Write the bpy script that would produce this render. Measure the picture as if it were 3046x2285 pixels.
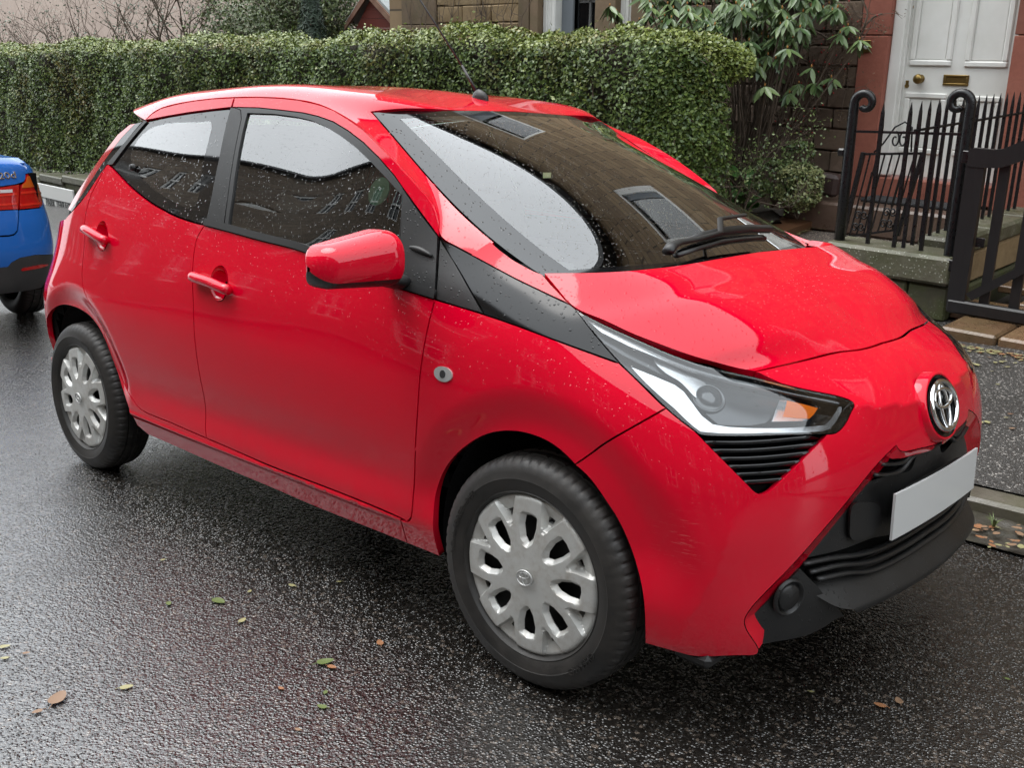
import bpy, math, random
import numpy as np
from mathutils import Vector, Matrix
from mathutils.geometry import delaunay_2d_cdt
for o in list(bpy.data.objects): bpy.data.objects.remove(o, do_unlink=True)
random.seed(7); RNG = np.random.default_rng(7)
scene = bpy.context.scene
COL = scene.collection
PI = math.pi

# ------------------------------------------------------------------ camera
# frame: X = forward along the red car, Y = towards the houses, Z = up from the road plane;
# origin on the road below the middle of the red car's front axle
IW, IH, FPX = 3046.0, 2285.0, 3032.0
CAM = np.array([1.494, -2.464, 1.297])
def cam_axes(yaw, pitch, roll):
    cy, sy, cp, sp = math.cos(yaw), math.sin(yaw), math.cos(pitch), math.sin(pitch)
    f = np.array([cy*cp, sy*cp, -sp]); r = np.array([sy, -cy, 0.0]); d = np.cross(f, r)
    c, s = math.cos(roll), math.sin(roll)
    return np.array([c*r+s*d, -s*r+c*d, f])
CM = cam_axes(2.3177, .2364, -.01847)
cd = bpy.data.cameras.new('camera'); cam = bpy.data.objects.new('camera', cd); COL.objects.link(cam)
cd.sensor_width = 36.0; cd.lens = 36.0*FPX/IW; cd.clip_start = 0.05; cd.clip_end = 400
mw = Matrix.Identity(4)
for i in range(3):
    mw[i][0] = CM[0][i]; mw[i][1] = -CM[1][i]; mw[i][2] = -CM[2][i]; mw[i][3] = CAM[i]
cam.matrix_world = mw
scene.camera = cam

# ------------------------------------------------------------------ overcast sky, soft sun, exposure
SUN_EL, SUN_AZ = 66.0, 200.0      # degrees; azimuth of the light's origin, counter-clockwise from +X
world = bpy.data.worlds.new('World'); scene.world = world; world.use_nodes = True
wn, wl = world.node_tree.nodes, world.node_tree.links
wn.clear()
sky = wn.new('ShaderNodeTexSky'); sky.sky_type = 'NISHITA'; sky.sun_disc = False
sky.sun_elevation = math.radians(SUN_EL); sky.sun_rotation = math.radians(90-SUN_AZ)
sky.dust_density = 4.0; sky.air_density = 1.0; sky.ozone_density = 1.0
hsv = wn.new('ShaderNodeHueSaturation'); hsv.inputs['Saturation'].default_value = 0.10
mixs = wn.new('ShaderNodeMix'); mixs.data_type = 'RGBA'; mixs.inputs[0].default_value = 0.75
mixs.inputs[7].default_value = (6.9, 7.35, 7.7, 1)      # even cloud sheet
bg = wn.new('ShaderNodeBackground'); bg.inputs['Strength'].default_value = 0.13
wo = wn.new('ShaderNodeOutputWorld')
wl.new(sky.outputs[0], hsv.inputs['Color']); wl.new(hsv.outputs[0], mixs.inputs[6])
wl.new(mixs.outputs[2], bg.inputs[0]); wl.new(bg.outputs[0], wo.inputs[0])
sd = bpy.data.lights.new('sun', 'SUN'); sd.energy = 0.6; sd.angle = math.radians(40); sd.color = (1, .97, .93)
so = bpy.data.objects.new('sun', sd); COL.objects.link(so)
e, a = math.radians(SUN_EL), math.radians(SUN_AZ)
so.rotation_euler = Vector((math.cos(a)*math.cos(e), math.sin(a)*math.cos(e), math.sin(e))).to_track_quat('Z', 'Y').to_euler()
scene.render.engine = 'CYCLES'
vs = scene.view_settings
vs.view_transform = 'Standard'; vs.look = 'None'; vs.exposure = 1.6; vs.gamma = 1.0; vs.use_curve_mapping = False
scene.cycles.max_bounces = 10; scene.cycles.transparent_max_bounces = 16; scene.cycles.glossy_bounces = 5

# ------------------------------------------------------------------ pixel helpers: a pixel gives a direction,
# the distance comes from the surface or plane it lies on
ZR = dict(r1=(0,0,.452), r2=(900,0,.452), r3=(1800,0,.5635), r4=(0,700,.452), r5=(900,600,.452), r6=(1600,700,.452),
          r7=(2046,1000,.452), r8=(1200,1250,.452), r9=(2400,500,.3375), r10=(2200,1500,.3828), r11=(350,1250,.452),
          ra=(2300,0,.3376), rb=(2650,250,.2412), rc=(2450,250,.3014), re=(2150,380,.2412), rf=(0,450,.3015),
          rg=(850,380,.3134), rh=(2700,850,.2712), d=(0,0,1.377), f=(0,0,1))
def T(r, pts):
    a, b, s = ZR[r]
    return [(a+x*s, b+y*s) for x, y in pts]
def rays(p):
    p = np.atleast_2d(np.array(p, float))
    return np.stack([(p[:,0]-IW/2)/FPX, (p[:,1]-IH/2)/FPX, np.ones(len(p))], -1) @ CM
def on_plane(p, n, c):
    d = rays(p); n = np.array(n, float)
    t = (c - CAM@n)/(d@n)
    return CAM + d*t[:,None]
def on_y(p, y): return on_plane(p, (0,1,0), y)
def project(p):
    q = (np.atleast_2d(p)-CAM) @ CM.T
    z = np.where(np.abs(q[:,2]) < 1e-6, 1e-6, q[:,2])
    return np.stack([IW/2+FPX*q[:,0]/z, IH/2+FPX*q[:,1]/z], -1)

# ------------------------------------------------------------------ object helpers
def empty(name, loc=(0,0,0), label=None, cat=None, group=None, rz=0.0):
    o = bpy.data.objects.new(name, None); COL.objects.link(o)
    o.location = loc; o.rotation_euler = (0,0,rz); o.empty_display_size = .1
    tag(o, label, cat, group)
    return o
def tag(o, label=None, cat=None, group=None, kind=None):
    if label: o['label'] = label
    if cat: o['category'] = cat
    if group: o['group'] = group
    if kind: o['kind'] = kind
    return o
def link(name, me, parent=None, mat=None):
    o = bpy.data.objects.new(name, me); COL.objects.link(o)
    if mat is not None: me.materials.append(mat)
    if parent is not None: o.parent = parent
    return o
def mk(name, verts, faces, mat=None, parent=None, smooth=True, normals=None):
    me = bpy.data.meshes.new(name)
    me.from_pydata([tuple(map(float, v)) for v in verts], [], [tuple(map(int, f)) for f in faces])
    me.update()
    if smooth: me.polygons.foreach_set('use_smooth', [True]*len(me.polygons))
    if normals is not None:
        me.normals_split_custom_set_from_vertices([tuple(map(float, n)) for n in normals])
    return link(name, me, parent, mat)
def copy_tree(o, parent=None):
    c = o.copy(); COL.objects.link(c)
    if parent is not None: c.parent = parent
    for ch in [x for x in bpy.data.objects if x.parent == o]: copy_tree(ch, c)
    return c

class MB:
    """collects shapes for ONE mesh object"""
    def __init__(s): s.v = []; s.f = []
    def add(s, v, f):
        n = len(s.v); s.v += [tuple(map(float, p)) for p in v]; s.f += [tuple(int(i)+n for i in q) for q in f]; return s
    def box(s, c, size, R=None, bev=0.0):
        hx, hy, hz = [k/2 for k in size]
        b = min(bev, hx*.9, hy*.9, hz*.9)
        if b <= 0:
            P = [(sx*hx, sy*hy, sz*hz) for sz in (-1,1) for sy in (-1,1) for sx in (-1,1)]
            Fs = [(0,2,3,1),(4,5,7,6),(0,1,5,4),(2,6,7,3),(0,4,6,2),(1,3,7,5)]
        else:
            P = []; idx = {}
            for sx in (-1,1):
                for sy in (-1,1):
                    for sz in (-1,1):
                        idx[(sx,sy,sz,0)] = len(P); P.append((sx*hx, sy*(hy-b), sz*(hz-b)))
                        idx[(sx,sy,sz,1)] = len(P); P.append((sx*(hx-b), sy*hy, sz*(hz-b)))
                        idx[(sx,sy,sz,2)] = len(P); P.append((sx*(hx-b), sy*(hy-b), sz*hz))
            Fs = []
            for s0 in (-1,1):
                q = [idx[(s0,-1,-1,0)], idx[(s0,1,-1,0)], idx[(s0,1,1,0)], idx[(s0,-1,1,0)]]; Fs.append(q if s0 > 0 else q[::-1])
                q = [idx[(-1,s0,-1,1)], idx[(1,s0,-1,1)], idx[(1,s0,1,1)], idx[(-1,s0,1,1)]]; Fs.append(q[::-1] if s0 > 0 else q)
                q = [idx[(-1,-1,s0,2)], idx[(1,-1,s0,2)], idx[(1,1,s0,2)], idx[(-1,1,s0,2)]]; Fs.append(q if s0 > 0 else q[::-1])
            for a1 in (-1,1):
                for a2 in (-1,1):
                    sg = a1*a2
                    q = [idx[(-1,a1,a2,1)], idx[(1,a1,a2,1)], idx[(1,a1,a2,2)], idx[(-1,a1,a2,2)]]; Fs.append(q if sg < 0 else q[::-1])
                    q = [idx[(a1,-1,a2,0)], idx[(a1,1,a2,0)], idx[(a1,1,a2,2)], idx[(a1,-1,a2,2)]]; Fs.append(q if sg > 0 else q[::-1])
                    q = [idx[(a1,a2,-1,0)], idx[(a1,a2,1,0)], idx[(a1,a2,1,1)], idx[(a1,a2,-1,1)]]; Fs.append(q if sg < 0 else q[::-1])
                    for a3 in (-1,1):
                        q = [idx[(a1,a2,a3,0)], idx[(a1,a2,a3,1)], idx[(a1,a2,a3,2)]]; Fs.append(q if a1*a2*a3 > 0 else q[::-1])
        c = np.array(c, float); P = np.array(P)
        if R is not None: P = P @ np.array(R, float).T
        return s.add(P+c, Fs)
    def tube(s, pts, r, n=8, caps=True, flat=None):
        pts = np.array(pts, float); m = len(pts)
        rr = np.full(m, r) if np.isscalar(r) else np.array(r, float)
        tn = np.gradient(pts, axis=0); tn /= np.linalg.norm(tn, axis=1)[:,None]+1e-12
        up = np.array([0,0,1.0]) if abs(tn[0][2]) < .9 else np.array([0,1.0,0])
        V = []; 
        for i in range(m):
            a = np.cross(tn[i], up); 
            if np.linalg.norm(a) < 1e-6: a = np.cross(tn[i], [1,0,0.1])
            a /= np.linalg.norm(a); b = np.cross(a, tn[i]); up = b
            for k in range(n):
                t = 2*PI*(k+.5)/n
                V.append(pts[i] + rr[i]*(a*math.cos(t) + b*math.sin(t)*(flat or 1.0)))
        Fs = [(i*n+k, (i+1)*n+k, (i+1)*n+(k+1)%n, i*n+(k+1)%n) for i in range(m-1) for k in range(n)]
        if caps: Fs += [tuple(range(n)), tuple(range((m-1)*n, m*n))[::-1]]
        return s.add(V, Fs)
    def lathe(s, prof, n=32, axis='z', c=(0,0,0), closed=False):
        V = []; m = len(prof)
        for (r, h) in prof:
            for k in range(n):
                t = 2*PI*k/n; x, y = r*math.cos(t), r*math.sin(t)
                V.append({'z':(x,y,h), 'y':(x,h,y), 'x':(h,x,y)}[axis])
        Fs = [(i*n+k, i*n+(k+1)%n, (i+1)*n+(k+1)%n, (i+1)*n+k) for i in range(m-1) for k in range(n)]
        if closed: Fs += [tuple(range(n))[::-1], tuple(range((m-1)*n, m*n))]
        return s.add(np.array(V)+np.array(c, float), Fs)
    def prism(s, poly, o, ex, ey, ez):
        """polygon in the ex/ey plane at o, extruded along ez (a vector)"""
        o, ex, ey, ez = [np.array(k, float) for k in (o, ex, ey, ez)]
        A = [o+ex*x+ey*y for x, y in poly]; n = len(A)
        V = A+[p+ez for p in A]
        return s.add(V, [tuple(range(n))[::-1], tuple(range(n, 2*n))]+[(i, (i+1)%n, n+(i+1)%n, n+i) for i in range(n)])
    def build(s, name, mat=None, parent=None, smooth=False):
        o = mk(name, s.v, s.f, mat, parent, smooth)
        import bmesh
        bm = bmesh.new(); bm.from_mesh(o.data); bmesh.ops.recalc_face_normals(bm, faces=bm.faces); bm.to_mesh(o.data); bm.free()
        return o
def autosmooth(o, deg=35):
    """smooth shading with edges sharper than deg kept hard"""
    me = o.data
    import bmesh
    bm = bmesh.new(); bm.from_mesh(me)
    for f in bm.faces: f.smooth = True
    for ed in bm.edges:
        ed.smooth = not (len(ed.link_faces) == 2 and ed.calc_face_angle(0) > math.radians(deg))
    bm.to_mesh(me); bm.free()
    return o

# ------------------------------------------------------------------ smooth sheets and trimmed panels
def spl_matrix(k):
    k = np.array(k, float); n = len(k); h = np.diff(k)
    A = np.eye(n); B = np.zeros((n,n))
    for i in range(1, n-1):
        A[i,i-1] = h[i-1]; A[i,i] = 2*(h[i-1]+h[i]); A[i,i+1] = h[i]
        B[i,i-1] = 6/h[i-1]; B[i,i] = -6/h[i-1]-6/h[i]; B[i,i+1] = 6/h[i]
    return np.linalg.solve(A, B)
class Spl:
    """natural cubic spline weights on fixed knots (linear beyond the ends)"""
    def __init__(s, k): s.k = np.array(k, float); s.M = spl_matrix(k)
    def w(s, t):
        k = s.k; t = np.asarray(t, float); n = len(k); I = np.eye(n)
        tc = np.clip(t, k[0], k[-1])
        i = np.clip(np.searchsorted(k, tc, side='right')-1, 0, n-2); h = k[i+1]-k[i]
        a = (k[i+1]-tc)/h; b = (tc-k[i])/h
        W = a[:,None]*I[i]+b[:,None]*I[i+1]+((a**3-a)*h*h/6)[:,None]*s.M[i]+((b**3-b)*h*h/6)[:,None]*s.M[i+1]
        d = t-tc
        if np.any(d):
            dl = (I[1]-I[0])/(k[1]-k[0])-(k[1]-k[0])/6*s.M[1]
            dr = (I[-1]-I[-2])/(k[-1]-k[-2])+(k[-1]-k[-2])/6*s.M[-2]
            W = W+np.where(d < 0, d, 0)[:,None]*dl+np.where(d > 0, d, 0)[:,None]*dr
        return W
def spline_pts(pts, n=40, closed=False):
    """smooth curve through points (any dimension), n samples per curve"""
    P = np.array(pts, float)
    if closed: P = np.vstack([P[-3:], P, P[:4]])
    if len(P) < 3:
        t = np.linspace(0,1,n)[:,None]; return P[0]*(1-t)+P[-1]*t
    L = np.concatenate([[0], np.cumsum(np.linalg.norm(np.diff(P, axis=0), axis=1)**.7+1e-9)])
    s = Spl(L)
    t = np.linspace(L[3], L[-4], n, endpoint=False) if closed else np.linspace(0, L[-1], n)
    return s.w(t) @ P
class Sheet:
    def __init__(s, fn, ar, br, n=(140,70)):
        s.fn = fn; s.ar = ar; s.br = br
        A, B = np.meshgrid(np.linspace(*ar, n[0]), np.linspace(*br, n[1]), indexing='ij')
        s.gab = np.stack([A.ravel(), B.ravel()], -1)
        P = fn(s.gab[:,0], s.gab[:,1])
        N = s.normal(s.gab)
        s.facing = ((CAM-P)*N).sum(1) > 0
        s.gp = P; s.gpx = project(P)
    def P(s, ab): ab = np.atleast_2d(ab); return s.fn(ab[:,0], ab[:,1])
    nh = 1.5e-3
    def normal(s, ab, h=None):
        h = h or s.nh; ab = np.atleast_2d(ab)
        da = s.fn(ab[:,0]+h, ab[:,1])-s.fn(ab[:,0]-h, ab[:,1]); db = s.fn(ab[:,0], ab[:,1]+h)-s.fn(ab[:,0], ab[:,1]-h)
        n = np.cross(da, db); return n/(np.linalg.norm(n, axis=1)[:,None]+1e-12)
    def _newton(s, x, target, f):
        h = 1e-4
        for _ in range(14):
            r = f(x)-target
            Ja = (f(x+[h,0])-f(x-[h,0]))/(2*h); Jb = (f(x+[0,h])-f(x-[0,h]))/(2*h)
            det = Ja[:,0]*Jb[:,1]-Ja[:,1]*Jb[:,0]; det = np.where(np.abs(det) < 1e-9, 1e-9, det)
            dx = np.stack([(-r[:,0]*Jb[:,1]+r[:,1]*Jb[:,0])/det, (-Ja[:,0]*r[:,1]+Ja[:,1]*r[:,0])/det], -1)
            x = x+np.clip(dx, -.08, .08)
        x[:,0] = np.clip(x[:,0], *s.ar); x[:,1] = np.clip(x[:,1], *s.br)
        return x
    def px(s, pts):
        """pixels -> sheet coordinates of the visible surface point"""
        pts = np.array(pts, float); m = s.facing
        g = s.gpx[m]; gi = s.gab[m]
        x = np.array([gi[np.argmin(((g-p)**2).sum(1))] for p in pts])
        return s._newton(x, pts, lambda q: project(s.P(q)))
    def xz(s, pts, ax=(0,2), sel=None):
        pts = np.array(pts, float)
        m = np.ones(len(s.gp), bool) if sel is None else sel
        g = s.gp[m][:, list(ax)]; gi = s.gab[m]
        x = np.array([gi[np.argmin(((g-p)**2).sum(1))] for p in pts])
        return s._newton(x, pts, lambda q: s.P(q)[:, list(ax)])
def offset_sheet(sh, d):
    """a sheet lying d inside another (normals point outwards)"""
    return Sheet(lambda a, b: sh.P(np.stack([a,b],-1))-sh.normal(np.stack([a,b],-1))*d, sh.ar, sh.br)
def inside(poly, pts):
    poly = np.array(poly); x, y = pts[:,0], pts[:,1]; c = np.zeros(len(pts), bool)
    x1, y1 = poly[:,0], poly[:,1]; x2, y2 = np.roll(x1,-1), np.roll(y1,-1)
    for a, b, p, q in zip(x1, y1, x2, y2):
        if b == q: continue
        m = (b > y) != (q > y)
        c ^= m & (x < (p-a)*(y-b)/(q-b)+a)
    return c
def area2(poly):
    p = np.array(poly); return .5*np.sum(p[:,0]*np.roll(p[:,1],-1)-np.roll(p[:,0],-1)*p[:,1])
def resample(poly, st):
    out = []; n = len(poly)
    for i in range(n):
        a, b = poly[i], poly[(i+1)%n]; L = np.linalg.norm(b-a)
        k = max(1, int(round(L/st)))
        for j in range(k): out.append(a+(b-a)*j/k)
    return np.array(out)
def dedupe(poly, eps=1.2e-3):
    out = [poly[0]]
    for p in poly[1:]:
        if np.linalg.norm(p-out[-1]) > eps: out.append(p)
    if np.linalg.norm(out[0]-out[-1]) <= eps: out.pop()
    return np.array(out)
def shrink(poly, d):
    """move a polygon's boundary inwards by d (counter-clockwise polygons)"""
    p = np.array(poly); e1 = p-np.roll(p,1,0); e2 = np.roll(p,-1,0)-p
    e1 /= np.linalg.norm(e1, axis=1)[:,None]+1e-12; e2 /= np.linalg.norm(e2, axis=1)[:,None]+1e-12
    t = e1+e2; t /= np.linalg.norm(t, axis=1)[:,None]+1e-9
    n = np.stack([-t[:,1], t[:,0]], -1)
    return p+n*d, n
def segs(*parts):
    return np.vstack([np.atleast_2d(p) for p in parts])
def panel_geo(sh, outline, holes=(), step=.014, gap=.002, flange=.014, lean=0.0, raise_=0.0, seam_a=None, lines=()):
    """trimmed piece of a sheet with a folded edge; returns verts, faces, normals"""
    loops = []; ats = []
    for k, lp in enumerate([outline]+list(holes)):
        lp = dedupe(np.array(lp, float))
        if (area2(lp) > 0) != (k == 0): lp = lp[::-1]
        lp = dedupe(resample(lp, step), step*.25)
        at = np.zeros(len(lp), bool) if seam_a is None else lp[:,0] > seam_a-2e-3
        lp, n = shrink(lp, gap)
        if at.any(): lp[at,0] = seam_a        # joins its mirror image there
        loops.append((lp, n)); ats.append(at)
    lo = loops[0][0].min(0); hi = loops[0][0].max(0)
    gx = np.arange(lo[0], hi[0], step); gy = np.arange(lo[1], hi[1], step*.866)
    G = np.array([(x+(j%2)*step/2, y) for j, y in enumerate(gy) for x in gx])
    if len(G):
        m = inside(loops[0][0], G)
        for lp, _ in loops[1:]: m &= ~inside(lp, G)
        G = G[m]
    allb = np.vstack([l for l, _ in loops])
    for ln in lines: allb = np.vstack([allb, ln])
    if len(G):
        keep = np.ones(len(G), bool)
        for i in range(0, len(G), 400):
            keep[i:i+400] = ((G[i:i+400,None,:]-allb[None])**2).sum(2).min(1) > (step*.55)**2
        G = G[keep]
    pts = np.vstack([allb, G]) if len(G) else allb
    edges = []; o = 0
    for lp, _ in loops:
        m = len(lp); edges += [(o+i, o+(i+1)%m) for i in range(m)]; o += m
    for ln in lines: edges += [(o+i, o+i+1) for i in range(len(ln)-1)]; o += len(ln)
    V2, _, Fc, *_ = delaunay_2d_cdt([Vector(p) for p in pts], edges, [], 0, 1e-6)
    V2 = np.array([tuple(v) for v in V2]); Fc = [tuple(f) for f in Fc]
    cen = np.array([V2[list(f)].mean(0) for f in Fc])
    m = inside(loops[0][0], cen)
    for lp, _ in loops[1:]: m &= ~inside(lp, cen)
    Fc = [f for f, k in zip(Fc, m) if k]
    N = sh.normal(V2); P = sh.P(V2)+N*raise_
    V = list(P); NN = list(N); F = Fc
    if flange > 0:
        for (lp, n), at in zip(loops, ats):
            p = sh.P(lp); nn = sh.normal(lp); p = p+nn*raise_; q = sh.P(lp+n*1e-3)+nn*raise_-p
            q /= np.linalg.norm(q, axis=1)[:,None]+1e-12      # into the panel
            b = len(V); k = len(lp)
            V += list(p)+list(p-nn*flange-q*lean)
            fn = -q*flange+nn*lean; fn /= np.linalg.norm(fn, axis=1)[:,None]
            NN += list(fn)+list(fn)
            F = F+[(b+i, b+k+i, b+k+(i+1)%k, b+(i+1)%k) for i in range(k) if not (at[i] and at[(i+1)%k])]
    return np.array(V), F, np.array(NN)
def mirror_geo(g):
    V, F, N = g
    return V*[1,-1,1], [tuple(f)[::-1] for f in F], N*[1,-1,1]
def join_geo(*gs):
    V = []; F = []; N = []; o = 0
    for v, f, n in gs:
        V.append(v); N.append(n); F += [tuple(i+o for i in q) for q in f]; o += len(v)
    return np.vstack(V), F, np.vstack(N)
def geo_obj(name, g, mat, parent=None): return mk(name, g[0], g[1], mat, parent, True, g[2])

# ------------------------------------------------------------------ materials
class NT:
    def __init__(s, name):
        s.m = bpy.data.materials.new(name); s.m.use_nodes = True
        s.t = s.m.node_tree; s.n = s.t.nodes; s.n.clear()
        s.out = s.n.new('ShaderNodeOutputMaterial')
    def node(s, typ, **kw):
        nd = s.n.new('ShaderNode'+typ)
        for k, v in kw.items():
            if hasattr(nd, k) and k not in nd.inputs: setattr(nd, k, v)
            else: s.set(nd.inputs[k.replace('_',' ')] if k.replace('_',' ') in nd.inputs else nd.inputs[k], v)
        return nd
    def set(s, inp, v):
        if hasattr(v, 'outputs'): v = v.outputs[0]
        if hasattr(v, 'is_output'): s.t.links.new(v, inp)
        else: inp.default_value = v
    def coord(s, kind='Object', scale=(1,1,1), rot=(0,0,0)):
        tc = s.node('TexCoord'); mp = s.node('Mapping'); s.t.links.new(tc.outputs[kind], mp.inputs[0])
        mp.inputs['Scale'].default_value = scale; mp.inputs['Rotation'].default_value = rot
        return mp.outputs[0]
    def noise(s, vec, scale, detail=4, rough=.55, dist=0.0):
        nd = s.node('TexNoise'); s.set(nd.inputs['Vector'], vec); nd.inputs['Scale'].default_value = scale
        nd.inputs['Detail'].default_value = detail; nd.inputs['Roughness'].default_value = rough; nd.inputs['Distortion'].default_value = dist
        return nd.outputs['Fac']
    def voro(s, vec, scale, feature='F1', out='Distance', rnd=1.0):
        nd = s.node('TexVoronoi'); nd.feature = feature; s.set(nd.inputs['Vector'], vec); nd.inputs['Scale'].default_value = scale
        nd.inputs['Randomness'].default_value = rnd
        return nd.outputs[out]
    def ramp(s, fac, stops, interp='LINEAR'):
        nd = s.node('ValToRGB'); s.set(nd.inputs[0], fac); cr = nd.color_ramp; cr.interpolation = interp
        while len(cr.elements) < len(stops): cr.elements.new(.5)
        for e_, (p, c) in zip(cr.elements, stops):
            e_.position = p; e_.color = (c, c, c, 1) if np.isscalar(c) else (tuple(c)+(1,))[:4]
        return nd.outputs[0]
    def math(s, op, a, b=0.0, clamp=False):
        nd = s.node('Math'); nd.operation = op; nd.use_clamp = clamp; s.set(nd.inputs[0], a); s.set(nd.inputs[1], b); return nd.outputs[0]
    def mix(s, fac, a, b, mode='MIX'):
        nd = s.node('Mix'); nd.data_type = 'RGBA'; nd.blend_type = mode
        s.set(nd.inputs[0], fac)
        for i, v in ((6, a), (7, b)):
            s.set(nd.inputs[i], v if not isinstance(v, tuple) else (v+(1,))[:4])
        return nd.outputs[2]
    def bump(s, h, strength=.3, dist=.01, normal=None):
        nd = s.node('Bump'); s.set(nd.inputs['Height'], h); nd.inputs['Strength'].default_value = strength; nd.inputs['Distance'].default_value = dist
        if normal is not None: s.set(nd.inputs['Normal'], normal)
        return nd.outputs[0]
    def pbr(s, color=(.5,.5,.5), rough=.5, metal=0.0, normal=None, coat=0.0, coat_rough=.03, coat_normal=None, spec=None, **kw):
        b = s.node('BsdfPrincipled')
        s.set(b.inputs['Base Color'], (tuple(color)+(1,))[:4] if isinstance(color, tuple) else color)
        s.set(b.inputs['Roughness'], rough); s.set(b.inputs['Metallic'], metal)
        if normal is not None: s.set(b.inputs['Normal'], normal)
        if np.isscalar(coat) is False or coat > 0:
            s.set(b.inputs['Coat Weight'], coat); s.set(b.inputs['Coat Roughness'], coat_rough)
            if coat_normal is not None: s.set(b.inputs['Coat Normal'], coat_normal)
        if spec is not None: s.set(b.inputs['Specular IOR Level'], spec)
        for k, v in kw.items(): s.set(b.inputs[k.replace('_',' ')], v)
        s.t.links.new(b.outputs[0], s.out.inputs[0]); s.b = b
        return s.m
def rain_height(t, vec, cell=95.0, cover=.42, upright=1.0):
    """raised beads of water: one per cell, random size, many cells empty"""
    nd = t.node('TexVoronoi'); t.set(nd.inputs['Vector'], vec); nd.inputs['Scale'].default_value = cell; nd.inputs['Randomness'].default_value = .9
    sep = t.node('SeparateColor'); t.set(sep.inputs[0], nd.outputs['Color'])
    size = t.math('MULTIPLY', t.math('MAXIMUM', t.math('SUBTRACT', sep.outputs[0], 1-cover), 0.0), .9/cover)   # 0..0.9
    size = t.math('MULTIPLY', size, .42)
    if upright < 1.0:      # fewer, smaller beads on steep faces
        g = t.node('NewGeometry'); sp = t.node('SeparateXYZ'); t.set(sp.inputs[0], g.outputs['Normal'])
        size = t.math('MULTIPLY', size, t.ramp(t.math('ADD', sp.outputs[2], .5), [(.40,0.0),(.56,upright),(.95,1.0)]))
    q = t.math('SUBTRACT', size, nd.outputs['Distance'])
    q = t.math('MULTIPLY', q, 6.0, True)
    return t.math('SQRT', q)
def M_simple(name, color, rough=.5, metal=0.0, **kw): return NT(name).pbr(color, rough, metal, **kw)

def M_paint(name, base, dirt=True, scuffs=()):
    t = NT(name); co = t.coord()
    h = rain_height(t, co, 125, .5, .45)
    sep = t.node('SeparateXYZ'); t.set(sep.inputs[0], co)
    # road film: thin grey dust on the lowest part of the body
    low = t.math('SUBTRACT', 1.0, t.math('MULTIPLY', t.math('SUBTRACT', sep.outputs[2], .2), 2.2), True)
    film = t.math('MULTIPLY', low, t.ramp(t.noise(t.coord(scale=(3,3,1.2)), 6, 6, .65), [(.3,.25),(.75,1)]))
    film = t.math('MULTIPLY', film, .075 if dirt else 0)
    col = t.mix(film, base, (.23,.17,.15))
    for (c, r_, sc_) in scuffs:      # rubbed-off paint
        vd = t.node('VectorMath'); vd.operation = 'DISTANCE'; t.set(vd.inputs[0], co); vd.inputs[1].default_value = c
        mk_ = t.math('SUBTRACT', 1.0, t.math('DIVIDE', vd.outputs['Value'], r_), True)
        ln = t.ramp(t.noise(t.coord(scale=sc_), 5, 4, .7), [(.60,0),(.68,1)])
        col = t.mix(t.math('MULTIPLY', t.math('MULTIPLY', mk_, .5, True), ln), col, (.55,.30,.28))
    peel = t.noise(co, 240, 2)
    nb = t.bump(h, .6, .0018)
    cn = t.bump(peel, .02, .001, nb)
    r = t.math('ADD', .32, t.math('MULTIPLY', film, 1.2))
    return t.pbr(col, r, 0.0, None, 1.0, .03, cn, .0)
def M_glass(name, tint=(.72,.80,.76), rain=True, rough=.0, cover=.45, cell=150, gain=2.1):
    """thin pane: tinted see-through plus mirror reflection by angle"""
    t = NT(name); co = t.coord()
    nrm = t.bump(rain_height(t, co, cell, cover, .62), .38, .0012) if rain else None
    fr = t.node('Fresnel'); fr.inputs['IOR'].default_value = 1.6
    if nrm is not None: t.set(fr.inputs['Normal'], nrm)
    tr = t.node('BsdfTransparent'); tr.inputs[0].default_value = tint+(1,)
    gl = t.node('BsdfGlossy'); gl.inputs['Roughness'].default_value = rough; gl.inputs[0].default_value = (1,1,1,1)
    if nrm is not None: t.set(gl.inputs['Normal'], nrm)
    mx = t.node('MixShader')
    f2 = t.math('MULTIPLY', fr.outputs[0], gain, True)       # two faces of the pane
    t.set(mx.inputs[0], f2); t.t.links.new(tr.outputs[0], mx.inputs[1]); t.t.links.new(gl.outputs[0], mx.inputs[2])
    t.t.links.new(mx.outputs[0], t.out.inputs[0])
    return t.m
RED = M_paint('red_paint', (.60,.0006,.019))
REDSCUFF = M_paint('red_paint_scuffed', (.60,.0006,.019), True, (((.405,-.70,.205),.055,(14,14,60)),((.385,-.74,.47),.09,(4,4,70)),((.34,-.77,.40),.035,(6,6,60))))
BLUE = M_paint('blue_paint', (.018,.115,.42), False)
BLACKGLOSS = (lambda t: t.pbr((.003,.003,.0035), .10, coat=.0, normal=t.bump(rain_height(t, t.coord(), 105, .5), .8, .002)))(NT('gloss_black'))
def M_plastic(name, c=.018, wet=.4):
    t = NT(name); co = t.coord()
    n1 = t.noise(co, 900, 2); h = rain_height(t, co, 110, .5)
    nb = t.bump(n1, .15, .0008); nb = t.bump(h, .7, .0018, nb)
    dust = t.noise(co, 7, 5)
    col = t.mix(t.ramp(dust, [(.35,0),(.8,.5)]), (c,c,c*1.03), (c*2.2,c*2.1,c*2.0))
    return t.pbr(col, t.ramp(dust, [(.3,wet),(.8,wet+.2)]), normal=nb)
PLASTIC = M_plastic('black_plastic', .0085, .36)
DARK = M_simple('dark_void', (.004,.004,.004), .9, spec=.1)
RUBBERSEAL = M_simple('rubber_seal', (.012,.012,.012), .45)
GLASS = M_glass('window_glass')
SCREEN = M_glass('windscreen_glass', (.74,.82,.78), True, 0.0, .6, 150)
def M_band():
    t = NT('ceramic_band'); h = rain_height(t, t.coord(), 95, .45)
    return t.pbr((.005,.005,.0055), .04, normal=t.bump(h, .8, .002), spec=.8)
BAND = M_band()
CHROME = M_simple('chrome', (.78,.79,.8), .07, 1.0)
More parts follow.
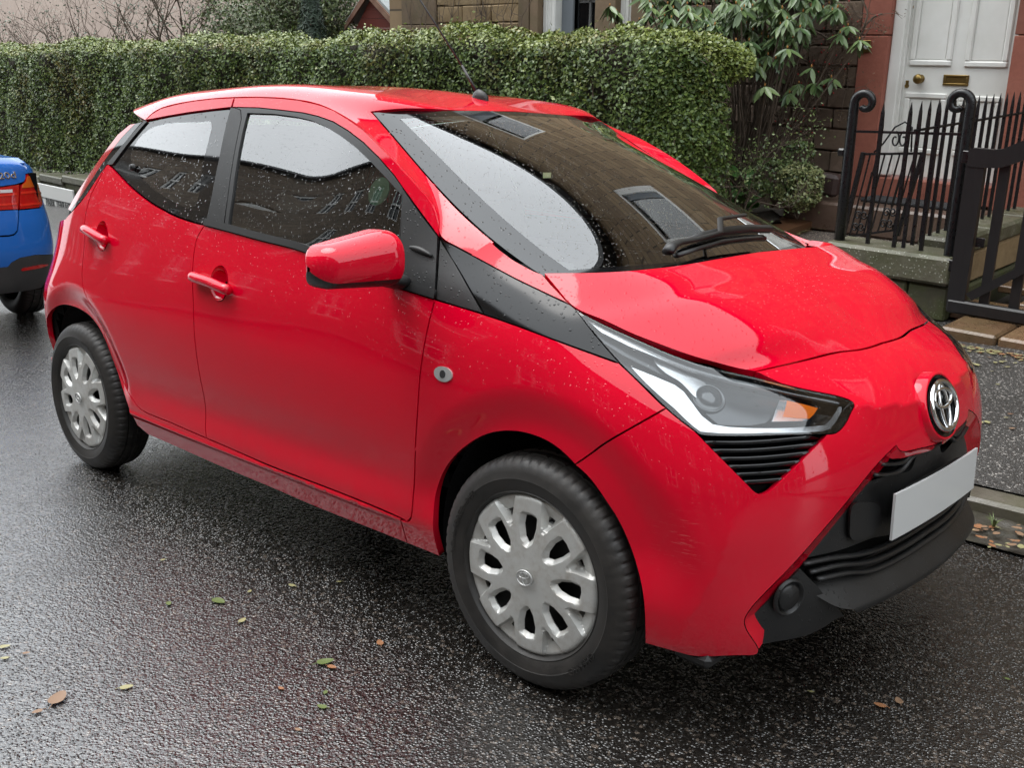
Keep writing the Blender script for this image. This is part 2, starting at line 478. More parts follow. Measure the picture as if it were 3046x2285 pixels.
def M_silver():
    t = NT('wheel_silver'); co = t.coord()
    d = t.noise(co, 18, 6, .7); g = t.noise(co, 70, 4)
    m = t.math('MULTIPLY', t.ramp(d, [(.42,0),(.72,1)]), t.ramp(g, [(.3,.3),(.7,1)]))
    col = t.mix(t.math('MULTIPLY', m, .6), (.56,.56,.54), (.27,.215,.165))
    return t.pbr(col, t.ramp(d, [(.3,.34),(.8,.6)]), .45, t.bump(g, .08, .001))
SILVER = M_silver()
def M_tyre():
    t = NT('tyre_rubber'); co = t.coord()
    d = t.noise(co, 9, 6, .7)
    col = t.mix(t.ramp(d, [(.35,0),(.75,1)]), (.010,.0095,.009), (.034,.029,.025))
    return t.pbr(col, t.ramp(d, [(.3,.42),(.8,.72)]), normal=t.bump(t.noise(co, 350, 3), .25, .001))
TYRE = M_tyre()
LENS = (lambda t: (t, M_glass('lamp_lens', (.93,.95,.96), True, 0.0, .2, 140, 1.3))[1])(None)
LAMPDARK = M_simple('lamp_housing', (.012,.0125,.013), .2, .2)
LAMPGREY = M_simple('lamp_smoke_trim', (.085,.088,.092), .16, .6)
LAMPSILVER = M_simple('lamp_silver', (.72,.73,.74), .18, .85)
AMBER = M_simple('amber_lens', (.85,.18,.008), .18, coat=.8)
WHITEPL = M_simple('plate_white', (.58,.585,.58), .35, coat=.4)
TRIM = M_simple('interior_trim', (.022,.022,.024), .75)
FABRIC = (lambda t: t.pbr(t.mix(t.noise(t.coord(), 60, 4), (.018,.018,.02), (.04,.04,.043)), .9))(NT('seat_fabric'))
REDLENS = M_simple('red_lens', (.42,.004,.006), .1, coat=1.0)

# ================================================================== the red car
CAR = empty('red_hatchback', (0,0,0), 'small red five-door hatchback wet with rain, black front grille and silver wheel covers', 'car')
# ---- side sheet: plan curve round the car from rear centre over the right side to front centre
PLAN = np.array([(-2.83,0),(-2.828,-.30),(-2.812,-.54),(-2.768,-.685),(-2.655,-.768),(-2.47,-.794),(-2.10,-.803),(-1.6,-.808),(-1.0,-.808),
                 (-.5,-.806),(-.2,-.803),(.08,-.797),(.27,-.782),(.405,-.732),(.50,-.65),(.567,-.53),(.612,-.385),(.641,-.2),(.652,0),(.641,.2),(.612,.385)])
PL = np.concatenate([[0], np.cumsum(np.linalg.norm(np.diff(PLAN, axis=0), axis=1))])
plS = Spl(PL); UMAX = PL[18]
ZL = [.16,.22,.27,.32,.40,.50,.60,.68,.75,.81,.87,.94,1.01,1.10,1.20,1.30,1.42]
SEC = {   # inset from the plan curve at each height, keyed by plan point index
 0:  [.05,.03,.012,.00,.00,.00,.00,.008,.06,.10,.13,.16,.20,.27,.36,.45,.55],
 2:  [.05,.03,.012,.00,.00,.00,.00,.008,.06,.10,.13,.16,.20,.27,.36,.45,.55],
 4:  [.06,.035,.015,.004,.0,.0,.0,.006,.03,.052,.07,.088,.110,.15,.205,.27,.36],
 6:  [.07,.048,.03,.016,.014,.006,.0,.001,.010,.020,.033,.048,.066,.094,.132,.176,.240],
 7:  [.075,.050,.03,.014,.019,.009,.001,.001,.008,.016,.027,.043,.062,.092,.132,.178,.240],
 8:  [.075,.050,.03,.014,.020,.010,.002,.001,.007,.014,.025,.042,.062,.094,.136,.182,.244],
 9:  [.075,.050,.03,.014,.018,.009,.001,.001,.007,.015,.028,.048,.072,.108,.152,.202,.270],
 10: [.07,.045,.028,.016,.012,.006,.0,.002,.010,.022,.042,.078,.130,.195,.26,.33,.41],
 11: [.06,.035,.02,.010,.004,.0,.0,.006,.018,.038,.075,.135,.20,.29,.39,.49,.61],
 12: [.05,.025,.012,.006,.002,.0,.003,.016,.040,.085,.155,.23,.31,.42,.54,.66,.8],
 13: [.045,.022,.010,.004,.0,.0,.008,.030,.068,.135,.22,.31,.40,.52,.65,.78,.93],
 14: [.04,.018,.008,.002,.0,.0,.012,.038,.085,.170,.27,.37,.47,.60,.73,.86,1.0],
 16: [.03,.014,.006,.000,.0,.004,.012,.034,.080,.170,.29,.39,.49,.62,.75,.88,1.0],
 18: [.03,.012,.004,.000,.0,.004,.010,.030,.078,.168,.29,.39,.49,.62,.75,.88,1.0]}
sk = sorted(SEC); secU = Spl(PL[sk]); secZ = Spl(ZL); SECT = np.array([SEC[k] for k in sk])
def sstep(x): x = np.clip(x, 0, 1); return x*x*(3-2*x)
XW = (0.02, -2.335)      # arch centres
def side_fn(u, z):
    u = np.asarray(u, float); z = np.asarray(z, float)
    P = plS.w(u) @ PLAN
    h = 1e-3; D = (plS.w(u+h)-plS.w(u-h)) @ PLAN; D /= np.linalg.norm(D, axis=1)[:,None]
    n = np.stack([D[:,1], -D[:,0]], -1)              # outward in plan
    ins = np.einsum('ns,sl,nl->n', secU.w(u), SECT, secZ.w(z))
    # wheel arch bands: a crease at r = .43, the band below turns inwards to the lip
    for xw, wdt in ((XW[0], .105), (XW[1], .085)):
        r = np.hypot(P[:,0]-xw, z-.315)
        ins = ins+.020*sstep((.335+wdt-r)/wdt)*sstep((z-.30)/.15)
    ins = ins-.007*np.exp(-((z-.304)/.009)**2)*sstep((u-1.05)/.2)*sstep((3.12-u)/.15)      # ledge along the sill
    # keel from lamp corner to badge, and the fold running up from the bumper's lower corner
    d = np.abs(z-np.interp(u, [4.28,UMAX], [.738,.700])); ins = ins-.013*np.exp(-d/.03)*sstep((u-4.27)/.14)*sstep((UMAX+.02-u)/.10)
    d = np.abs(u-np.interp(z, [.20,.30,.42,.58], [3.885,3.915,3.965,4.003])); ins = ins-.007*np.exp(-d/.05)*sstep((z-.18)/.05)*sstep((.58-z)/.12)
    xy = P-n*ins[:,None]
    return np.stack([xy[:,0], xy[:,1], z], -1)
S = Sheet(side_fn, (0.0, UMAX), (.16, 1.42), (200, 90))
RIGHT = S.gp[:,1] < -.3
def sx(r, pts, n=0): return S.px(T(r, pts))
def crv(ab, n=26): return spline_pts(ab, n)
def pc(r, pts, n=26): return crv(sx(r, pts), n)

# ---- traced edges on the side sheet (right side of the car)
seam_front = crv(segs(sx('r5', [(872,643),(838,770),(800,950),(772,1150),(755,1400),(742,1640)]), sx('r8', [(80,180),(72,400),(60,560)])), 60)
seam_low = pc('r8', [(60,560),(52,630),(38,660),(12,668)], 10)
door_low_f = pc('r11', [(1905,666),(1800,618),(1600,533),(1300,415),(1000,300),(800,213),(590,122)], 40)
door_low_r = pc('r11', [(590,122),(450,62),(330,8)], 20)
door_low_r2 = pc('r4', [(1104,1226),(1000,1185),(940,1155),(905,1125),(880,1090)], 14)
seam_rear = crv(segs(sx('r4', [(880,1090),(850,1045),(810,960),(760,850),(720,750),(690,655),(650,555),(600,465),(560,385),(542,310),(541,220),(550,120),(557,20)]),
                     sx('r1', [(556,1470),(568,1390),(592,1300),(640,1200),(700,1085)])), 70)
seam_b = crv(segs(sx('r4', [(1360,1330),(1352,1250),(1350,1110),(1330,1000),(1295,800),(1275,550),(1268,350),(1270,180),(1290,40)]), sx('r1', [(1300,1560),(1345,1482)])), 60)
belt_r = pc('r1', [(1345,1482),(1250,1455),(1150,1420),(1080,1385),(1000,1340),(920,1282),(850,1222),(780,1150),(715,1078)], 40)
belt_f = crv(segs(sx('r1', [(1345,1482),(1500,1522),(1750,1590),(2000,1657)]), sx('r5', [(300,453),(700,588),(870,641)])), 40)
trim_low = pc('r5', [(872,643),(1000,680),(1195,740),(1450,828),(1700,922),(1900,995),(2085,1062)], 30)
lamp_side = crv(segs(sx('r6', [(535,835),(620,915),(720,1015),(845,1137)])), 16)
bump_seam = crv(segs(sx('r6', [(845,1137),(640,1255),(400,1400)]), sx('r8', [(1270,195),(1130,295)])), 24)
arch_f1 = pc('r8', [(240,900),(210,790),(200,650),(213,510),(250,385),(325,258),(430,162),(530,105),(640,78),(760,80),(880,112),(1000,175),(1130,295)], 60)
arch_f2 = pc('r8', [(1130,295),(1225,385),(1320,515),(1410,655),(1480,805),(1530,950),(1562,1080),(1580,1200),(1588,1350),(1590,1470)], 50)
arch_r = pc('r4', [(905,1252),(865,1185),(835,1100),(808,1020),(780,925),(740,815),(690,685),(640,592),(590,532),(530,490),(470,466),(410,460),(360,480),(322,520)], 70)
sill_low = crv(segs(sx('r11', [(2120,900),(1905,810),(1600,690),(1300,570),(1000,440),(700,315),(450,205),(280,130),(200,95)])), 50)
arch_r_back = sx('r4', [(322,520),(308,560),(303,610),(310,680),(328,780),(350,850)])
arch_r_back = crv(np.vstack([arch_r_back, [(arch_r_back[-1][0]+.02,.30),(arch_r_back[-1][0]+.03,.24)]]), 20)
hatch_edge = pc('r1', [(700,1085),(640,1170),(560,1290),(470,1395)], 20)

parts_r = {}
def both(name, geo, mat, parent_r=None, parent_l=None):
    """the part on the right side and its mirror image on the left"""
    a = geo_obj(name, geo, mat, parent_r or CAR); b = geo_obj(name, mirror_geo(geo), mat, parent_l or CAR)
    return a, b
# front doors, rear doors
fd = panel_geo(S, segs(seam_front[::-1], belt_f[::-1], seam_b[::-1], door_low_f[::-1], seam_low[::-1]))
FD = both('front_door', fd, RED)
rd = panel_geo(S, segs(seam_b, belt_r, seam_rear[::-1], door_low_r2[::-1], door_low_r[::-1]))
RD = both('rear_door', rd, RED)
# front wings
seam_sill = pc('r11', [(1862,655),(1880,720),(1905,812)], 8)
sill_front = pc('r11', [(1905,812),(2000,850),(2120,900)], 8)
wing_out = segs(trim_low, lamp_side, bump_seam, arch_f1[::-1], sill_front[::-1], seam_sill[::-1], seam_low[::-1][:-2], seam_front[::-1])
fw = panel_geo(S, wing_out, step=.011, gap=.0026, flange=.02)
FW = both('front_wing', fw, RED)
# rear quarter with sill
sill_low2 = pc('r11', [(1905,812),(1600,690),(1300,570),(1000,440),(700,315),(450,205),(280,130),(200,95)], 40)
rear_end = S.xz([(-2.66,.24),(-2.80,.24)], sel=RIGHT)
qr_bot = np.array([(S.xz([(-2.66,.24)], sel=RIGHT)[0][0], .24), (.42,.24)])
hatch_bot = sx('r1', [(470,1395)])[0]
qtr = segs(seam_sill, sill_low2[1:], arch_r, arch_r_back, np.linspace((arch_r_back[-1][0]-.01,.24), (.42,.24), 20),
           np.linspace((.42,.24), (.42,.86), 16), np.array([(.55,.90),(hatch_bot[0]-.06, hatch_bot[1]-.03)]), hatch_edge[::-1], seam_rear[::-1], door_low_r2[::-1], door_low_r[::-1], door_low_f[::-1][:-1])
qr = panel_geo(S, qtr, step=.011, gap=.0024, flange=.02)
QR = both('rear_quarter', qr, RED)

# ---- bonnet, front bumper, lamps, grilles
UM = UMAX
zc = .817                                     # bonnet shut line on the centre line
shut_front = crv(np.vstack([sx('r6', [(1430,895),(1600,857),(1800,810),(2000,765)]), [(4.55,.8175),(UM,zc)]]), 40)
bon_edge = crv(sx('r6', [(30,245),(120,352),(215,460),(400,547),(600,640),(800,718),(1000,790),(1215,850),(1430,895)]), 40)
E3 = S.P(bon_edge); F3 = S.P(shut_front)
def rear_edge_pts():
    px = np.array(T('r6', [(30,245),(200,250),(400,243),(600,232),(800,215),(1000,186),(1200,150),(1350,122)]))
    d = rays(px); out = []
    for k in d:
        y = -.4
        for _ in range(40):
            z = E3[0][2]+.020*(1-min(1,(y/E3[0][1])**2)); t = (z-CAM[2])/k[2]; y = .5*y+.5*np.clip((CAM+k*t)[1], -.7, .3)
        out.append(CAM+k*t)
    return np.array(out)
RE = rear_edge_pts(); RE[0] = E3[0]
xr0 = np.interp(0, RE[:,1], RE[:,0])
rearY = np.array([E3[0][1],-.56,-.42,-.25,0])
REp = np.array([[np.interp(y, np.sort(RE[:,1]), RE[:,0][np.argsort(RE[:,1])]), y, E3[0][2]+.020*(1-(y/E3[0][1])**2)] for y in rearY])
REp[0] = E3[0]
rear3 = spline_pts(REp, 40)
cen3 = spline_pts([rear3[-1], (rear3[-1][0]*.72+F3[-1][0]*.28, 0, .974), (rear3[-1][0]*.45+F3[-1][0]*.55, 0, .925), (rear3[-1][0]*.2+F3[-1][0]*.8, 0, .866), F3[-1]], 40)
def arc_interp(C):
    L = np.concatenate([[0], np.cumsum(np.linalg.norm(np.diff(C, axis=0), axis=1))]); L /= L[-1]; sp = Spl(L)
    return lambda t: sp.w(np.clip(t, -.02, 1.02)) @ C
cE, cC, cR, cF = arc_interp(E3[::3] if len(E3)%3 == 1 else np.vstack([E3[::3], E3[-1]])), arc_interp(cen3[::3]), arc_interp(rear3[::3]), arc_interp(F3[::3])
for nm in (): pass
cE, cC, cR, cF = [arc_interp(np.vstack([C[:-1:4], C[-1]])) for C in (E3, cen3, rear3, F3)]
def bonnet_fn(a, b):
    """a: 0 rear .. 1 front, b: 0 edge .. 1 centre (Coons patch), with two soft ridges"""
    a = np.asarray(a, float); b = np.asarray(b, float); A = a[:,None]; B = b[:,None]
    e, c, r, f = cE(a), cC(a), cR(b), cF(b)
    P = (1-B)*e+B*c+(1-A)*r+A*f-((1-A)*(1-B)*E3[0]+(1-A)*B*rear3[-1]+A*(1-B)*E3[-1]+A*B*F3[-1])
    rid = np.exp(-((b-.36-.10*a)/.13)**2)*np.sin(np.clip(a,0,1)*PI)**.6
    P[:,2] += .012*np.sin(np.clip(b,0,1)*PI)*np.sin(np.clip(a,0,1)*PI)+.007*rid
    return P
BN = Sheet(bonnet_fn, (0,1), (0,1), (50,50))
bq = np.linspace(0,1,40)
bo = segs(np.c_[np.zeros(40),bq[::-1]][::-1][::-1], np.c_[bq,np.zeros(40)], np.c_[np.ones(40),bq], np.c_[bq[::-1],np.ones(40)])
def grid_geo(fn, na, nb, a0=0, a1=1, b0=0, b1=1):
    A, B = np.meshgrid(np.linspace(a0,a1,na), np.linspace(b0,b1,nb), indexing='ij')
    sh = BN if fn is bonnet_fn else None
    P = fn(A.ravel(), B.ravel())
    h = 1e-3
    Nn = np.cross(fn(A.ravel()+h, B.ravel())-fn(A.ravel()-h, B.ravel()), fn(A.ravel(), B.ravel()+h)-fn(A.ravel(), B.ravel()-h))
    Nn /= np.linalg.norm(Nn, axis=1)[:,None]+1e-12
    F = [(i*nb+j, (i+1)*nb+j, (i+1)*nb+j+1, i*nb+j+1) for i in range(na-1) for j in range(nb-1)]
    return P, F, Nn
bg_ = grid_geo(bonnet_fn, 50, 40, .006, .994, .005, 1)
def edge_skirt(geo, ids, depth, inward=None):
    P, F, N = geo; b = len(P); k = len(ids)
    p = P[ids]; q = p-N[ids]*depth
    n = np.cross(np.gradient(p, axis=0), N[ids]); n /= np.linalg.norm(n, axis=1)[:,None]+1e-9
    return np.vstack([P, p, q]), F+[(b+i, b+k+i, b+k+i+1, b+i+1) for i in range(k-1)], np.vstack([N, n, n])
nb_ = 40
ids_edge = [i*nb_ for i in range(50)]; ids_front = [49*nb_+j for j in range(nb_)]; ids_rear = [j for j in range(nb_)][::-1]
g2 = edge_skirt(edge_skirt(edge_skirt(bg_, ids_edge, .02), ids_front, .02), ids_rear, .02)
# the centre normals must be symmetric
g2[2][np.abs(g2[0][:,1]) < 2e-3, 1] = 0
BON = geo_obj('bonnet', join_geo(g2, mirror_geo(g2)), RED, CAR)
tag(BON, 'red bonnet sloping down to the badge')

# lens outline and the black triangle below it
lens_top = crv(sx('r6', [(245,485),(400,570),(600,662),(800,750),(1000,828),(1215,887),(1430,935),(1700,1003),(1900,1045),(1990,1065),(2050,1085)]), 40)
lens_tip = crv(sx('r6', [(2050,1085),(2078,1105),(2076,1135),(2040,1210),(1990,1280),(1950,1303),(1900,1308)]), 16)
lens_bot = crv(sx('r6', [(1900,1308),(1700,1314),(1500,1320),(1200,1322),(1100,1318),(1060,1308),(1030,1285)]), 20)
lens_out = crv(sx('r6', [(1030,1285),(950,1225),(845,1137),(700,995),(535,835),(400,680),(300,560),(245,485)]), 30)
LENS_OUT = segs(lens_top[:-1], lens_tip[:-1], lens_bot[:-1], lens_out[:-1])
tri_top = crv(sx('r7', [(85,662),(300,662),(600,657),(915,650)]), 14)
tri_r = crv(sx('r7', [(915,650),(860,705),(700,865),(565,995)]), 16)
tri_tip = crv(sx('r7', [(565,995),(530,1025),(475,1038),(430,1012)]), 8)
tri_l = crv(sx('r7', [(430,1012),(330,910),(200,780),(85,662)]), 14)
# bumper cover
bev = crv(np.vstack([sx('r7', [(1372,720),(1300,790),(1225,870),(1120,1000),(1000,1150),(830,1350),(640,1560)]), sx('r10', [(250,640),(100,800),(55,865),(40,905),(60,985),(120,1075),(150,1130)])]), 60)
slot_top = crv(np.vstack([sx('r7', [(1372,720),(1395,755),(1470,755),(1550,737),(1640,705)]), [(4.64,.612),(UM,.612)]]), 24)
bot = crv(np.vstack([sx('r10', [(150,1130),(140,1165),(0,1180)]), sx('r8', [(1900,1555),(1800,1530),(1700,1502),(1590,1470)])]), 24)
bump_out = segs(bump_seam[:-1], arch_f2, bot[::-1][1:], bev[::-1][1:], slot_top[1:], np.array([(UM,.65),(UM,.72),(UM,.78)]), shut_front[::-1],
                lens_top[30:], lens_tip[1:], tri_r[1:], tri_tip[1:], tri_l[1:], sx('r6', [(1030,1285),(950,1225)]))
# nose: a soft keel between lamp corner and badge
bg1 = panel_geo(S, bump_out, step=.011, gap=.0018, flange=.016, seam_a=UM)
BUMP = geo_obj('front_bumper', join_geo(bg1, mirror_geo(bg1)), REDSCUFF, CAR)
tag(BUMP, 'red front bumper with scuffed lower corner')
# bevelled edge along the grille opening
bl_all = np.vstack([bev[::-1], slot_top[1:]]); bl_all = bl_all[:,:]
tg2 = np.gradient(bl_all, axis=0); tg2 /= np.linalg.norm(tg2, axis=1)[:,None]+1e-9; in2 = np.stack([tg2[:,1], -tg2[:,0]], -1)
if (in2[20]@(np.array([UM,.45])-bl_all[20])) < 0: in2 = -in2
wb = np.interp(np.arange(len(bl_all)), [0,4,55,62,len(bl_all)-1], [.014,.050,.050,.016,.012])[:,None]
nS = S.normal(bl_all)
rows = [S.P(bl_all+in2*.0004)-nS*.0004, S.P(np.clip(bl_all+in2*.002, None, [UM,9]))-nS*.0022, S.P(np.clip(bl_all+in2*wb, None, [UM,9]))-nS*wb*.62]
nv = len(bl_all); V = np.vstack(rows); F = [(r*nv+i, r*nv+i+1, (r+1)*nv+i+1, (r+1)*nv+i) for r in range(2) for i in range(nv-1)]
mb = MB(); mb.add(V, F); mb.add(V*[1,-1,1], [q[::-1] for q in F]); autosmooth(mb.build('bumper_bevel', RED, BUMP, True), 20)

# dark shell added behind all panel gaps to block light
Sin = offset_sheet(S, .055)
uu = np.linspace(.35, UM, 110); 
def shell(u0, u1, z0, z1, n, m, d, cut=None):
    A, B = np.meshgrid(np.linspace(u0,u1,n), np.linspace(z0,z1,m), indexing='ij')
    ab = np.c_[A.ravel(), B.ravel()]; P = S.P(ab)-S.normal(ab)*d
    F = []
    for i in range(n-1):
        for j in range(m-1):
            q = (i*m+j, (i+1)*m+j, (i+1)*m+j+1, i*m+j+1)
            c = P[list(q)].mean(0)
            if cut is not None and cut(c): continue
            F.append(q)
    return P, F
def cut_arch(c): return min(math.hypot(c[0]-XW[0], c[2]-.30), math.hypot(c[0]-XW[1], c[2]-.30)) < .36
v1, f1 = shell(.4, 3.35, .26, 1.0, 90, 24, .026, cut_arch)
v2, f2 = shell(3.35, UM, .24, .80, 60, 24, .075, cut_arch)
mb = MB(); 
for v, f in ((v1,f1),(v2,f2)):
    mb.add(v, f); mb.add(v*[1,-1,1], [q[::-1] for q in f])
INNER = mk('dark_backing', mb.v, mb.f, DARK, CAR)

# ---- headlamps
def off_panel(px_r, pts, d, mat, name, parents, step=.012, thick=.006, smooth_n=None, closed=True, gap=0.0):
    sh = OFFS.setdefault(d, offset_sheet(S, d)) if d else S
    ab = sh.px(T(px_r, pts))
    if smooth_n: ab = spline_pts(ab, smooth_n, True)
    g = panel_geo(sh, ab, step=step, gap=gap, flange=thick)
    return [geo_obj(name, g, mat, parents[0]), geo_obj(name, mirror_geo(g), mat, parents[1])]
OFFS = {}
HL = both('headlamp', panel_geo(S, LENS_OUT, step=.012, gap=.001, flange=.01), LENS)
# housing bowl behind the lens
bowl = offset_sheet(S, .055)
for side, par in ((1, HL[0]), (-1, HL[1])):
    lp = dedupe(resample(dedupe(LENS_OUT), .014)); 
    if area2(lp) < 0: lp = lp[::-1]
    rim = S.P(lp); inn = bowl.P(shrink(lp, .012)[0]); k = len(lp)
    g = panel_geo(bowl, shrink(lp, .012)[0], step=.016, gap=0, flange=0)
    V = np.vstack([rim, inn, g[0]]); F = [(i, (i+1)%k, k+(i+1)%k, k+i) for i in range(k)]+[tuple(j+2*k for j in q) for q in g[1]]
    o = mk('lamp_housing', V*[1,side,1], [q if side > 0 else q[::-1] for q in F], LAMPDARK, par)
off_panel('r6', [(615,868),(760,925),(900,985),(960,1030),(1020,1110),(1080,1190),(1150,1245),(1250,1262),(1700,1266),(1890,1250),(1940,1200),(1975,1130),(2000,1128),(1998,1160),(1960,1230),(1920,1275),(1870,1292),(1500,1300),(1200,1303),(1070,1292),(1020,1255),(900,1140),(700,960)], .020, LAMPSILVER, 'lamp_silver_trim', HL)
off_panel('r6', [(262,502),(420,590),(620,690),(820,775),(1000,845),(1250,920),(1500,975),(1750,1040),(1985,1098),(1980,1112),(1750,1062),(1500,1010),(1250,958),(1000,890),(800,812),(600,730),(420,640)], .014, LAMPSILVER, 'light_guide', HL)
off_panel('r6', [(300,560),(420,655),(600,745),(800,830),(1000,905),(1250,975),(1500,1028),(1640,1065),(1600,1120),(1500,1235),(1400,1252),(1190,1248),(1110,1180),(1060,1100),(980,1000),(880,950),(740,880),(560,790),(420,700)], .034, LAMPGREY, 'lamp_smoke_trim', HL)
off_panel('r6', [(760,815),(860,850),(960,905),(1050,945),(1105,985),(1090,1010),(1060,1070),(1010,1040),(930,960),(840,905)], .026, LAMPSILVER, 'bulb_shroud', HL, smooth_n=40)
off_panel('r6', [(1640,1088),(1740,1110),(1842,1138),(1815,1180),(1785,1208),(1700,1203),(1610,1195),(1620,1140)], .026, AMBER, 'indicator_lens', HL, step=.008)
off_panel('r6', [(1590,1085),(1640,1085),(1625,1150),(1610,1195),(1700,1206),(1790,1211),(1740,1222),(1540,1226),(1560,1160)], .022, LAMPSILVER, 'indicator_bowl', HL, step=.008)
pc3 = OFFS[.034].P(OFFS[.034].px(T('r6', [(1120,1075)])))[0]; pn = OFFS[.034].normal(OFFS[.034].px(T('r6', [(1120,1075)])))[0]
for side, par in ((1, HL[0]), (-1, HL[1])):
    m = MB(); m.lathe([(.040,-.03),(.040,0),(.038,.004),(.034,.005),(.032,.002),(.027,.012),(.016,.018),(.0005,.020)], 28, 'x')
    fw_ = Vector(pn*[1,side,1]); q = fw_.to_track_quat('X', 'Z').to_matrix()
    V = (np.array(q) @ np.array(m.v).T).T+pc3*[1,side,1]
    o = mk('projector_lens', V, m.f, LAMPSILVER if False else M_simple('projector_glass', (.05,.055,.06), .04, .2, coat=1.0) if side > 0 else bpy.data.materials['projector_glass'], par)
# black triangular vents under the lamps
TRI = segs(tri_top[:-1], tri_r[:-1], tri_tip[:-1], tri_l[:-1])
vb = panel_geo(OFFS.setdefault(.034, offset_sheet(S,.034)), TRI, step=.016, gap=-.004, flange=0)
VT = both('lamp_vent', vb, DARK)
lo, hi = TRI[:,1].min(), TRI[:,1].max()
for i in range(6):
    z1 = hi-.007-i*(hi-lo-.02)/6.0; z0 = z1-.0105
    band = []
    def cross(z):
        e = TRI; xs = []
        for k in range(len(e)):
            p, q = e[k], e[(k+1)%len(e)]
            if (p[1] > z) != (q[1] > z): xs.append(p[0]+(q[0]-p[0])*(z-p[1])/(q[1]-p[1]))
        return min(xs), max(xs)
    a0, a1 = cross(z0); c0, c1 = cross(z1)
    L = np.linspace(0,1,14)
    zz = np.array([(z1,.006),(z1-.002,.003),(z0,.012),(z0-.004,.026)])      # (height, depth) of the slat section
    rows = []
    for zq, dq in zz:
        x0, x1 = cross(max(lo+.004, zq)); ab = np.c_[x0+(x1-x0)*L, np.full(14, zq)]
        rows.append(S.P(ab)-S.normal(ab)*dq)
    V = np.vstack(rows); F = [(r*14+j, r*14+j+1, (r+1)*14+j+1, (r+1)*14+j)[::-1] for r in range(3) for j in range(13)]
    mk('vent_slat', V, F, BLACKGLOSS, VT[0], True); mk('vent_slat', V*[1,-1,1], [q[::-1] for q in F], BLACKGLOSS, VT[1], True)

# ---- lower grille, plate bar, chin
def full(name, g, mat, parent=CAR): return geo_obj(name, join_geo(g, mirror_geo(g)), mat, parent)
bar_top = crv(np.vstack([sx('r7', [(1240,985),(1330,958),(1450,925),(1560,880)]), [(4.63,.568),(UM,.567)]]), 20)
bar_bot = crv(np.vstack([sx('r7', [(845,1490),(1000,1455),(1120,1420),(1300,1350)]), [(4.5,.402),(UM,.398)]]), 20)
bar_l = crv(sx('r7', [(1240,985),(1180,1065),(1040,1240),(845,1490)]), 14)
BAR = full('plate_bar', panel_geo(S, segs(bar_top, np.array([(UM,.52),(UM,.45)]), bar_bot[::-1], bar_l[::-1][1:]), step=.014, gap=.0, flange=.05, lean=-.01, raise_=-.030, seam_a=UM), PLASTIC)
tag(BAR, 'black plastic crossbar that carries the number plate')
tow = off_panel('r7', [(1085,1120),(1160,1095),(1230,1100),(1268,1130),(1265,1230),(1235,1290),(1150,1340),(1095,1345),(1070,1320),(1068,1250)], .018, PLASTIC, 'towing_cover', (BAR, BAR), smooth_n=40, thick=.006)
bpy.data.objects.remove(tow[1], do_unlink=True)
# slats in the upper slot and the lower grille
def slat(pts_ab, d, r, name, par, flat=.5):
    ab = crv(np.array(pts_ab), 24); P = S.P(ab)-S.normal(ab)*d
    P = np.vstack([P, (P*[1,-1,1])[::-1][1:]])
    return MB().tube(P, r, 6, True, flat).build(name, PLASTIC, par, True)
GR = full('front_grille', panel_geo(OFFS[.034] if False else offset_sheet(S, .06), segs(bev[::-1], slot_top[1:], np.array([(UM,.5),(UM,.3),(UM,.24)]), np.array([(4.1,.24)])), step=.03, gap=-.01, flange=0, seam_a=UM), DARK)
slat(np.vstack([sx('r7', [(1320,850),(1500,805)]), [(4.58,.601),(UM,.598)]]), .022, .010, 'grille_slat', GR)
slat(np.vstack([sx('r7', [(1275,925),(1470,880)]), [(4.58,.580),(UM,.579)]]), .022, .010, 'grille_slat', GR)
slat(np.vstack([sx('r10', [(560,500),(800,450)]), [(4.4,.382),(UM,.380)]]), .030, .011, 'grille_slat', GR)
slat(np.vstack([sx('r10', [(600,560),(860,500)]), [(4.4,.360),(UM,.357)]]), .026, .011, 'grille_slat', GR)
slat(np.vstack([sx('r10', [(650,610),(930,555)]), [(4.4,.338),(UM,.335)]]), .022, .011, 'grille_slat', GR)
# corner pieces with blanked fog lamp holes
cor = segs(sx('r10', [(520,530),(450,600),(330,720),(200,845),(85,945),(75,985),(100,1045),(155,1120),(170,1148),(300,1120),(450,1095),(600,1055),(720,990),(800,930),(865,905),(800,830),(700,725),(640,650),(580,590)]))
CP = both('bumper_corner', panel_geo(S, cor, step=.012, gap=.0, flange=.03, raise_=-.020), PLASTIC)
for side, par in ((1, CP[0]), (-1, CP[1])):
    ab = S.px(T('r10', [(412,745)])); p = S.P(ab)[0]; n = S.normal(ab)[0]; p = p-n*.010
    m = MB(); m.lathe([(.0005,.004),(.026,.003),(.031,-.002),(.033,-.010),(.036,-.010),(.037,.003),(.041,.004),(.044,-.004)], 24, 'x')
    fw_ = Vector((n+[.35,0,0])*[1,side,1]).normalized(); q = np.array(fw_.to_track_quat('X','Z').to_matrix())
    mk('fog_lamp_blank', (q @ np.array(m.v).T).T+p*[1,side,1], m.f, PLASTIC, par)
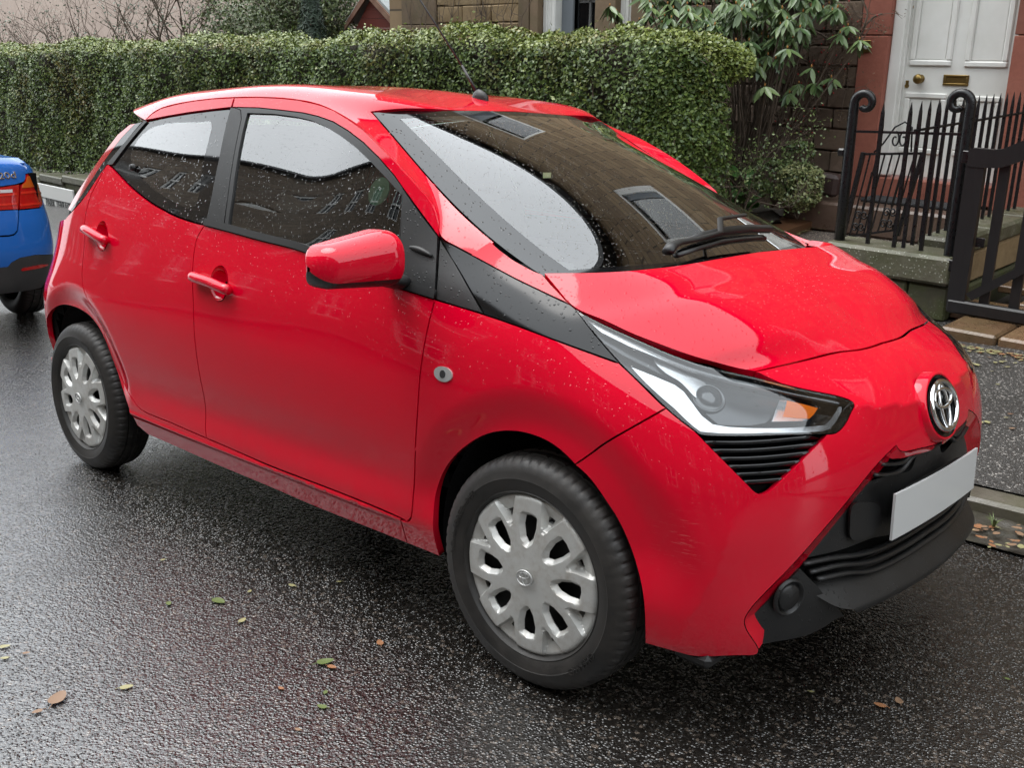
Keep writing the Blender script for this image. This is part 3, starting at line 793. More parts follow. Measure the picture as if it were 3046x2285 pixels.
# chin tray: slopes down and forward to a rounded lip
CH = [(.050,.350),(.026,.325),(-.002,.293),(-.013,.278),(-.012,.266),(.000,.258),(.05,.245)]
chK = np.linspace(0,1,len(CH)); chS = Spl(chK); CHA = np.array(CH)
def chin_fn(u, v):
    u = np.asarray(u, float); P = plS.w(u) @ PLAN; h = 1e-3
    D = (plS.w(u+h)-plS.w(u-h)) @ PLAN; D /= np.linalg.norm(D, axis=1)[:,None]; n = np.stack([D[:,1], -D[:,0]], -1)
    q = chS.w(np.asarray(v, float)) @ CHA
    ins = q[:,0]
    xy = P-n*ins[:,None]
    return np.stack([xy[:,0], xy[:,1], q[:,1]], -1)
ca, cb_ = sx('r10', [(590,600),(868,902)])[:,0]
A, B = np.meshgrid(np.linspace(0,1,40), np.linspace(1,0,22), indexing='ij'); C_ = np.interp(B, [0,.5,.75,1], [ca-.03,cb_-.03,cb_-.01,cb_+.10]); A = C_+(UM-C_)*A
P = chin_fn(A.ravel(), B.ravel()); F = [(i*22+j, i*22+j+1, (i+1)*22+j+1, (i+1)*22+j) for i in range(39) for j in range(21)]
mb = MB(); mb.add(P, F); mb.add(P*[1,-1,1], [q[::-1] for q in F])
CHIN = mk('chin_spoiler', mb.v, [q[::-1] for q in mb.f], PLASTIC, CAR)
# undertray stub
MB().box((.40,-.60,.190), (.10,.18,.035), None, .012).build('undertray_flap', PLASTIC, CAR)
MB().box((.40,.60,.190), (.10,.18,.035), None, .012).build('undertray_flap', PLASTIC, CAR)
# number plate: plain light sheet, gently bent round the bar
pw, ph = .26, .0555
A, B = np.meshgrid(np.linspace(-pw,pw,15), np.linspace(.416,.527,5), indexing='ij')
def plate_x(y, z): return .656-.115*y*y-.02*(z-.47)
P = np.stack([plate_x(A,B).ravel(), A.ravel(), B.ravel()], -1)
F = [(i*5+j, i*5+j+1, (i+1)*5+j+1, (i+1)*5+j)[::-1] for i in range(14) for j in range(4)]
Pb = P-[.006,0,0]; nP = len(P)
ring = [i*5 for i in range(15)]+[14*5+j for j in range(1,5)]+[i*5+4 for i in range(13,-1,-1)]+[j for j in range(3,0,-1)]
F2 = F+[(ring[k], ring[(k+1)%len(ring)], ring[(k+1)%len(ring)]+nP, ring[k]+nP)[::-1] for k in range(len(ring))]
pl = mk('number_plate', np.vstack([P, Pb]), F2, WHITEPL, CAR, False); tag(pl, 'plain white front number plate')
MB().box((.630,0,.4715), (.020,.36,.085), None, .004).build('plate_holder', PLASTIC, pl)
# badge: three ellipses in a black dish with a red collar
def badge(origin, n, up, w, h, parent, name='badge', bg=True, tube=.0085):
    n = np.array(n, float); n /= np.linalg.norm(n); up = np.array(up, float); up -= n*(up@n); up /= np.linalg.norm(up); rt = np.cross(up, n)
    o = np.array(origin, float)
    def ell(cx, cy, a, b, k, r, fl=.8):
        t = np.linspace(0, 2*PI, k+1)
        return MB().tube([o+rt*(cx+a*math.cos(x))+up*(cy+b*math.sin(x))+n*.004 for x in t], r, 8, False, fl)
    m = MB()
    for e_ in (ell(0,0,w/2,h/2,40,tube), ell(0,h*.155,w*.345,h*.19,32,tube*.72), ell(0,-h*.0,w*.155,h*.46,32,tube*.68)): m.add(e_.v, e_.f)
    b = m.build(name, CHROME, parent, True)
    if bg:
        t = np.linspace(0, 2*PI, 40, endpoint=False)
        V = [o-n*.008]+[o-n*.006+rt*(w/2*1.16*math.cos(x))+up*(h/2*1.2*math.sin(x)) for x in t]+[o+n*.002+rt*(w/2*1.24*math.cos(x))+up*(h/2*1.29*math.sin(x)) for x in t]
        F = [(0, 1+k, 1+(k+1)%40) for k in range(40)]+[(1+k, 41+k, 41+(k+1)%40, 1+(k+1)%40) for k in range(40)]
        mk('badge_dish', V, F, BLACKGLOSS, b)
    return b
bp = S.P([(UM,.682)])[0]; bn = S.normal([(UM,.682)])[0]
BDG = badge(bp+bn*.012, (bn[0]+.18,0,bn[2]), (0,0,1), .145, .118, CAR)
t = np.linspace(0, 2*PI, 48, endpoint=False)
bn2 = np.array([bn[0]+.18,0,bn[2]]); bn2 /= np.linalg.norm(bn2); bup = np.array([0,0,1])-bn2*bn2[2]; bup /= np.linalg.norm(bup); brt = np.cross(bup, bn2)
prof = [(1.24,1.29,.013),(1.28,1.34,.015),(1.34,1.41,.011),(1.42,1.50,-.014)]
V = [bp+bn2*d+brt*(.0725*a*math.cos(x))+bup*(.059*b*math.sin(x)) for a, b, d in prof for x in t]
F = [(i*48+k, (i+1)*48+k, (i+1)*48+(k+1)%48, i*48+(k+1)%48) for i in range(3) for k in range(48)]
mk('badge_collar', V, F, RED, BDG)

# ---- roof, pillars, windscreen: one sheet over the cabin
seam_px = T('r1', [(960,790),(1050,715),(1250,665),(1500,640),(1800,640),(1960,655)])+T('r2', [(110,688),(270,765),(400,850),(500,948),(600,1050),(700,1160),(800,1270),(855,1342),(884,1420),(897,1500),(906,1562)])+T('r5', [(965,276),(1035,312),(1110,350),(1400,510)])
R0 = S.P(S.px(seam_px))
edge_px = T('r2', [(455,735),(560,862),(640,960),(740,1072),(850,1185),(955,1295),(1060,1402),(1150,1498)])+T('r5', [(1235,262)])
ey = np.linspace(-.530, S.P(S.px([edge_px[-1]]))[0][1], len(edge_px))
R1p = np.vstack([np.array([on_y([p], y)[0] for p, y in zip(edge_px, ey)]), E3[0]-[.012,-.012,.010]])
dl = np.concatenate([[0], np.cumsum(np.linalg.norm(np.diff(R1p, axis=0), axis=1))]); dl /= dl[-1]
TEND = dl[-2]; nw = 17; tw = np.linspace(0,1,nw)
R1w = np.stack([np.polyval(np.polyfit(dl, R1p[:,k], 3, w=[3]+[1]*(len(dl)-2)+[3]), tw) for k in range(3)], -1)
R0p = R0[7:]; t0 = np.concatenate([np.linspace(0, TEND, len(R0p)-1), [1.0]])
R0 = np.vstack([R0[:7], Spl(t0).w(tw) @ R0p])
R1r = np.array([(-2.225,-.548,1.364),(-2.02,-.548,1.404),(-1.79,-.540,1.424),(-1.55,-.535,1.434),(-1.28,-.533,1.430),(-1.10,-.533,1.416),(-.97,-.532,1.398)])
R1 = np.vstack([R1r, R1w])
nr = len(R1r)
C0r = np.array([(-2.38,0,1.412),(-2.10,0,1.458),(-1.80,0,1.474),(-1.52,0,1.474),(-1.22,0,1.458),(-1.02,0,1.436),(-.88,0,1.407)])
cb = rear3[-1]-[.03,0,.022]
C0w = np.stack([-.785+tw*(cb[0]+.785), 0*tw, 1.381-tw*(1.381-cb[2])+.040*np.sin(tw*PI)], -1)
C0 = np.vstack([C0r, C0w])
ns = len(R1)
# bring the seam row to the same number of stations
assert len(R0) == ns, (len(R0), ns)
R2 = np.stack([C0[:,0]*.78+R1[:,0]*.22, R1[:,1]*.5, C0[:,2]-(C0[:,2]-R1[:,2])*.26], -1)
ROWS = np.stack([R0, R1, R2, C0, R2*[1,-1,1], R1*[1,-1,1]], 1)          # stations x rows x 3
bK = np.array([0,.06,.33,.60,.87,1.14]); bS = Spl(bK)
Ls = np.concatenate([[0], np.cumsum(np.linalg.norm(np.diff((R1+C0)/2, axis=0), axis=1))]); aS = Spl(Ls)
def cab_fn(a, b): return np.einsum('ns,srk,nr->nk', aS.w(np.asarray(a, float)), ROWS, bS.w(np.asarray(b, float)))
CB = Sheet(cab_fn, (0, Ls[-1]), (0,.60), (90,40))
A_TOP = Ls[nr]; A_END = A_TOP+(Ls[-1]-A_TOP)*TEND; BE = .06; BC = .60
def fgrid(fn, a, b):
    A, B = np.meshgrid(a, b, indexing='ij'); a_, b_ = A.ravel(), B.ravel(); h = 1e-3
    P = fn(a_, b_); N = np.cross(fn(a_+h,b_)-fn(a_-h,b_), fn(a_,b_+h)-fn(a_,b_-h)); N /= np.linalg.norm(N, axis=1)[:,None]+1e-12
    nb = len(b)
    return P, [(i*nb+j, (i+1)*nb+j, (i+1)*nb+j+1, i*nb+j+1) for i in range(len(a)-1) for j in range(nb-1)], N
def sym(g):
    g = (g[0], g[1], g[2].copy()); m = np.abs(g[0][:,1]) < 2e-3; g[2][m,1] = 0; g[2][m] /= np.linalg.norm(g[2][m], axis=1)[:,None]+1e-9
    return join_geo(g, mirror_geo(g))
bb = np.concatenate([np.linspace(.003,.06,8), np.linspace(.06,.60,30)[1:]]); na_ = 60
rg_ = fgrid(cab_fn, np.linspace(0, A_TOP-.004, na_), bb); nbb = len(bb)
rg_ = edge_skirt(rg_, [i*nbb for i in range(na_)], .016)
rg_ = edge_skirt(rg_, [(na_-1)*nbb+j for j in range(nbb)], .012)
rg_ = edge_skirt(rg_, [j for j in range(nbb)][::-1], .05)
ROOF = geo_obj('roof', sym(rg_), RED, CAR); tag(ROOF, 'red roof beaded with rain')
# A-pillars
ab_ = np.linspace(.003,.0575,10)
pg_ = fgrid(cab_fn, np.linspace(A_TOP-.004, A_END, 44), ab_)
pg_ = edge_skirt(pg_, [i*10 for i in range(44)], .016); pg_ = edge_skirt(pg_, [i*10+9 for i in range(44)][::-1], .012); pg_ = edge_skirt(pg_, [43*10+j for j in range(10)], .012)
both('windscreen_pillar', pg_, RED)
# windscreen: clear glass with a black printed border; the base dives behind the bonnet
A_LOW = Ls[-1]
WROWS = np.stack([R1w, R2[nr:], C0w, R2[nr:]*[1,-1,1], R1w*[1,-1,1]], 1); wbS = Spl(bK[1:]); waS = Spl(Ls[nr:])
def ws_fn(a, b): return np.einsum('ns,srk,nr->nk', waS.w(np.asarray(a, float)), WROWS, wbS.w(np.asarray(b, float)))
def ws_pt(a, b): return cab_fn(a, b)
inn_a = np.linspace(A_TOP+.045, A_LOW-.02, 46); inn_b = np.linspace(.125,.60,26)
WS = geo_obj('windscreen', sym(fgrid(ws_fn, inn_a, inn_b)), SCREEN, CAR); tag(WS, 'rain-streaked windscreen')
g1 = fgrid(ws_fn, np.linspace(A_TOP+.004, A_LOW-.02, 46), np.linspace(.0625,.125,6))
g2_ = fgrid(ws_fn, np.linspace(A_TOP+.004, A_TOP+.045, 5), np.linspace(.125,.60,26))
g3_ = fgrid(ws_fn, np.linspace(A_LOW-.02, A_LOW+.012, 4), np.linspace(.0625,.60,26))
WB = geo_obj('windscreen_border', sym(join_geo(g1, g2_, g3_)), BAND, WS)
# red corner of the wing between pillar and bonnet, black wedge, matt triangle
cowl = segs(sx('r5', [(1110,350),(1175,300),(1235,262),(1300,318),(1380,378),(1450,418),(1520,455),(1578,478),(1640,550),(1700,612),(1752,672),(1700,648),(1560,582),(1400,505),(1250,425)]))
both('wing_corner', panel_geo(S, cowl, step=.012, gap=.0012, flange=.012), RED)
wedge = segs(sx('r5', [(908,248),(1000,293),(1110,352),(1250,428),(1400,508),(1560,585),(1700,652),(1760,678),(1795,706),(1850,780),(1920,870),(2000,965),(2085,1062),(1900,995),(1700,922),(1450,828),(1195,740),(1170,690),(1060,500),(980,370)]))
both('wing_wedge', panel_geo(S, wedge, step=.012, gap=.001, flange=.012), BLACKGLOSS)
quart = segs(sx('r5', [(904,250),(940,305),(1060,505),(1190,736),(1050,697),(880,643),(888,500),(896,350)]))
both('wing_triangle', panel_geo(S, quart, step=.014, gap=.0015, flange=.008), PLASTIC)

# ---- side windows, frames, pillars
fr_r = segs(sx('r1', [(958,788),(1000,748),(1060,712),(1150,688),(1250,667),(1400,648),(1540,641),(1520,704)]), sx('r1', [(1400,718),(1250,737),(1100,762),(1000,782)]))
both('window_frame', panel_geo(S, fr_r, step=.012, gap=.0018, flange=.014), RED, RD[0], RD[1])
frf = segs(sx('r1', [(1545,641),(1700,638),(1850,645),(1960,656)]), sx('r2', [(80,680),(140,698),(200,722),(300,782),(400,852),(500,950),(600,1052),(700,1162),(800,1272),(850,1335),(878,1400),(893,1470),(897,1558)]),
           sx('r2', [(870,1525),(800,1430),(700,1292),(600,1150),(500,1035),(400,937),(300,860),(200,800),(100,764),(0,741)]), sx('r1', [(1880,727),(1700,708),(1530,704)]))
both('window_frame', panel_geo(S, frf, step=.012, gap=.0018, flange=.014), RED, FD[0], FD[1])
# front door glass, its rubber surround, and the mirror triangle
fg = segs(sx('r1', [(1628,742),(1800,748),(1950,768)]), sx('r2', [(60,792),(150,832),(250,895),(350,970),(450,1065),(550,1170),(652,1285)]), sx('r2', [(648,1400),(640,1500)]), sx('r5', [(632,250),(622,400),(610,470)]), sx('r5', [(300,390),(50,315)]), sx('r1', [(1800,1570),(1650,1530),(1500,1488)]), sx('r1', [(1530,1280),(1570,1000),(1600,850)]))
fso = segs(sx('r1', [(1545,706),(1700,710),(1880,729)]), sx('r2', [(0,743),(100,766),(200,802),(300,862),(400,939),(500,1037),(600,1152),(662,1240)]), sx('r2', [(655,1400),(646,1500)]), sx('r5', [(640,250),(630,400),(618,500)]), sx('r5', [(300,405),(50,330)]), sx('r1', [(1800,1590),(1650,1552),(1475,1505)]), sx('r1', [(1500,1300),(1545,1000),(1590,780),(1585,722)]))
SG = offset_sheet(S, .006)
wf = both('side_window', panel_geo(SG, SG.px(project(S.P(fg))), step=.02, gap=-.004, flange=0), GLASS, FD[0], FD[1])
both('window_seal', panel_geo(S, fso, [fg], step=.014, gap=.0005, flange=.008), RUBBERSEAL, wf[0], wf[1])
mt = segs(sx('r2', [(664,1246),(700,1298),(800,1438),(890,1556)]), sx('r5', [(890,240),(883,400),(876,560),(868,636),(790,612),(690,588)]), sx('r5', [(622,500),(640,300)]), sx('r2', [(650,1480)]))
MT = both('mirror_triangle', panel_geo(S, mt, step=.014, gap=.001, flange=.01, raise_=.002), PLASTIC, FD[0], FD[1])
bpil = segs(sx('r1', [(1518,706),(1540,706),(1582,722),(1588,780),(1543,1000),(1498,1300),(1470,1500),(1352,1476),(1390,1300),(1440,1050),(1480,850)]))
both('pillar_cover', panel_geo(S, bpil, step=.014, gap=.001, flange=.008), PLASTIC, RD[0], RD[1])
wst = np.vstack([belt_f, (belt_f+[0,.021])[::-1]])
both('weatherstrip', panel_geo(S, wst, step=.01, gap=.0005, flange=.012, raise_=.006), RUBBERSEAL, FD[0], FD[1])
rgo = segs(sx('r1', [(968,798),(1100,768),(1250,743),(1400,724),(1514,713),(1475,850),(1436,1050),(1386,1300),(1352,1474)]), belt_r[1:-1]+[0,.003], sx('r1', [(738,1080),(840,950)]))
rgi = spline_pts(sx('r1', [(1378,800),(1378,850),(1345,985),(1310,1180),(1280,1340),(1235,1360),(1150,1330),(1050,1275),(960,1200),(885,1120),(852,1040),(868,965),(940,870),(1040,820),(1200,800),(1330,795)]), 60, True)
rw = both('side_window', panel_geo(SG, rgi, step=.02, gap=-.003, flange=0), GLASS, RD[0], RD[1])
both('window_border', panel_geo(SG, rgo, [rgi], step=.014, gap=.0005, flange=.006), BAND, rw[0], rw[1])
sash = segs(sx('r1', [(948,792),(965,797),(838,948),(738,1082),(712,1082),(702,1076),(820,935)]))
both('window_sash', panel_geo(S, sash, step=.012, gap=.0005, flange=.008), RUBBERSEAL, RD[0], RD[1])
kb = S.P(sx('r1', [(878,1100)]))[0]
for sd_, par in ((1,rw[0]),(-1,rw[1])):
    MB().lathe([(.0005,-.012),(.010,-.012),(.012,-.006),(.012,.002)], 14, 'y').build('window_catch', RUBBERSEAL, par, True).location = (kb[0], kb[1]*sd_, kb[2])
# round plastic disc stuck inside the driver's window
gd = offset_sheet(S, .012); dc = gd.px(T('rg', [(880,602)]))[0]; th = np.linspace(0,2*PI,40,endpoint=False)
GREEN = M_simple('green_disc', (.22,.36,.24), .3, coat=.6)
disc = panel_geo(gd, np.c_[dc[0]+.037*np.cos(th), dc[1]+.037*np.sin(th)], step=.012, gap=0, flange=.004)
geo_obj('window_disc', disc, GREEN, wf[0])
# ---- hatch edge, rear lamp, tailgate
hz = sx('r1', [(935,800),(815,945),(698,1088),(640,1172),(560,1292),(470,1393)])
ho = sx('r1', [(890,812),(800,905),(680,1065),(605,1180),(532,1292),(462,1386)])
both('tailgate_edge', panel_geo(S, segs(hz, ho[::-1]), step=.014, gap=.001, flange=.02), BAND)
lo_ = sx('r1', [(856,818),(775,885),(645,1062),(565,1180),(500,1280),(448,1376)])
RLAMP = both('rear_lamp', panel_geo(S, segs(ho, lo_[::-1]), step=.016, gap=.0005, flange=.05), REDLENS)
e3 = spline_pts(S.P(lo_), 16)+[.02,.012,0]
V = []
for p in e3:
    for t_ in np.linspace(-1,1,13): V.append((p[0]-.05*(1-t_*t_), p[1]*-t_, p[2]+.012*(1-t_*t_)))
mk('tailgate', V, [(i*13+j, i*13+j+1, (i+1)*13+j+1, (i+1)*13+j)[::-1] for i in range(15) for j in range(12)], BLACKGLOSS, CAR)
rb = panel_geo(S, np.array([(0.001,.24),(.42,.24),(.42,.86),(0.001,.85)]), step=.04, gap=0, flange=0)
geo_obj('rear_bumper', join_geo(rb, mirror_geo(rb)), RED, CAR)

# ---- door handles in their cups
def handle(reg, cup, bar, rx, ry, doors):
    c = sx(reg, [cup])[0]; e1 = sx(reg, [(cup[0]+rx, cup[1])])[0]; e2 = sx(reg, [(cup[0], cup[1]+ry)])[0]
    th = np.linspace(0,2*PI,32,endpoint=False)
    for sd_, door in ((1,doors[0]),(-1,doors[1])):
        V = []; 
        for k, (s_, d) in enumerate(((1.0,-.0022),(.97,.004),(.8,.016),(.5,.024),(.05,.027))):
            ab = c+np.outer(np.cos(th)*s_, e1-c)+np.outer(np.sin(th)*s_, e2-c)
            V.append((S.P(ab)-S.normal(ab)*d)*[1,sd_,1])
        F = [(i*32+k, i*32+(k+1)%32, (i+1)*32+(k+1)%32, (i+1)*32+k) for i in range(4) for k in range(32)]
        mk('handle_cup', np.vstack(V), F if sd_ < 0 else [q[::-1] for q in F], RED, door)
        ab = crv(sx(reg, bar), 18); off = .010+.014*np.sin(np.linspace(.08,.92,18)*PI)**.5
        P = (S.P(ab)+S.normal(ab)*off[:,None])*[1,sd_,1]
        r = .0175*np.minimum(1, .6+1.6*np.sin(np.linspace(.04,.96,18)*PI))
        MB().tube(P, r, 14, True, .95).build('door_handle', RED, door, True)
    return c, e1-c, e2-c
def with_hole(name_obj, geo_args, hole): pass
hF = handle('r4', (1442,318), [(1292,272),(1345,290),(1420,314),(1490,345),(1540,368)], 58, 116, FD)
hR = handle('r1', (672,1553), [(583,1510),(625,1530),(675,1560),(728,1592)], 38, 96, RD)
def recut(objs, outline, h, **kw):
    th = np.linspace(0,2*PI,40,endpoint=False); c, a1, a2 = h
    g = panel_geo(S, outline, [c+np.outer(np.cos(th)*.99, a1)+np.outer(np.sin(th)*.99, a2)], **kw)
    for o, gg in ((objs[0], g), (objs[1], mirror_geo(g))):
        me = bpy.data.meshes.new(o.name); me.from_pydata([tuple(map(float,v)) for v in gg[0]], [], [tuple(map(int,f)) for f in gg[1]]); me.update()
        me.polygons.foreach_set('use_smooth', [True]*len(me.polygons)); me.normals_split_custom_set_from_vertices([tuple(map(float,n)) for n in gg[2]])
        me.materials.append(RED); o.data = me
recut(FD, segs(seam_front[::-1], belt_f[::-1], seam_b[::-1], door_low_f[::-1], seam_low[::-1]), hF, gap=.0026, flange=.012)
recut(RD, segs(seam_b, belt_r, seam_rear[::-1], door_low_r2[::-1], door_low_r[::-1]), hR, gap=.0026, flange=.012)
# side repeaters
ri = sx('r5', [(930,1135)])[0]
rp = panel_geo(S, np.c_[ri[0]+.031*np.cos(th), ri[1]+.0185*np.sin(th)], step=.008, gap=0, flange=.006, raise_=.004)
RPM = M_simple('repeater_lens', (.62,.63,.63), .12, .5, coat=1.0)
rpo = both('side_repeater', rp, RPM, FW[0], FW[1])
rp2 = panel_geo(S, np.c_[ri[0]+.009*np.cos(th), ri[1]+.010*np.sin(th)], step=.006, gap=0, flange=.002, raise_=.006)
both('repeater_bulb', rp2, LAMPGREY, rpo[0], rpo[1])

# ---- door mirrors
def mirror_body(sd_, par):
    ys = np.concatenate([-1.034+.040*(1-np.cos(np.linspace(0,PI/2,12))), np.linspace(-.994,-.842,12)[1:], -.842+.022*np.sin(np.linspace(0,PI/2,7))[1:]])
    f = np.interp(ys, [-1.034,-.86], [1,0]); end = np.sqrt(np.clip(1-np.clip((-.994-ys)/.0402,0,1)**2,0,1)); inn = np.sqrt(np.clip(1-np.clip((ys+.842)/.030,0,1)**2,0,1))
    q = np.stack([ys, (.078-.016*f)*end*inn+.001, (.068-.021*f)*end*inn+.001, -.452-.040*f, 1.006-.018*f], -1)
    n = 40; cap = []; base = []
    V = []
    for y, rx, rz, cx, cz in q:
        for k in range(n):
            t = 2*PI*k/n; c, s_ = math.cos(t), math.sin(t); ex = .80 if c > 0 else .45
            x = cx+rx*math.copysign(abs(c)**ex, c); z = cz+rz*math.copysign(abs(s_)**.80, s_)
            if c < 0: x = cx-min(cx-x, rx*.55)
            V.append((x, y*1.0, z))
    F = [(i*n+k, (i+1)*n+k, (i+1)*n+(k+1)%n, i*n+(k+1)%n) for i in range(len(q)-1) for k in range(n)]
    V = np.array(V)
    if sd_ < 0: V[:,1] = -.80+(V[:,1]+.822)*.32; V[:,0] -= .05       # the far mirror is folded in
    V[:,1] *= sd_
    up = [f for f in F if math.sin(2*PI*((f[0] % n)+.5)/n) > -.60]
    us = set(up); dn = [f for f in F if f not in us]+[tuple((len(q)-1)*n+k for k in range(n))]
    fl = (lambda L: [tuple(f)[::-1] for f in L]) if sd_ > 0 else (lambda L: L)
    o = mk('door_mirror', V, fl(up), RED, par)
    mk('mirror_base', V*[1,1,1], fl(dn), PLASTIC, o)
    # stalk to the triangle
    MB().tube([(-.478,-.74*sd_,.935),(-.476,-.78*sd_,.939),(-.470,-.83*sd_,.950),(-.466,-.88*sd_,.960)], [.036,.035,.032,.020], 14, True, .55).build('mirror_stalk', PLASTIC, o, True)
    if sd_ > 0:
        g = MB(); g.box((-.500,-.905*sd_,1.0), (.004,.14,.09), None, .002); g.build('mirror_glass', CHROME, o)
mirror_body(1, FD[0]); mirror_body(-1, FD[1])
ab = crv(sx('r5', [(715,302),(780,322),(858,362)]), 10)
for sd_, par in ((1,MT[0]),(-1,MT[1])):
    MB().tube((S.P(ab)+S.normal(ab)*.006)*[1,sd_,1], .0085*np.sin(np.linspace(.1,.9,10)*PI)**.7, 8).build('trim_fin', PLASTIC, par, True)

# ---- aerial and wipers
an = on_y(T('r2', [(1150,608),(1050,430),(775,0)]), 0)
m = MB(); m.tube([an[0], an[1]], [.0055,.0045], 8); m.tube([an[1], an[2], an[2]+(an[2]-an[1])*.3], [.0036,.003,.0026], 8)
ANT = m.build('aerial', PLASTIC, CAR, True)
ac = CB.P(CB.px(T('r2', [(1168,648)])))[0]
fin = MB(); V = []
for k, (s_, zz) in enumerate(((1,-.012),(1,.005),(.75,.018),(.35,.027),(.05,.030))):
    for t in th: V.append((ac[0]+.008*(1-s_)*-1+.045*s_*math.cos(t)*.78, ac[1]+.017*s_*math.sin(t), ac[2]+zz))
n = len(th); fin.add(V, [(i*n+k, i*n+(k+1)%n, (i+1)*n+(k+1)%n, (i+1)*n+k) for i in range(4) for k in range(n)])
fin.build('aerial_base', PLASTIC, ANT, True)
def on_screen(reg, pts, off):
    # intersect with the windscreen, both halves
    px = np.array(T(reg, pts)); d = rays(px); out = []
    from mathutils.bvhtree import BVHTree
    for k in d:
        h = WSB.ray_cast(Vector(CAM), Vector(k/np.linalg.norm(k)))
        out.append(np.array(h[0])+np.array(h[1])*off if h[0] is not None else None)
    return [o for o in out if o is not None]
from mathutils.bvhtree import BVHTree
gA = sym(fgrid(ws_fn, np.linspace(A_TOP, A_LOW+.05, 50), np.linspace(.06,.60,30)))
WSB = BVHTree.FromPolygons([Vector(v) for v in gA[0]], gA[1])
WIP = empty('wiper_arm'); WIP.parent = CAR
bpy.data.objects.remove(WIP, do_unlink=True)
arm = on_screen('r6', [(812,205),(835,165),(880,140),(1000,118),(1150,70)], .045)+on_screen('r3', [(560,1235),(690,1212)], .05)
WIP = MB().tube(arm, [.016,.016,.013,.010,.009,.009,.008][:len(arm)], 8, True, .6).build('wiper_arm', PLASTIC, CAR, True)
bl = on_screen('r3', [(395,1303),(500,1275),(620,1248),(740,1236),(852,1236)], .018)
MB().tube(bl, [.006]+[.013]*(len(bl)-2)+[.012], 6, True, 1.0).build('wiper_blade', RUBBERSEAL, WIP, True)
br = on_screen('r3', [(660,1218),(700,1222)], .035); br2 = on_screen('r3', [(712,1240),(760,1280),(795,1300)], .04)
arm2 = on_screen('r3', [(350,1400),(460,1362),(590,1322),(700,1308),(790,1302)], .03)
MB().tube(arm2, [.012,.009,.009,.009,.010][:len(arm2)], 6, True, .6).build('wiper_arm', PLASTIC, CAR, True)
stk = on_screen('r2', [(1595,1070),(1652,1070),(1650,1105),(1595,1108)], -.03)
mk('screen_tag', stk, [(0,1,2,3)], M_simple('pale_tag', (.55,.5,.3), .6), WS, False)

# ---- wheels
def tyre_geo():
    R = .292
    prof = [(.196,.055),(.200,.066),(.205,.073),(.207,.0755),(.209,.074),(.222,.0800),(.238,.0825),(.240,.0838),(.243,.0825),(.255,.080),(.268,.0745),(.278,.067),(.2845,.058),(.2875,.050),(.289,.040),(.289,.033),(.283,.0315),(.283,.0275),(.290,.026),(.2915,.010),(.285,.0085),(.285,-.0085),(.2915,-.010),(.290,-.026),(.283,-.0275),(.283,-.0315),(.289,-.033),(.289,-.040),(.2875,-.050),(.2845,-.058),(.278,-.067),(.268,-.0745),(.25,-.080),(.22,-.079),(.196,-.070),(.190,-.058)]
    n = 264; V = []
    for i, (r, w) in enumerate(prof):
        for k in range(n):
            t = 2*PI*k/n; rr = r; kk = (k+(2 if w < 0 else 0)) % 4
            if r > .266 and abs(w) > .033 and kk in (0,): rr = r-.0035*min(1,(r-.266)/.012)
            if .289 < r and abs(w) < .03 and (k % 8) == 0: rr = r-.004
            if .243 < r < .262 and w > 0 and (k % 88) < 26 and (k % 3): w2 = w+.0008
            else: w2 = w
            V.append((rr*math.cos(t), -w2, rr*math.sin(t)))
    F = [(i*n+k, i*n+(k+1)%n, (i+1)*n+(k+1)%n, (i+1)*n+k) for i in range(len(prof)-1) for k in range(n)]
    return V, F
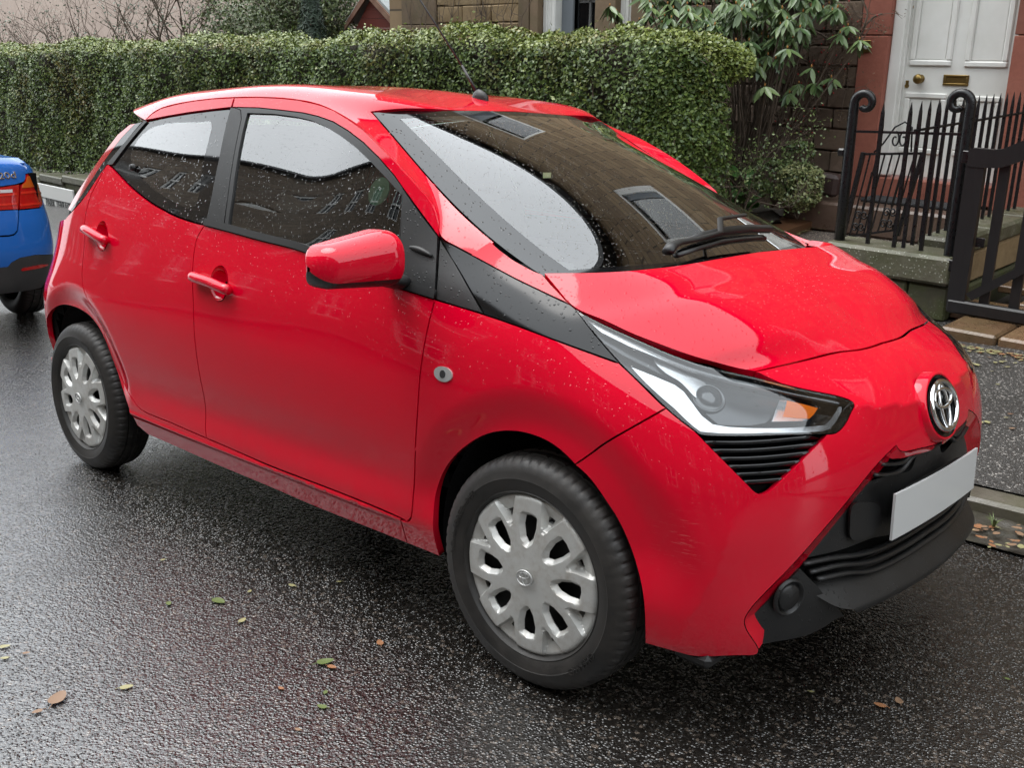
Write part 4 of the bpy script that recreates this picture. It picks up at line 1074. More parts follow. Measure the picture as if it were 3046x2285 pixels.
def cover_geo():
    """eight-spoke wheel cover: dish with oval openings, outer pockets and stud dimples"""
    R = .2025
    def lin(x): return np.clip(x, 0, 1)
    HOLE = np.array([(.415,.0),(.47,-.060),(.60,-.098),(.72,-.105),(.742,-.02),(.735,.050),(.62,.070),(.48,.045)])
    def hgt(x, z):
        r = np.hypot(x, z)/R; a = np.arctan2(z, x); f = (a/(PI/4)+.5) % 1.0-.5       # -.5..5 inside one spoke sector
        h = .012-.010*r*r-.012*lin((r-.93)/.07)**2
        t = f*r*PI/4                                                                   # tangential distance / R
        # outer pocket: a V that opens from the stud to the rim, deepest near its point
        hw = .035+.165*lin((r-.66)/.34)
        h = h-.022*lin((hw-np.abs(t+.04*(r-.8)))/.03)*lin((r-.665)/.03)*(1-.80*lin((r-.78)/.20))
        # openings with a broad bright facet on one flank
        f2 = (a/(PI/4)) % 1.0-.5; ro, ta = r*np.cos(f2*PI/4), r*np.sin(f2*PI/4)
        d = np.full(r.shape, 9.0)
        for (x1, y1), (x2, y2) in zip(HOLE, np.roll(HOLE,-1,0)):
            L2 = (x2-x1)**2+(y2-y1)**2; k = lin(((ro-x1)*(x2-x1)+(ta-y1)*(y2-y1))/L2)
            d = np.minimum(d, np.hypot(ro-x1-k*(x2-x1), ta-y1-k*(y2-y1)))
        d = np.where(inside(HOLE, np.c_[ro.ravel(), ta.ravel()]).reshape(r.shape), 0, d)
        h = h-.013*lin(1-d/.052)
        sd_ = np.hypot((r-.655), t); h = h-.004*lin((.034-sd_)/.014)
        return h
    sh = Sheet(lambda a, b: np.stack([a, -.068-hgt(a,b), b], -1), (-R,R), (-R,R), (40,40))
    th = np.linspace(0,2*PI,120,endpoint=False)
    holes = []
    for k in range(8):
        c = (k+.5)*PI/4; t = np.linspace(0,2*PI,26,endpoint=False)
        pr = HOLE*R
        holes.append(np.c_[pr[:,0]*math.cos(c)-pr[:,1]*math.sin(c), pr[:,0]*math.sin(c)+pr[:,1]*math.cos(c)])
        c2 = k*PI/4+.02; t = np.array([(.735,-.028),(.815,-.055),(.815,.045),(.735,.028)])*R
        holes.append(np.c_[t[:,0]*math.cos(c2)-t[:,1]*math.sin(c2), t[:,0]*math.sin(c2)+t[:,1]*math.cos(c2)])
    lines = []
    def rot(pr, c): return np.c_[pr[:,0]*math.cos(c)-pr[:,1]*math.sin(c), pr[:,0]*math.sin(c)+pr[:,1]*math.cos(c)]
    ho_ = dedupe(resample(shrink(HOLE if area2(HOLE) > 0 else HOLE[::-1], -.052)[0], .02))
    rr = np.linspace(.70,.975,12); hw = .035+.165*np.clip((rr-.66)/.34,0,1)
    for k in range(8):
        lines.append(rot(np.vstack([ho_, ho_[:1]]), (k+.5)*PI/4)*R)
        for w_ in (hw, -hw):
            dl_ = (w_-.04*(rr-.8))/rr+k*PI/4; lines.append(np.c_[rr*np.cos(dl_), rr*np.sin(dl_)]*R)
    return panel_geo(sh, np.c_[R*np.cos(th), R*np.sin(th)], holes, step=.0042, gap=.0003, flange=.012, lines=lines)
tg_ = tyre_geo(); tyre_me = None
cg_ = cover_geo()
def make_wheel(x, sd_, steer, first=[None]):
    w = empty('wheel'); w.parent = CAR; w.location = (x, -.7125*sd_, .287)
    w.rotation_euler = (0, 0 if steer is None else 0, (0 if sd_ > 0 else PI)+ (steer or 0))
    if first[0] is None:
        ty = autosmooth(mk('tyre', tg_[0], tg_[1], TYRE, None, True), 24)
        co = autosmooth(mk('wheel_cover', cg_[0], cg_[1], SILVER, None, True), 22)
        m = MB(); m.lathe([(.0005,-.035),(.06,-.035),(.12,-.03),(.165,-.028),(.178,-.05),(.192,-.060),(.199,-.058)], 48, 'y'); ri_ = m.build('rim', M_simple('steel_rim', (.012,.012,.012), .5), None, True)
        first[0] = (ty, co, ri_)
        L = first[0]
    else:
        L = [o.copy() for o in first[0]]
        for o in L: COL.objects.link(o)
    for o in L: o.parent = w
    b = badge((0,-.0825,0), (0,-1,0), (-.5,0,.86), .047, .037, None, 'cover_badge', False, .0026); b.parent = L[1]
    b.data.materials.clear(); b.data.materials.append(M_simple('badge_silver', (.55,.55,.54), .3, .6))
    L[1].rotation_euler = (0, .35 if x > -1 else .9, 0)
    return w
def wheel_text(w, txt, ang, rad, size, sgn=1):
    tc = bpy.data.curves.new('t', 'FONT'); tc.body = txt; tc.size = size; tc.extrude = .0006; tc.align_x = 'CENTER'
    to = bpy.data.objects.new('t', tc); COL.objects.link(to); dg = bpy.context.evaluated_depsgraph_get(); me = bpy.data.meshes.new_from_object(to.evaluated_get(dg)); bpy.data.objects.remove(to)
    for v in me.vertices:
        r = rad+v.co.y; a = ang-v.co.x/rad
        if sgn < 0: r = rad-v.co.y; a = ang+v.co.x/rad
        v.co = (r*math.cos(a), -.0826-v.co.z-.0012*(1-abs(r-.24)/.03), r*math.sin(a))
    me.name = 'sidewall_lettering'; o = link('sidewall_lettering', me, w, TYRE)
wf_ = make_wheel(0.0, 1, .035); wr_ = make_wheel(-2.34, 1, 0.0)
wheel_text(wf_, 'NOVA-FORCE HP100', 2.75, .232, .021); wheel_text(wf_, 'OLENZO', -.75, .232, .024); wheel_text(wr_, 'NOVA-FORCE HP100', .9, .232, .021); make_wheel(0.0, -1, .035); make_wheel(-2.34, -1, 0.0)
# arch liners, floor pan
for xw in XW:
    for sd_ in (1,-1):
        V = []; n = 30
        for yi, (y, r) in enumerate(((None,.338),(-.62,.336),(-.45,.333))):
            for k in range(n+1):
                t = -.28+(PI+.56)*k/n; px_ = xw+r*math.cos(t); yb = np.interp(px_, PLAN[3:17,0], PLAN[3:17,1]) if y is None else y
                V.append((px_, (min(-.60, yb+.045) if y is None else y)*sd_, .315+r*math.sin(t)))
        F = [(i*(n+1)+k, i*(n+1)+k+1, (i+1)*(n+1)+k+1, (i+1)*(n+1)+k) for i in range(2) for k in range(n)]
        F.append(tuple(range(2*(n+1), 3*(n+1))))
        mk('arch_liner', V, F, PLASTIC, CAR, False)
m = MB(); m.box((-1.17,0,.26), (1.75,1.40,.10)); m.box((-1.17,0,.30), (3.2,.86,.16)); m.build('floor_pan', DARK, CAR)
# mud flap behind the rear sill
# ---- cabin
m = MB(); m.box((-.25,0,.80), (.46,1.26,.20), None, .04); m.box((-.42,-.34,.90), (.14,.36,.10), None, .03); m.build('dashboard', TRIM, CAR)
st = MB(); c = np.array([-.62,-.36,.86]); ax = np.array([-.9,0,.44]); ax /= np.linalg.norm(ax); u_ = np.array([0,1,0.]); v_ = np.cross(ax, u_)
st.tube([c+.18*(u_*math.cos(t)+v_*math.sin(t)) for t in np.linspace(0,2*PI,37)], .016, 8, False); st.tube([c-u_*.17, c+u_*.17], .02, 6); st.tube([c, c-ax*.25], .025, 6)
st.build('steering_wheel', TRIM, CAR, True)
def seat(x, y, back=True):
    m = MB(); m.box((x,y,.52), (.48,.46,.16), None, .05)
    R = np.array(Matrix.Rotation(-.22, 3, 'Y')); m.box((x-.27,y,.83), (.13,.44,.56), R, .05); m.box((x-.36,y,1.17), (.10,.26,.17), R, .04)
    return m.build('seat', FABRIC, CAR)
for y in (-.36,.36): seat(-.98, y)
m = MB(); m.box((-1.80,0,.52), (.48,1.16,.16), None, .05); R = np.array(Matrix.Rotation(-.25,3,'Y')); m.box((-2.08,0,.82), (.12,1.16,.52), R, .05)
for y in (-.35,.35): m.box((-2.15,y,1.10), (.09,.24,.14), R, .03)
m.build('rear_seat', FABRIC, CAR)
for sd_ in (1,-1): MB().box((-1.38,.705*sd_,.62), (1.5,.03,.56), None, .01).build('door_lining', TRIM, CAR)
hl = fgrid(cab_fn, np.linspace(.05, A_TOP, 24), np.linspace(.02,.60,14)); hl = (hl[0]-[0,0,.03], hl[1], hl[2])
geo_obj('headlining', sym(hl), M_simple('headlining_grey', (.25,.25,.25), .9), CAR)

# ================================================================== road, kerb, pavement
# The street tilts: relative to the road plane true vertical leans by G (houses, walls and gates are plumb)
G = np.array([.05,-.07,1.0]); G /= np.linalg.norm(G)
EX = np.array([1,0,0.])-G*G[0]; EX /= np.linalg.norm(EX); EY = np.cross(G, EX)
HR = Matrix(((EX[0],EY[0],G[0]),(EX[1],EY[1],G[1]),(EX[2],EY[2],G[2])))
HM = np.array([EX,EY,G])                               # world -> plumb frame
def h2w(p): return np.atleast_2d(np.array(p, float)) @ HM
def hpx(pts, y=None, z=None):
    """pixels -> plumb-frame points on the plane y = const or z = const"""
    P = on_plane(pts, EY, y) if y is not None else on_plane(pts, G, z)
    return P @ HM.T
def plumb(name, p, label=None, cat=None, group=None):
    """an Empty standing plumb at plumb-frame point p"""
    o = empty(name, h2w(p)[0], label, cat, group); o.rotation_euler = HR.to_euler(); return o

def M_asphalt(name, base, wet, stone=1.0, film_w=.3, bumpy_=.85):
    t = NT(name); co = t.coord()
    v1 = t.node('TexVoronoi'); t.set(v1.inputs['Vector'], co); v1.inputs['Scale'].default_value = 125/stone; v1.inputs['Randomness'].default_value = 1.0
    n1 = t.noise(co, 75, 3, .6); n2 = t.noise(co, .9, 5, .6); n4 = t.noise(co, 9, 3, .5)
    sep = t.node('SeparateColor'); t.set(sep.inputs[0], v1.outputs['Color'])
    dome = t.ramp(v1.outputs['Distance'], [(.05,1),(.55,0)])
    proud = t.ramp(sep.outputs[1], [(.45,.25),(.85,1.0)])                       # some chips stand prouder than others
    hgt = t.math('ADD', t.math('MULTIPLY', dome, proud), t.math('ADD', t.math('MULTIPLY', n1, .9), t.math('MULTIPLY', n4, .6)))
    chip = t.ramp(sep.outputs[0], [(.0,.5),(.80,1.0),(.92,1.8),(.955,9.0)])
    col = t.mix(t.ramp(n2, [(.3,0),(.7,1)]), base, tuple(c*1.4 for c in base))
    col = t.mix(1.0, col, chip, 'MULTIPLY')
    rg = t.math('ADD', t.ramp(n2, [(.3,wet),(.7,wet+.12)]), t.math('MULTIPLY', t.math('SUBTRACT', 1.0, dome), .12))
    nb = t.bump(hgt, bumpy_, .0060)
    film = t.bump(hgt, bumpy_*.8, .0055)
    return t.pbr(col, rg, normal=nb, spec=.7, Coat_IOR=1.65, coat=t.ramp(n2, [(.25,film_w),(.75,film_w*.5)]), coat_rough=.045, coat_normal=film)
ROADM = M_asphalt('wet_asphalt', (.0085,.0068,.0055), .10, 1.0, 1.0, .85)
PAVM = M_asphalt('pavement_asphalt', (.028,.026,.024), .26, .8)
def sheet_grid(name, fn, xs, ys, mat, kind='structure'):
    X, Y = np.meshgrid(xs, ys, indexing='ij'); P = np.stack([X, Y, fn(X, Y)], -1).reshape(-1,3); n = len(ys)
    o = mk(name, P, [(i*n+j, (i+1)*n+j, (i+1)*n+j+1, i*n+j+1) for i in range(len(xs)-1) for j in range(n-1)], mat, None, True)
    return tag(o, kind=kind)
KY0, KY1 = 1.27, 1.41
def pave_z(Y): return .055+.075*np.maximum(0, Y-KY0)
sheet_grid('road', lambda X, Y: np.where(Y < KY0, 0, -.03)+0*X, np.linspace(-60,40,40), np.concatenate([np.linspace(-14,KY0,30), [KY0+.05]]), ROADM)
sheet_grid('pavement', lambda X, Y: pave_z(Y), np.linspace(-60,40,60), np.linspace(KY1-.01,4.35,14), PAVM)
# ground beyond, so nothing is left open under the gardens
sheet_grid('ground', lambda X, Y: np.where(Y > 4, .16+.07*(Y-4), np.where(Y < -13, -.1, -.12)), np.linspace(-90,60,12), np.array([-90,-14.5,-13.5,-13,1.3,3.9,4.3,12,60]), M_simple('earth', (.03,.024,.018), .9))
def M_stone(name, c1, c2, sc=9, lichen=0.0, moss=0.0, rough=.75, wet=0.0):
    t = NT(name); co = t.coord()
    n1 = t.noise(co, sc, 7, .68, .3); n2 = t.noise(co, sc*9, 4, .6)
    col = t.mix(t.ramp(n1, [(.28,0),(.72,1)]), c1, c2)
    col = t.mix(t.math('MULTIPLY', n2, .5), col, tuple(c*.45 for c in c1))
    oi = t.node('ObjectInfo'); col = t.mix(.55, col, t.mix(1.0, col, t.ramp(oi.outputs['Random'], [(0,.62),(1,1.32)]), 'MULTIPLY'))
    if moss:
        mm = t.math('MULTIPLY', t.ramp(t.noise(co, 5.5, 6, .7), [(.42,0),(.62,1)]), moss); col = t.mix(mm, col, (.045,.055,.012))
    if lichen:
        v = t.node('TexVoronoi'); t.set(v.inputs['Vector'], co); v.inputs['Scale'].default_value = 55
        sp = t.math('MULTIPLY', t.ramp(v.outputs['Distance'], [(.16,1),(.28,0)]), t.ramp(t.noise(co, 7, 4), [(.45,0),(.58,1)]))
        col = t.mix(t.math('MULTIPLY', sp, lichen), col, (.42,.43,.36))
    hb = t.math('ADD', n1, t.math('MULTIPLY', n2, .4))
    return t.pbr(col, t.ramp(n1, [(.3,rough-wet),(.8,rough)]), normal=t.bump(hb, .5, .012))
KERBM = M_stone('kerb_stone', (.075,.065,.05), (.13,.115,.09), 6, .15, .35, .55, .25)
KERB = empty('kerb', (0,KY0,0)); tag(KERB, kind='structure')
x = -22.0; k = 0
while x < 9:
    L = random.uniform(.75,1.05)
    m = MB(); m.box((x+L/2, (KY0+KY1)/2+random.uniform(-.006,.006), -.02+random.uniform(-.004,.004)), (L-.012, KY1-KY0+.02, .15), None, .014)
    o = m.build('kerb_stone', KERBM); o.parent = KERB; o.location = (0,-KY0,0)
    x += L; k += 1
# damp litter band in the gutter
GUT = M_stone('gutter_silt', (.022,.019,.015), (.07,.06,.048), 14, 0, .15, .6, .3)
def gut_z(X, Y):
    e_ = np.clip((Y-1.0)/.08,0,1)*np.clip((KY0+.01-Y)/.02,0,1)
    return -.004+e_*(.012+.010*np.sin(X*9.1+3*np.sin(Y*31))*np.cos(X*4.3)+.006*np.sin(X*37)*np.sin(Y*60))
o = sheet_grid('gutter_silt', gut_z, np.linspace(-12,6,500), np.linspace(.98,KY0+.005,22), GUT, None)
tag(o, kind='stuff', label='dark leaf mould and silt packed along the kerb', cat='silt')

# ================================================================== the house behind
YF = 6.0            # facade plane in the plumb frame
def hx(r, pts, y=YF): return hpx(T(r, pts), y=y)
STONE_BROWN = M_stone('stone_brown', (.085,.055,.038), (.17,.115,.082), 5, 0, .12, .8)
STONE_TAN = M_stone('stone_tan', (.19,.125,.06), (.33,.24,.13), 6, 0, .0, .8)
STONE_RED = M_stone('stone_red', (.22,.065,.042), (.30,.105,.07), 3, 0, .0, .75)
STONE_MARGIN = M_stone('stone_margin', (.15,.10,.06), (.20,.14,.085), 3, 0, .25, .75)
def M_coursed(name, c1, c2):
    t = NT(name); co = t.coord(rot=(PI/2,0,0)); b = t.node('TexBrick'); t.set(b.inputs['Vector'], co); b.inputs['Scale'].default_value = 1.0
    for k, v in (('Color1',c1+(1,)),('Color2',c2+(1,)),('Mortar',(.05,.038,.025,1)),('Mortar Size',.012),('Brick Width',.62),('Row Height',.24)): b.inputs[k].default_value = v
    return t.pbr(t.mix(t.math('MULTIPLY', t.noise(co, 6, 5), .6), b.outputs['Color'], tuple(c*.5 for c in c1)), .85)
MORTAR = M_simple('mortar', (.055,.045,.035), .9)
WHITEW = (lambda t: t.pbr(t.mix(t.ramp(t.noise(t.coord(), 3, 5), [(.35,0),(.75,1)]), (.72,.72,.69), (.60,.60,.56)), .38, normal=t.bump(t.noise(t.coord(scale=(40,40,3)), 3, 4), .06, .003)))(NT('white_timber_paint'))
BRASS = (lambda t: t.pbr(t.mix(t.noise(t.coord(), 30, 4), (.16,.105,.035), (.30,.21,.075)), .35, .9))(NT('aged_brass'))
HOUSE = plumb('sandstone_house', (-3.5,YF,0), 'brown stone house with a white panelled door between red sandstone jambs', 'house')
def hobj(mb, name, mat, parent, smooth=False, P0=(-3.5,YF,0)):
    """mesh given in plumb coordinates, child of a plumb Empty at P0"""
    v = np.array(mb.v)-np.array(P0); o = mk(name, v, mb.f, mat, parent, smooth)
    import bmesh
    bm = bmesh.new(); bm.from_mesh(o.data); bmesh.ops.recalc_face_normals(bm, faces=bm.faces); bm.to_mesh(o.data); bm.free()
    return o
dL, dR = hx('ra', [(1175,50),(2155,50)])[:,0]      # door leaf
jL = hx('ra', [(775,400)])[0][0]                   # outer edge of the red jamb
wx = hx('r2', [(663,100),(890,100),(1430,100),(1500,100),(1557,100),(1640,100),(1720,100),(1930,100),(2065,100),(2155,100)])[:,0]
zd0 = .53; zd1 = 2.35
# backing wall with openings left for door and windows
m = MB()
def slab(x0, x1, z0, z1, y0=YF+.05, y1=YF+.35): m.box(((x0+x1)/2,(y0+y1)/2,(z0+z1)/2), (x1-x0,y1-y0,z1-z0))
slab(wx[0]-.3, wx[4], -.9, 3.4); slab(wx[9]+.55, dL-.10, -.9, 3.4); slab(dR+.02, 14, -.9, 3.4); slab(wx[0]-.3,14,3.4,4.2); slab(wx[0]-.3,14,6.0,8.6)
ux = [(-6.0,-4.8),(-2.6,-1.3),(1.2,2.5),(5,6.3)]; xe_ = wx[0]-.3
for a_, b_ in ux: slab(xe_, a_, 4.2, 6.0); xe_ = b_
slab(xe_, 14, 4.2, 6.0)
slab(wx[4], wx[9]+.55, -.9, .75); slab(wx[4], wx[9]+.55, 2.6, 3.4); slab(dL-.10, dR+.02, zd1+.1, 3.4); slab(dL-.10, dR+.02, -.9, zd0-.18)
hobj(m, 'wall', M_coursed('wall_rubble', (.20,.135,.075), (.34,.24,.135)), HOUSE)
m = MB(); m.prism([(YF-.3,8.55),(YF-.3,8.7),(YF+4,11.2),(YF+8,8.7),(YF+8,8.55)], (wx[0]-.4,0,0), (0,1,0), (0,0,1), (14-wx[0]+.4,0,0)); hobj(m, 'roof', M_stone('house_slate', (.03,.033,.038), (.06,.064,.07), 6, 0, 0, .6), HOUSE)
def course_blocks(x0, x1, zs, mat, rnd, lmin=.32, lmax=.75, skip=None):
    for i in range(len(zs)-1):
        x = x0-rnd.uniform(0,.4)
        while x < x1:
            L = rnd.uniform(lmin,lmax); a, b = max(x,x0), min(x+L,x1); x += L
            if b-a < .08: continue
            if skip and skip(a, b, zs[i]): continue
            m = MB(); d = rnd.uniform(.0,.018)
            m.box(((a+b)/2, YF+.03-d/2, (zs[i]+zs[i+1])/2), (b-a-.010, .07+d, zs[i+1]-zs[i]-.010), None, .010)
            v = np.array(m.v); fr = v[:,1] < YF
            v[fr,1] += RNG.normal(0,.004,fr.sum()); v[:,0] += RNG.normal(0,.002,len(v)); v[:,2] += RNG.normal(0,.002,len(v)); m.v = [tuple(k) for k in v]
            hobj(m, 'stone_block', mat, HOUSE)
rnd = random.Random(3)
zsL = [-.45,-.15,.10,.32,.52,.70,.88,1.05,1.22,1.39,1.55,1.66,1.90,2.12,2.32]
course_blocks(wx[9]+.60, jL, zsL, STONE_BROWN, rnd)
zsW = [1.0,1.2,1.40,1.58,1.765,1.945,2.14,2.35]
course_blocks(wx[1], wx[2], zsW, STONE_TAN, rnd, .35, .62)
course_blocks(dR+.30, dR+1.5, zsL, STONE_BROWN, rnd)
# dressed margins: corner pilaster, window margins, mullion, door jambs
def margin(x0, x1, zs, mat, y0=YF-.03, y1=YF+.30, name='margin_stone'):
    for a, b in zip(zs[:-1], zs[1:]):
        m = MB(); m.box(((x0+x1)/2,(y0+y1)/2,(a+b)/2), (x1-x0,y1-y0,b-a-.006), None, .006); hobj(m, name, mat, HOUSE)
margin(wx[0], wx[1], [.3,.95,1.75,2.5], STONE_MARGIN); margin(wx[2], wx[3], [.6,1.5,2.5], STONE_MARGIN)
margin(wx[3]+.004, wx[4], [.6,2.5], STONE_MARGIN, YF-.02)
margin(wx[7], wx[8], [.75,2.6], STONE_MARGIN, YF-.02); margin(wx[9]+.02, wx[9]+.55, [.75,2.6], STONE_MARGIN, YF-.02)
zj = hx('ra', [(900,308)])[0][2]
margin(jL, dL-.10, [.34,zj,2.4], STONE_RED, YF-.035, YF+.30, 'door_jamb'); margin(dR+.02, dR+.29, [.34,zj,2.4], STONE_RED, YF-.035, YF+.30, 'door_jamb')
margin(dL-.10, dR+.02, [zd0-.17,zd0-.012], STONE_RED, YF-.02, YF+.3, 'threshold')
m = MB(); m.box((dL-.40,YF-.10,.30), (.30,.02,.02))
# windows
def window(x0, x1, z0, z1, grey):
    m = MB(); y = YF+.12
    m.box((x0+.08,y,(z0+z1)/2), (.165,.12,z1-z0), None, .008); m.box((x1-.03,y,(z0+z1)/2), (.06,.12,z1-z0), None, .008); m.box(((x0+x1)/2,y,z1-.05), (x1-x0,.12,.1), None, .006); m.box(((x0+x1)/2,y,z0+.05), (x1-x0,.13,.1), None, .006)
    w = hobj(m, 'window', WHITEW, HOUSE)
    for dx in (.055,.105):
        m = MB(); m.box((x0+dx,y-.066,(z0+z1)/2), (.012,.016,z1-z0-.02), None, .004); hobj(m, 'window_moulding', WHITEW, w)
    m = MB(); m.box((x0+.24,y+.06,(z0+z1)/2), (.15,.03,z1-z0-.1), None, .004); hobj(m, 'window_reveal', M_simple('grey_reveal', (.16,.18,.2), .6) if 'grey_reveal' not in bpy.data.materials else bpy.data.materials['grey_reveal'], w)
    m = MB(); m.box(((x0+x1)/2,y+.10,(z0+z1)/2), (x1-x0-.05,.006,z1-z0-.1)); hobj(m, 'pane', PANE, w)
    m = MB(); m.box(((x0+x1)/2,y+.55,(z0+z1)/2), (x1-x0+.8,.02,z1-z0+.4)); hobj(m, 'room_wall', M_simple('dim_room', (.05,.035,.022), .8), w)
PANE = M_glass('house_pane', (.5,.5,.48), False)
for a_, b_ in ux: window(a_, b_, 4.2, 6.0, True)
window(wx[4], wx[7], .76, 2.6, True); window(wx[8], wx[9]+.10, .76, 2.6, False)
# ---- front door
m = MB(); yd = YF+.12
m.box(((dL+dR)/2,yd+.02,(zd0+zd1)/2), (dR-dL,.04,zd1-zd0), None, .004)
DOOR = hobj(m, 'door', WHITEW, HOUSE); tag(DOOR, 'white panelled front door with brass fittings')
m = MB(); m.box((dL-.052,yd-.03,(zd0+zd1)/2), (.095,.14,zd1-zd0), None, .008); m.box((dL-.012,yd-.012,(zd0+zd1)/2), (.03,.05,zd1-zd0), None, .006); fr_ = hobj(m, 'door_frame', WHITEW, DOOR)
def dpanel(pts_top, pts_bot):
    """raised moulding frame and fielded panel between two traced edges (outer corners)"""
    tl, tr = hx('ra', pts_top, yd); bl, br_ = hx('ra', pts_bot, yd)
    x0, x1 = (tl[0]+bl[0])/2, (tr[0]+br_[0])/2; z1, z0 = (tl[2]+tr[2])/2, (bl[2]+br_[2])/2
    return x0, x1, z0, z1
def moulded(x0, x1, z0, z1):
    m = MB(); w = .045
    for (a, b, c, d) in ((x0,x1,z1-w,z1),(x0,x1,z0,z0+w)): m.box(((a+b)/2,yd-.008,(c+d)/2), (b-a,.022,d-c), None, .009)
    for (a, b) in ((x0,x0+w),(x1-w,x1)): m.box(((a+b)/2,yd-.008,(z0+z1)/2), (b-a,.0205,z1-z0-2*w), None, .009)
    p = hobj(m, 'panel_moulding', WHITEW, DOOR)
    m = MB(); m.box(((x0+x1)/2,yd+.0005,(z0+z1)/2), (x1-x0-2*w-.012,.010,z1-z0-2*w-.012), None, .004); hobj(m, 'door_panel', WHITEW, DOOR)
P1 = dpanel([(1265,15),(1645,15)], [(1198,575),(1568,583)]); P2 = dpanel([(1762,15),(2150,15)], [(1682,588),(2066,598)])
moulded(P1[0], P1[1], P1[2], 2.15); moulded(P2[0], P2[1], P2[2], 2.15)
zl1 = hx('ra', [(1350,815)], yd)[0][2]; zl0 = hx('rc', [(1000,690)], yd)[0][2]
moulded(P1[0], P1[1], zl0, zl1); moulded(P2[0], P2[1], zl0, zl1-.01)
kn = hx('ra', [(1298,692)], yd)[0]; lt = hx('ra', [(1500,702),(1725,708)], yd); kh = hx('ra', [(1180,740)], yd)[0]; ph_ = hx('ra', [(1219,60)], yd)[0]
m = MB(); m.lathe([(.034,0),(.034,-.006),(.015,-.012),(.013,-.030),(.030,-.038),(.039,-.052),(.036,-.066),(.020,-.076),(.0005,-.079)], 20, 'y', (kn[0],yd,kn[2])); hobj(m, 'door_knob', BRASS, DOOR, True)
lw = lt[1][0]-lt[0][0]; lc = (lt[0]+lt[1])/2
m = MB(); z = lc[2]
for b_ in (((0,0,.032),(lw,.014,.018)),((0,0,-.032),(lw,.014,.018)),((-lw/2+.013,0,0),(.026,.014,.048)),((lw/2-.013,0,0),(.026,.014,.048)),((0,.002,0),(lw-.05,.006,.046))): m.box((lc[0]+b_[0][0],yd-.006+b_[0][1],z+b_[0][2]), b_[1], None, .003)
hobj(m, 'letter_plate', BRASS, DOOR)
m = MB(); m.box((kh[0],yd-.004,kh[2]+.012), (.026,.008,.036), None, .003); m.lathe([(.0005,-.008),(.017,-.008),(.018,0)], 16, 'y', (kh[0],yd,kh[2]-.012)); hobj(m, 'keyhole_cover', BRASS, DOOR)
m = MB(); m.lathe([(.0005,-.006),(.012,-.006),(.017,-.004),(.018,0)], 18, 'y', (ph_[0],yd,ph_[2])); hobj(m, 'door_lock', BRASS, DOOR, True)
bl = hx('ra', [(783,345),(865,465)], YF-.035); bc = (bl[0]+bl[1])/2
m = MB(); m.box((bc[0],YF-.042,bc[2]), (.070,.014,.094), None, .004); BELL = hobj(m, 'bell_plate', BRASS, HOUSE)
m = MB(); m.lathe([(.0005,-.010),(.011,-.010),(.018,-.002),(.020,0)], 18, 'y', (bc[0],YF-.048,bc[2]-.004)); hobj(m, 'bell_push', WHITEW, BELL, True)
# ---- doorstep and mat
STEPM = M_stone('step_stone', (.10,.062,.045), (.17,.11,.085), 4, 0, .1, .45, .2)
m = MB(); m.box((-2.0,YF-.26,.22), (1.55,.52,.24), None, .02); ob = hobj(m, 'doorstep', STEPM, None, P0=(-2.0,YF-.26,.1)); ob.location = h2w((-2.0,YF-.26,.1))[0]; ob.rotation_euler = HR.to_euler()
tag(ob, 'wide reddish stone doorstep below the white door', 'doorstep')
MATM = (lambda t: t.pbr(t.mix(t.noise(t.coord(), 120, 3), (.012,.012,.013), (.05,.05,.052)), .95, normal=t.bump(t.noise(t.coord(), 400, 2), .8, .006)))(NT('mat_bristle'))
m = MB(); m.box((-1.83,YF-.15,.355), (.78,.26,.03), None, .01); ob = hobj(m, 'doormat', MATM, None, P0=(-1.83,YF-.15,.34)); ob.location = h2w((-1.83,YF-.15,.34))[0]; ob.rotation_euler = HR.to_euler()
tag(ob, 'dark grey bristle doormat lying in front of the white door', 'doormat')

# ---- wooden shed beyond the hedge
SHEDM = (lambda t: t.pbr(t.mix(t.noise(t.coord(scale=(2,2,14)), 4, 6), (.095,.016,.012), (.16,.035,.024)), .6))(NT('shed_boards'))
sh_p = hx('r2', [(340,60),(660,160),(660,190),(340,190)], 7.0)
xa, xb = sh_p[0][0], sh_p[1][0]; xm = hx('r2', [(452,0)], 7.0)[0][0]; za = 2.16
SHED = plumb('garden_shed', (xm,7.0,1.3), 'dark red boarded garden shed with a pale weathered roof beyond the hedge', 'shed')
zb = .4
while zb < 2.1:
    w2 = min(1, max(.05, (za-zb-.03)/.46))
    l_, r_ = xm-(xm-xa+.04)*w2, xm+(xb-xm+.04)*w2
    m = MB(); m.prism([(l_,zb),(r_,zb),(xm+(xb-xm+.04)*min(1,max(.02,(za-zb-.15)/.46)),zb+.118),(xm-(xm-xa+.04)*min(1,max(.02,(za-zb-.15)/.46)),zb+.118)], (0,7.0,0), (1,0,0), (0,0,1), (0,.03,0))
    hobj(m, 'board', SHEDM, SHED, P0=(xm,7.0,1.3)); zb += .122
ROOFM = M_stone('shed_roof', (.30,.33,.33), (.42,.45,.46), 7, 0, .1, .7)
m = MB(); m.prism([(xm,za+.06),(xb+.12,1.68),(xb+.12,1.73),(xm,za+.10)], (0,6.95,0), (1,0,0), (0,0,1), (0,1.9,0)); ro = hobj(m, 'roof', ROOFM, SHED, P0=(xm,7.0,1.3))
m = MB(); m.prism([(xm,za+.06),(xa-.12,1.80),(xa-.12,1.85),(xm,za+.10)], (0,6.95,0), (1,0,0), (0,0,1), (0,1.9,0)); hobj(m, 'roof', ROOFM, SHED, P0=(xm,7.0,1.3))
BARGE = (lambda t: t.pbr(t.mix(t.noise(t.coord(), 9, 5), (.12,.03,.02), (.28,.19,.13)), .7))(NT('barge_board'))
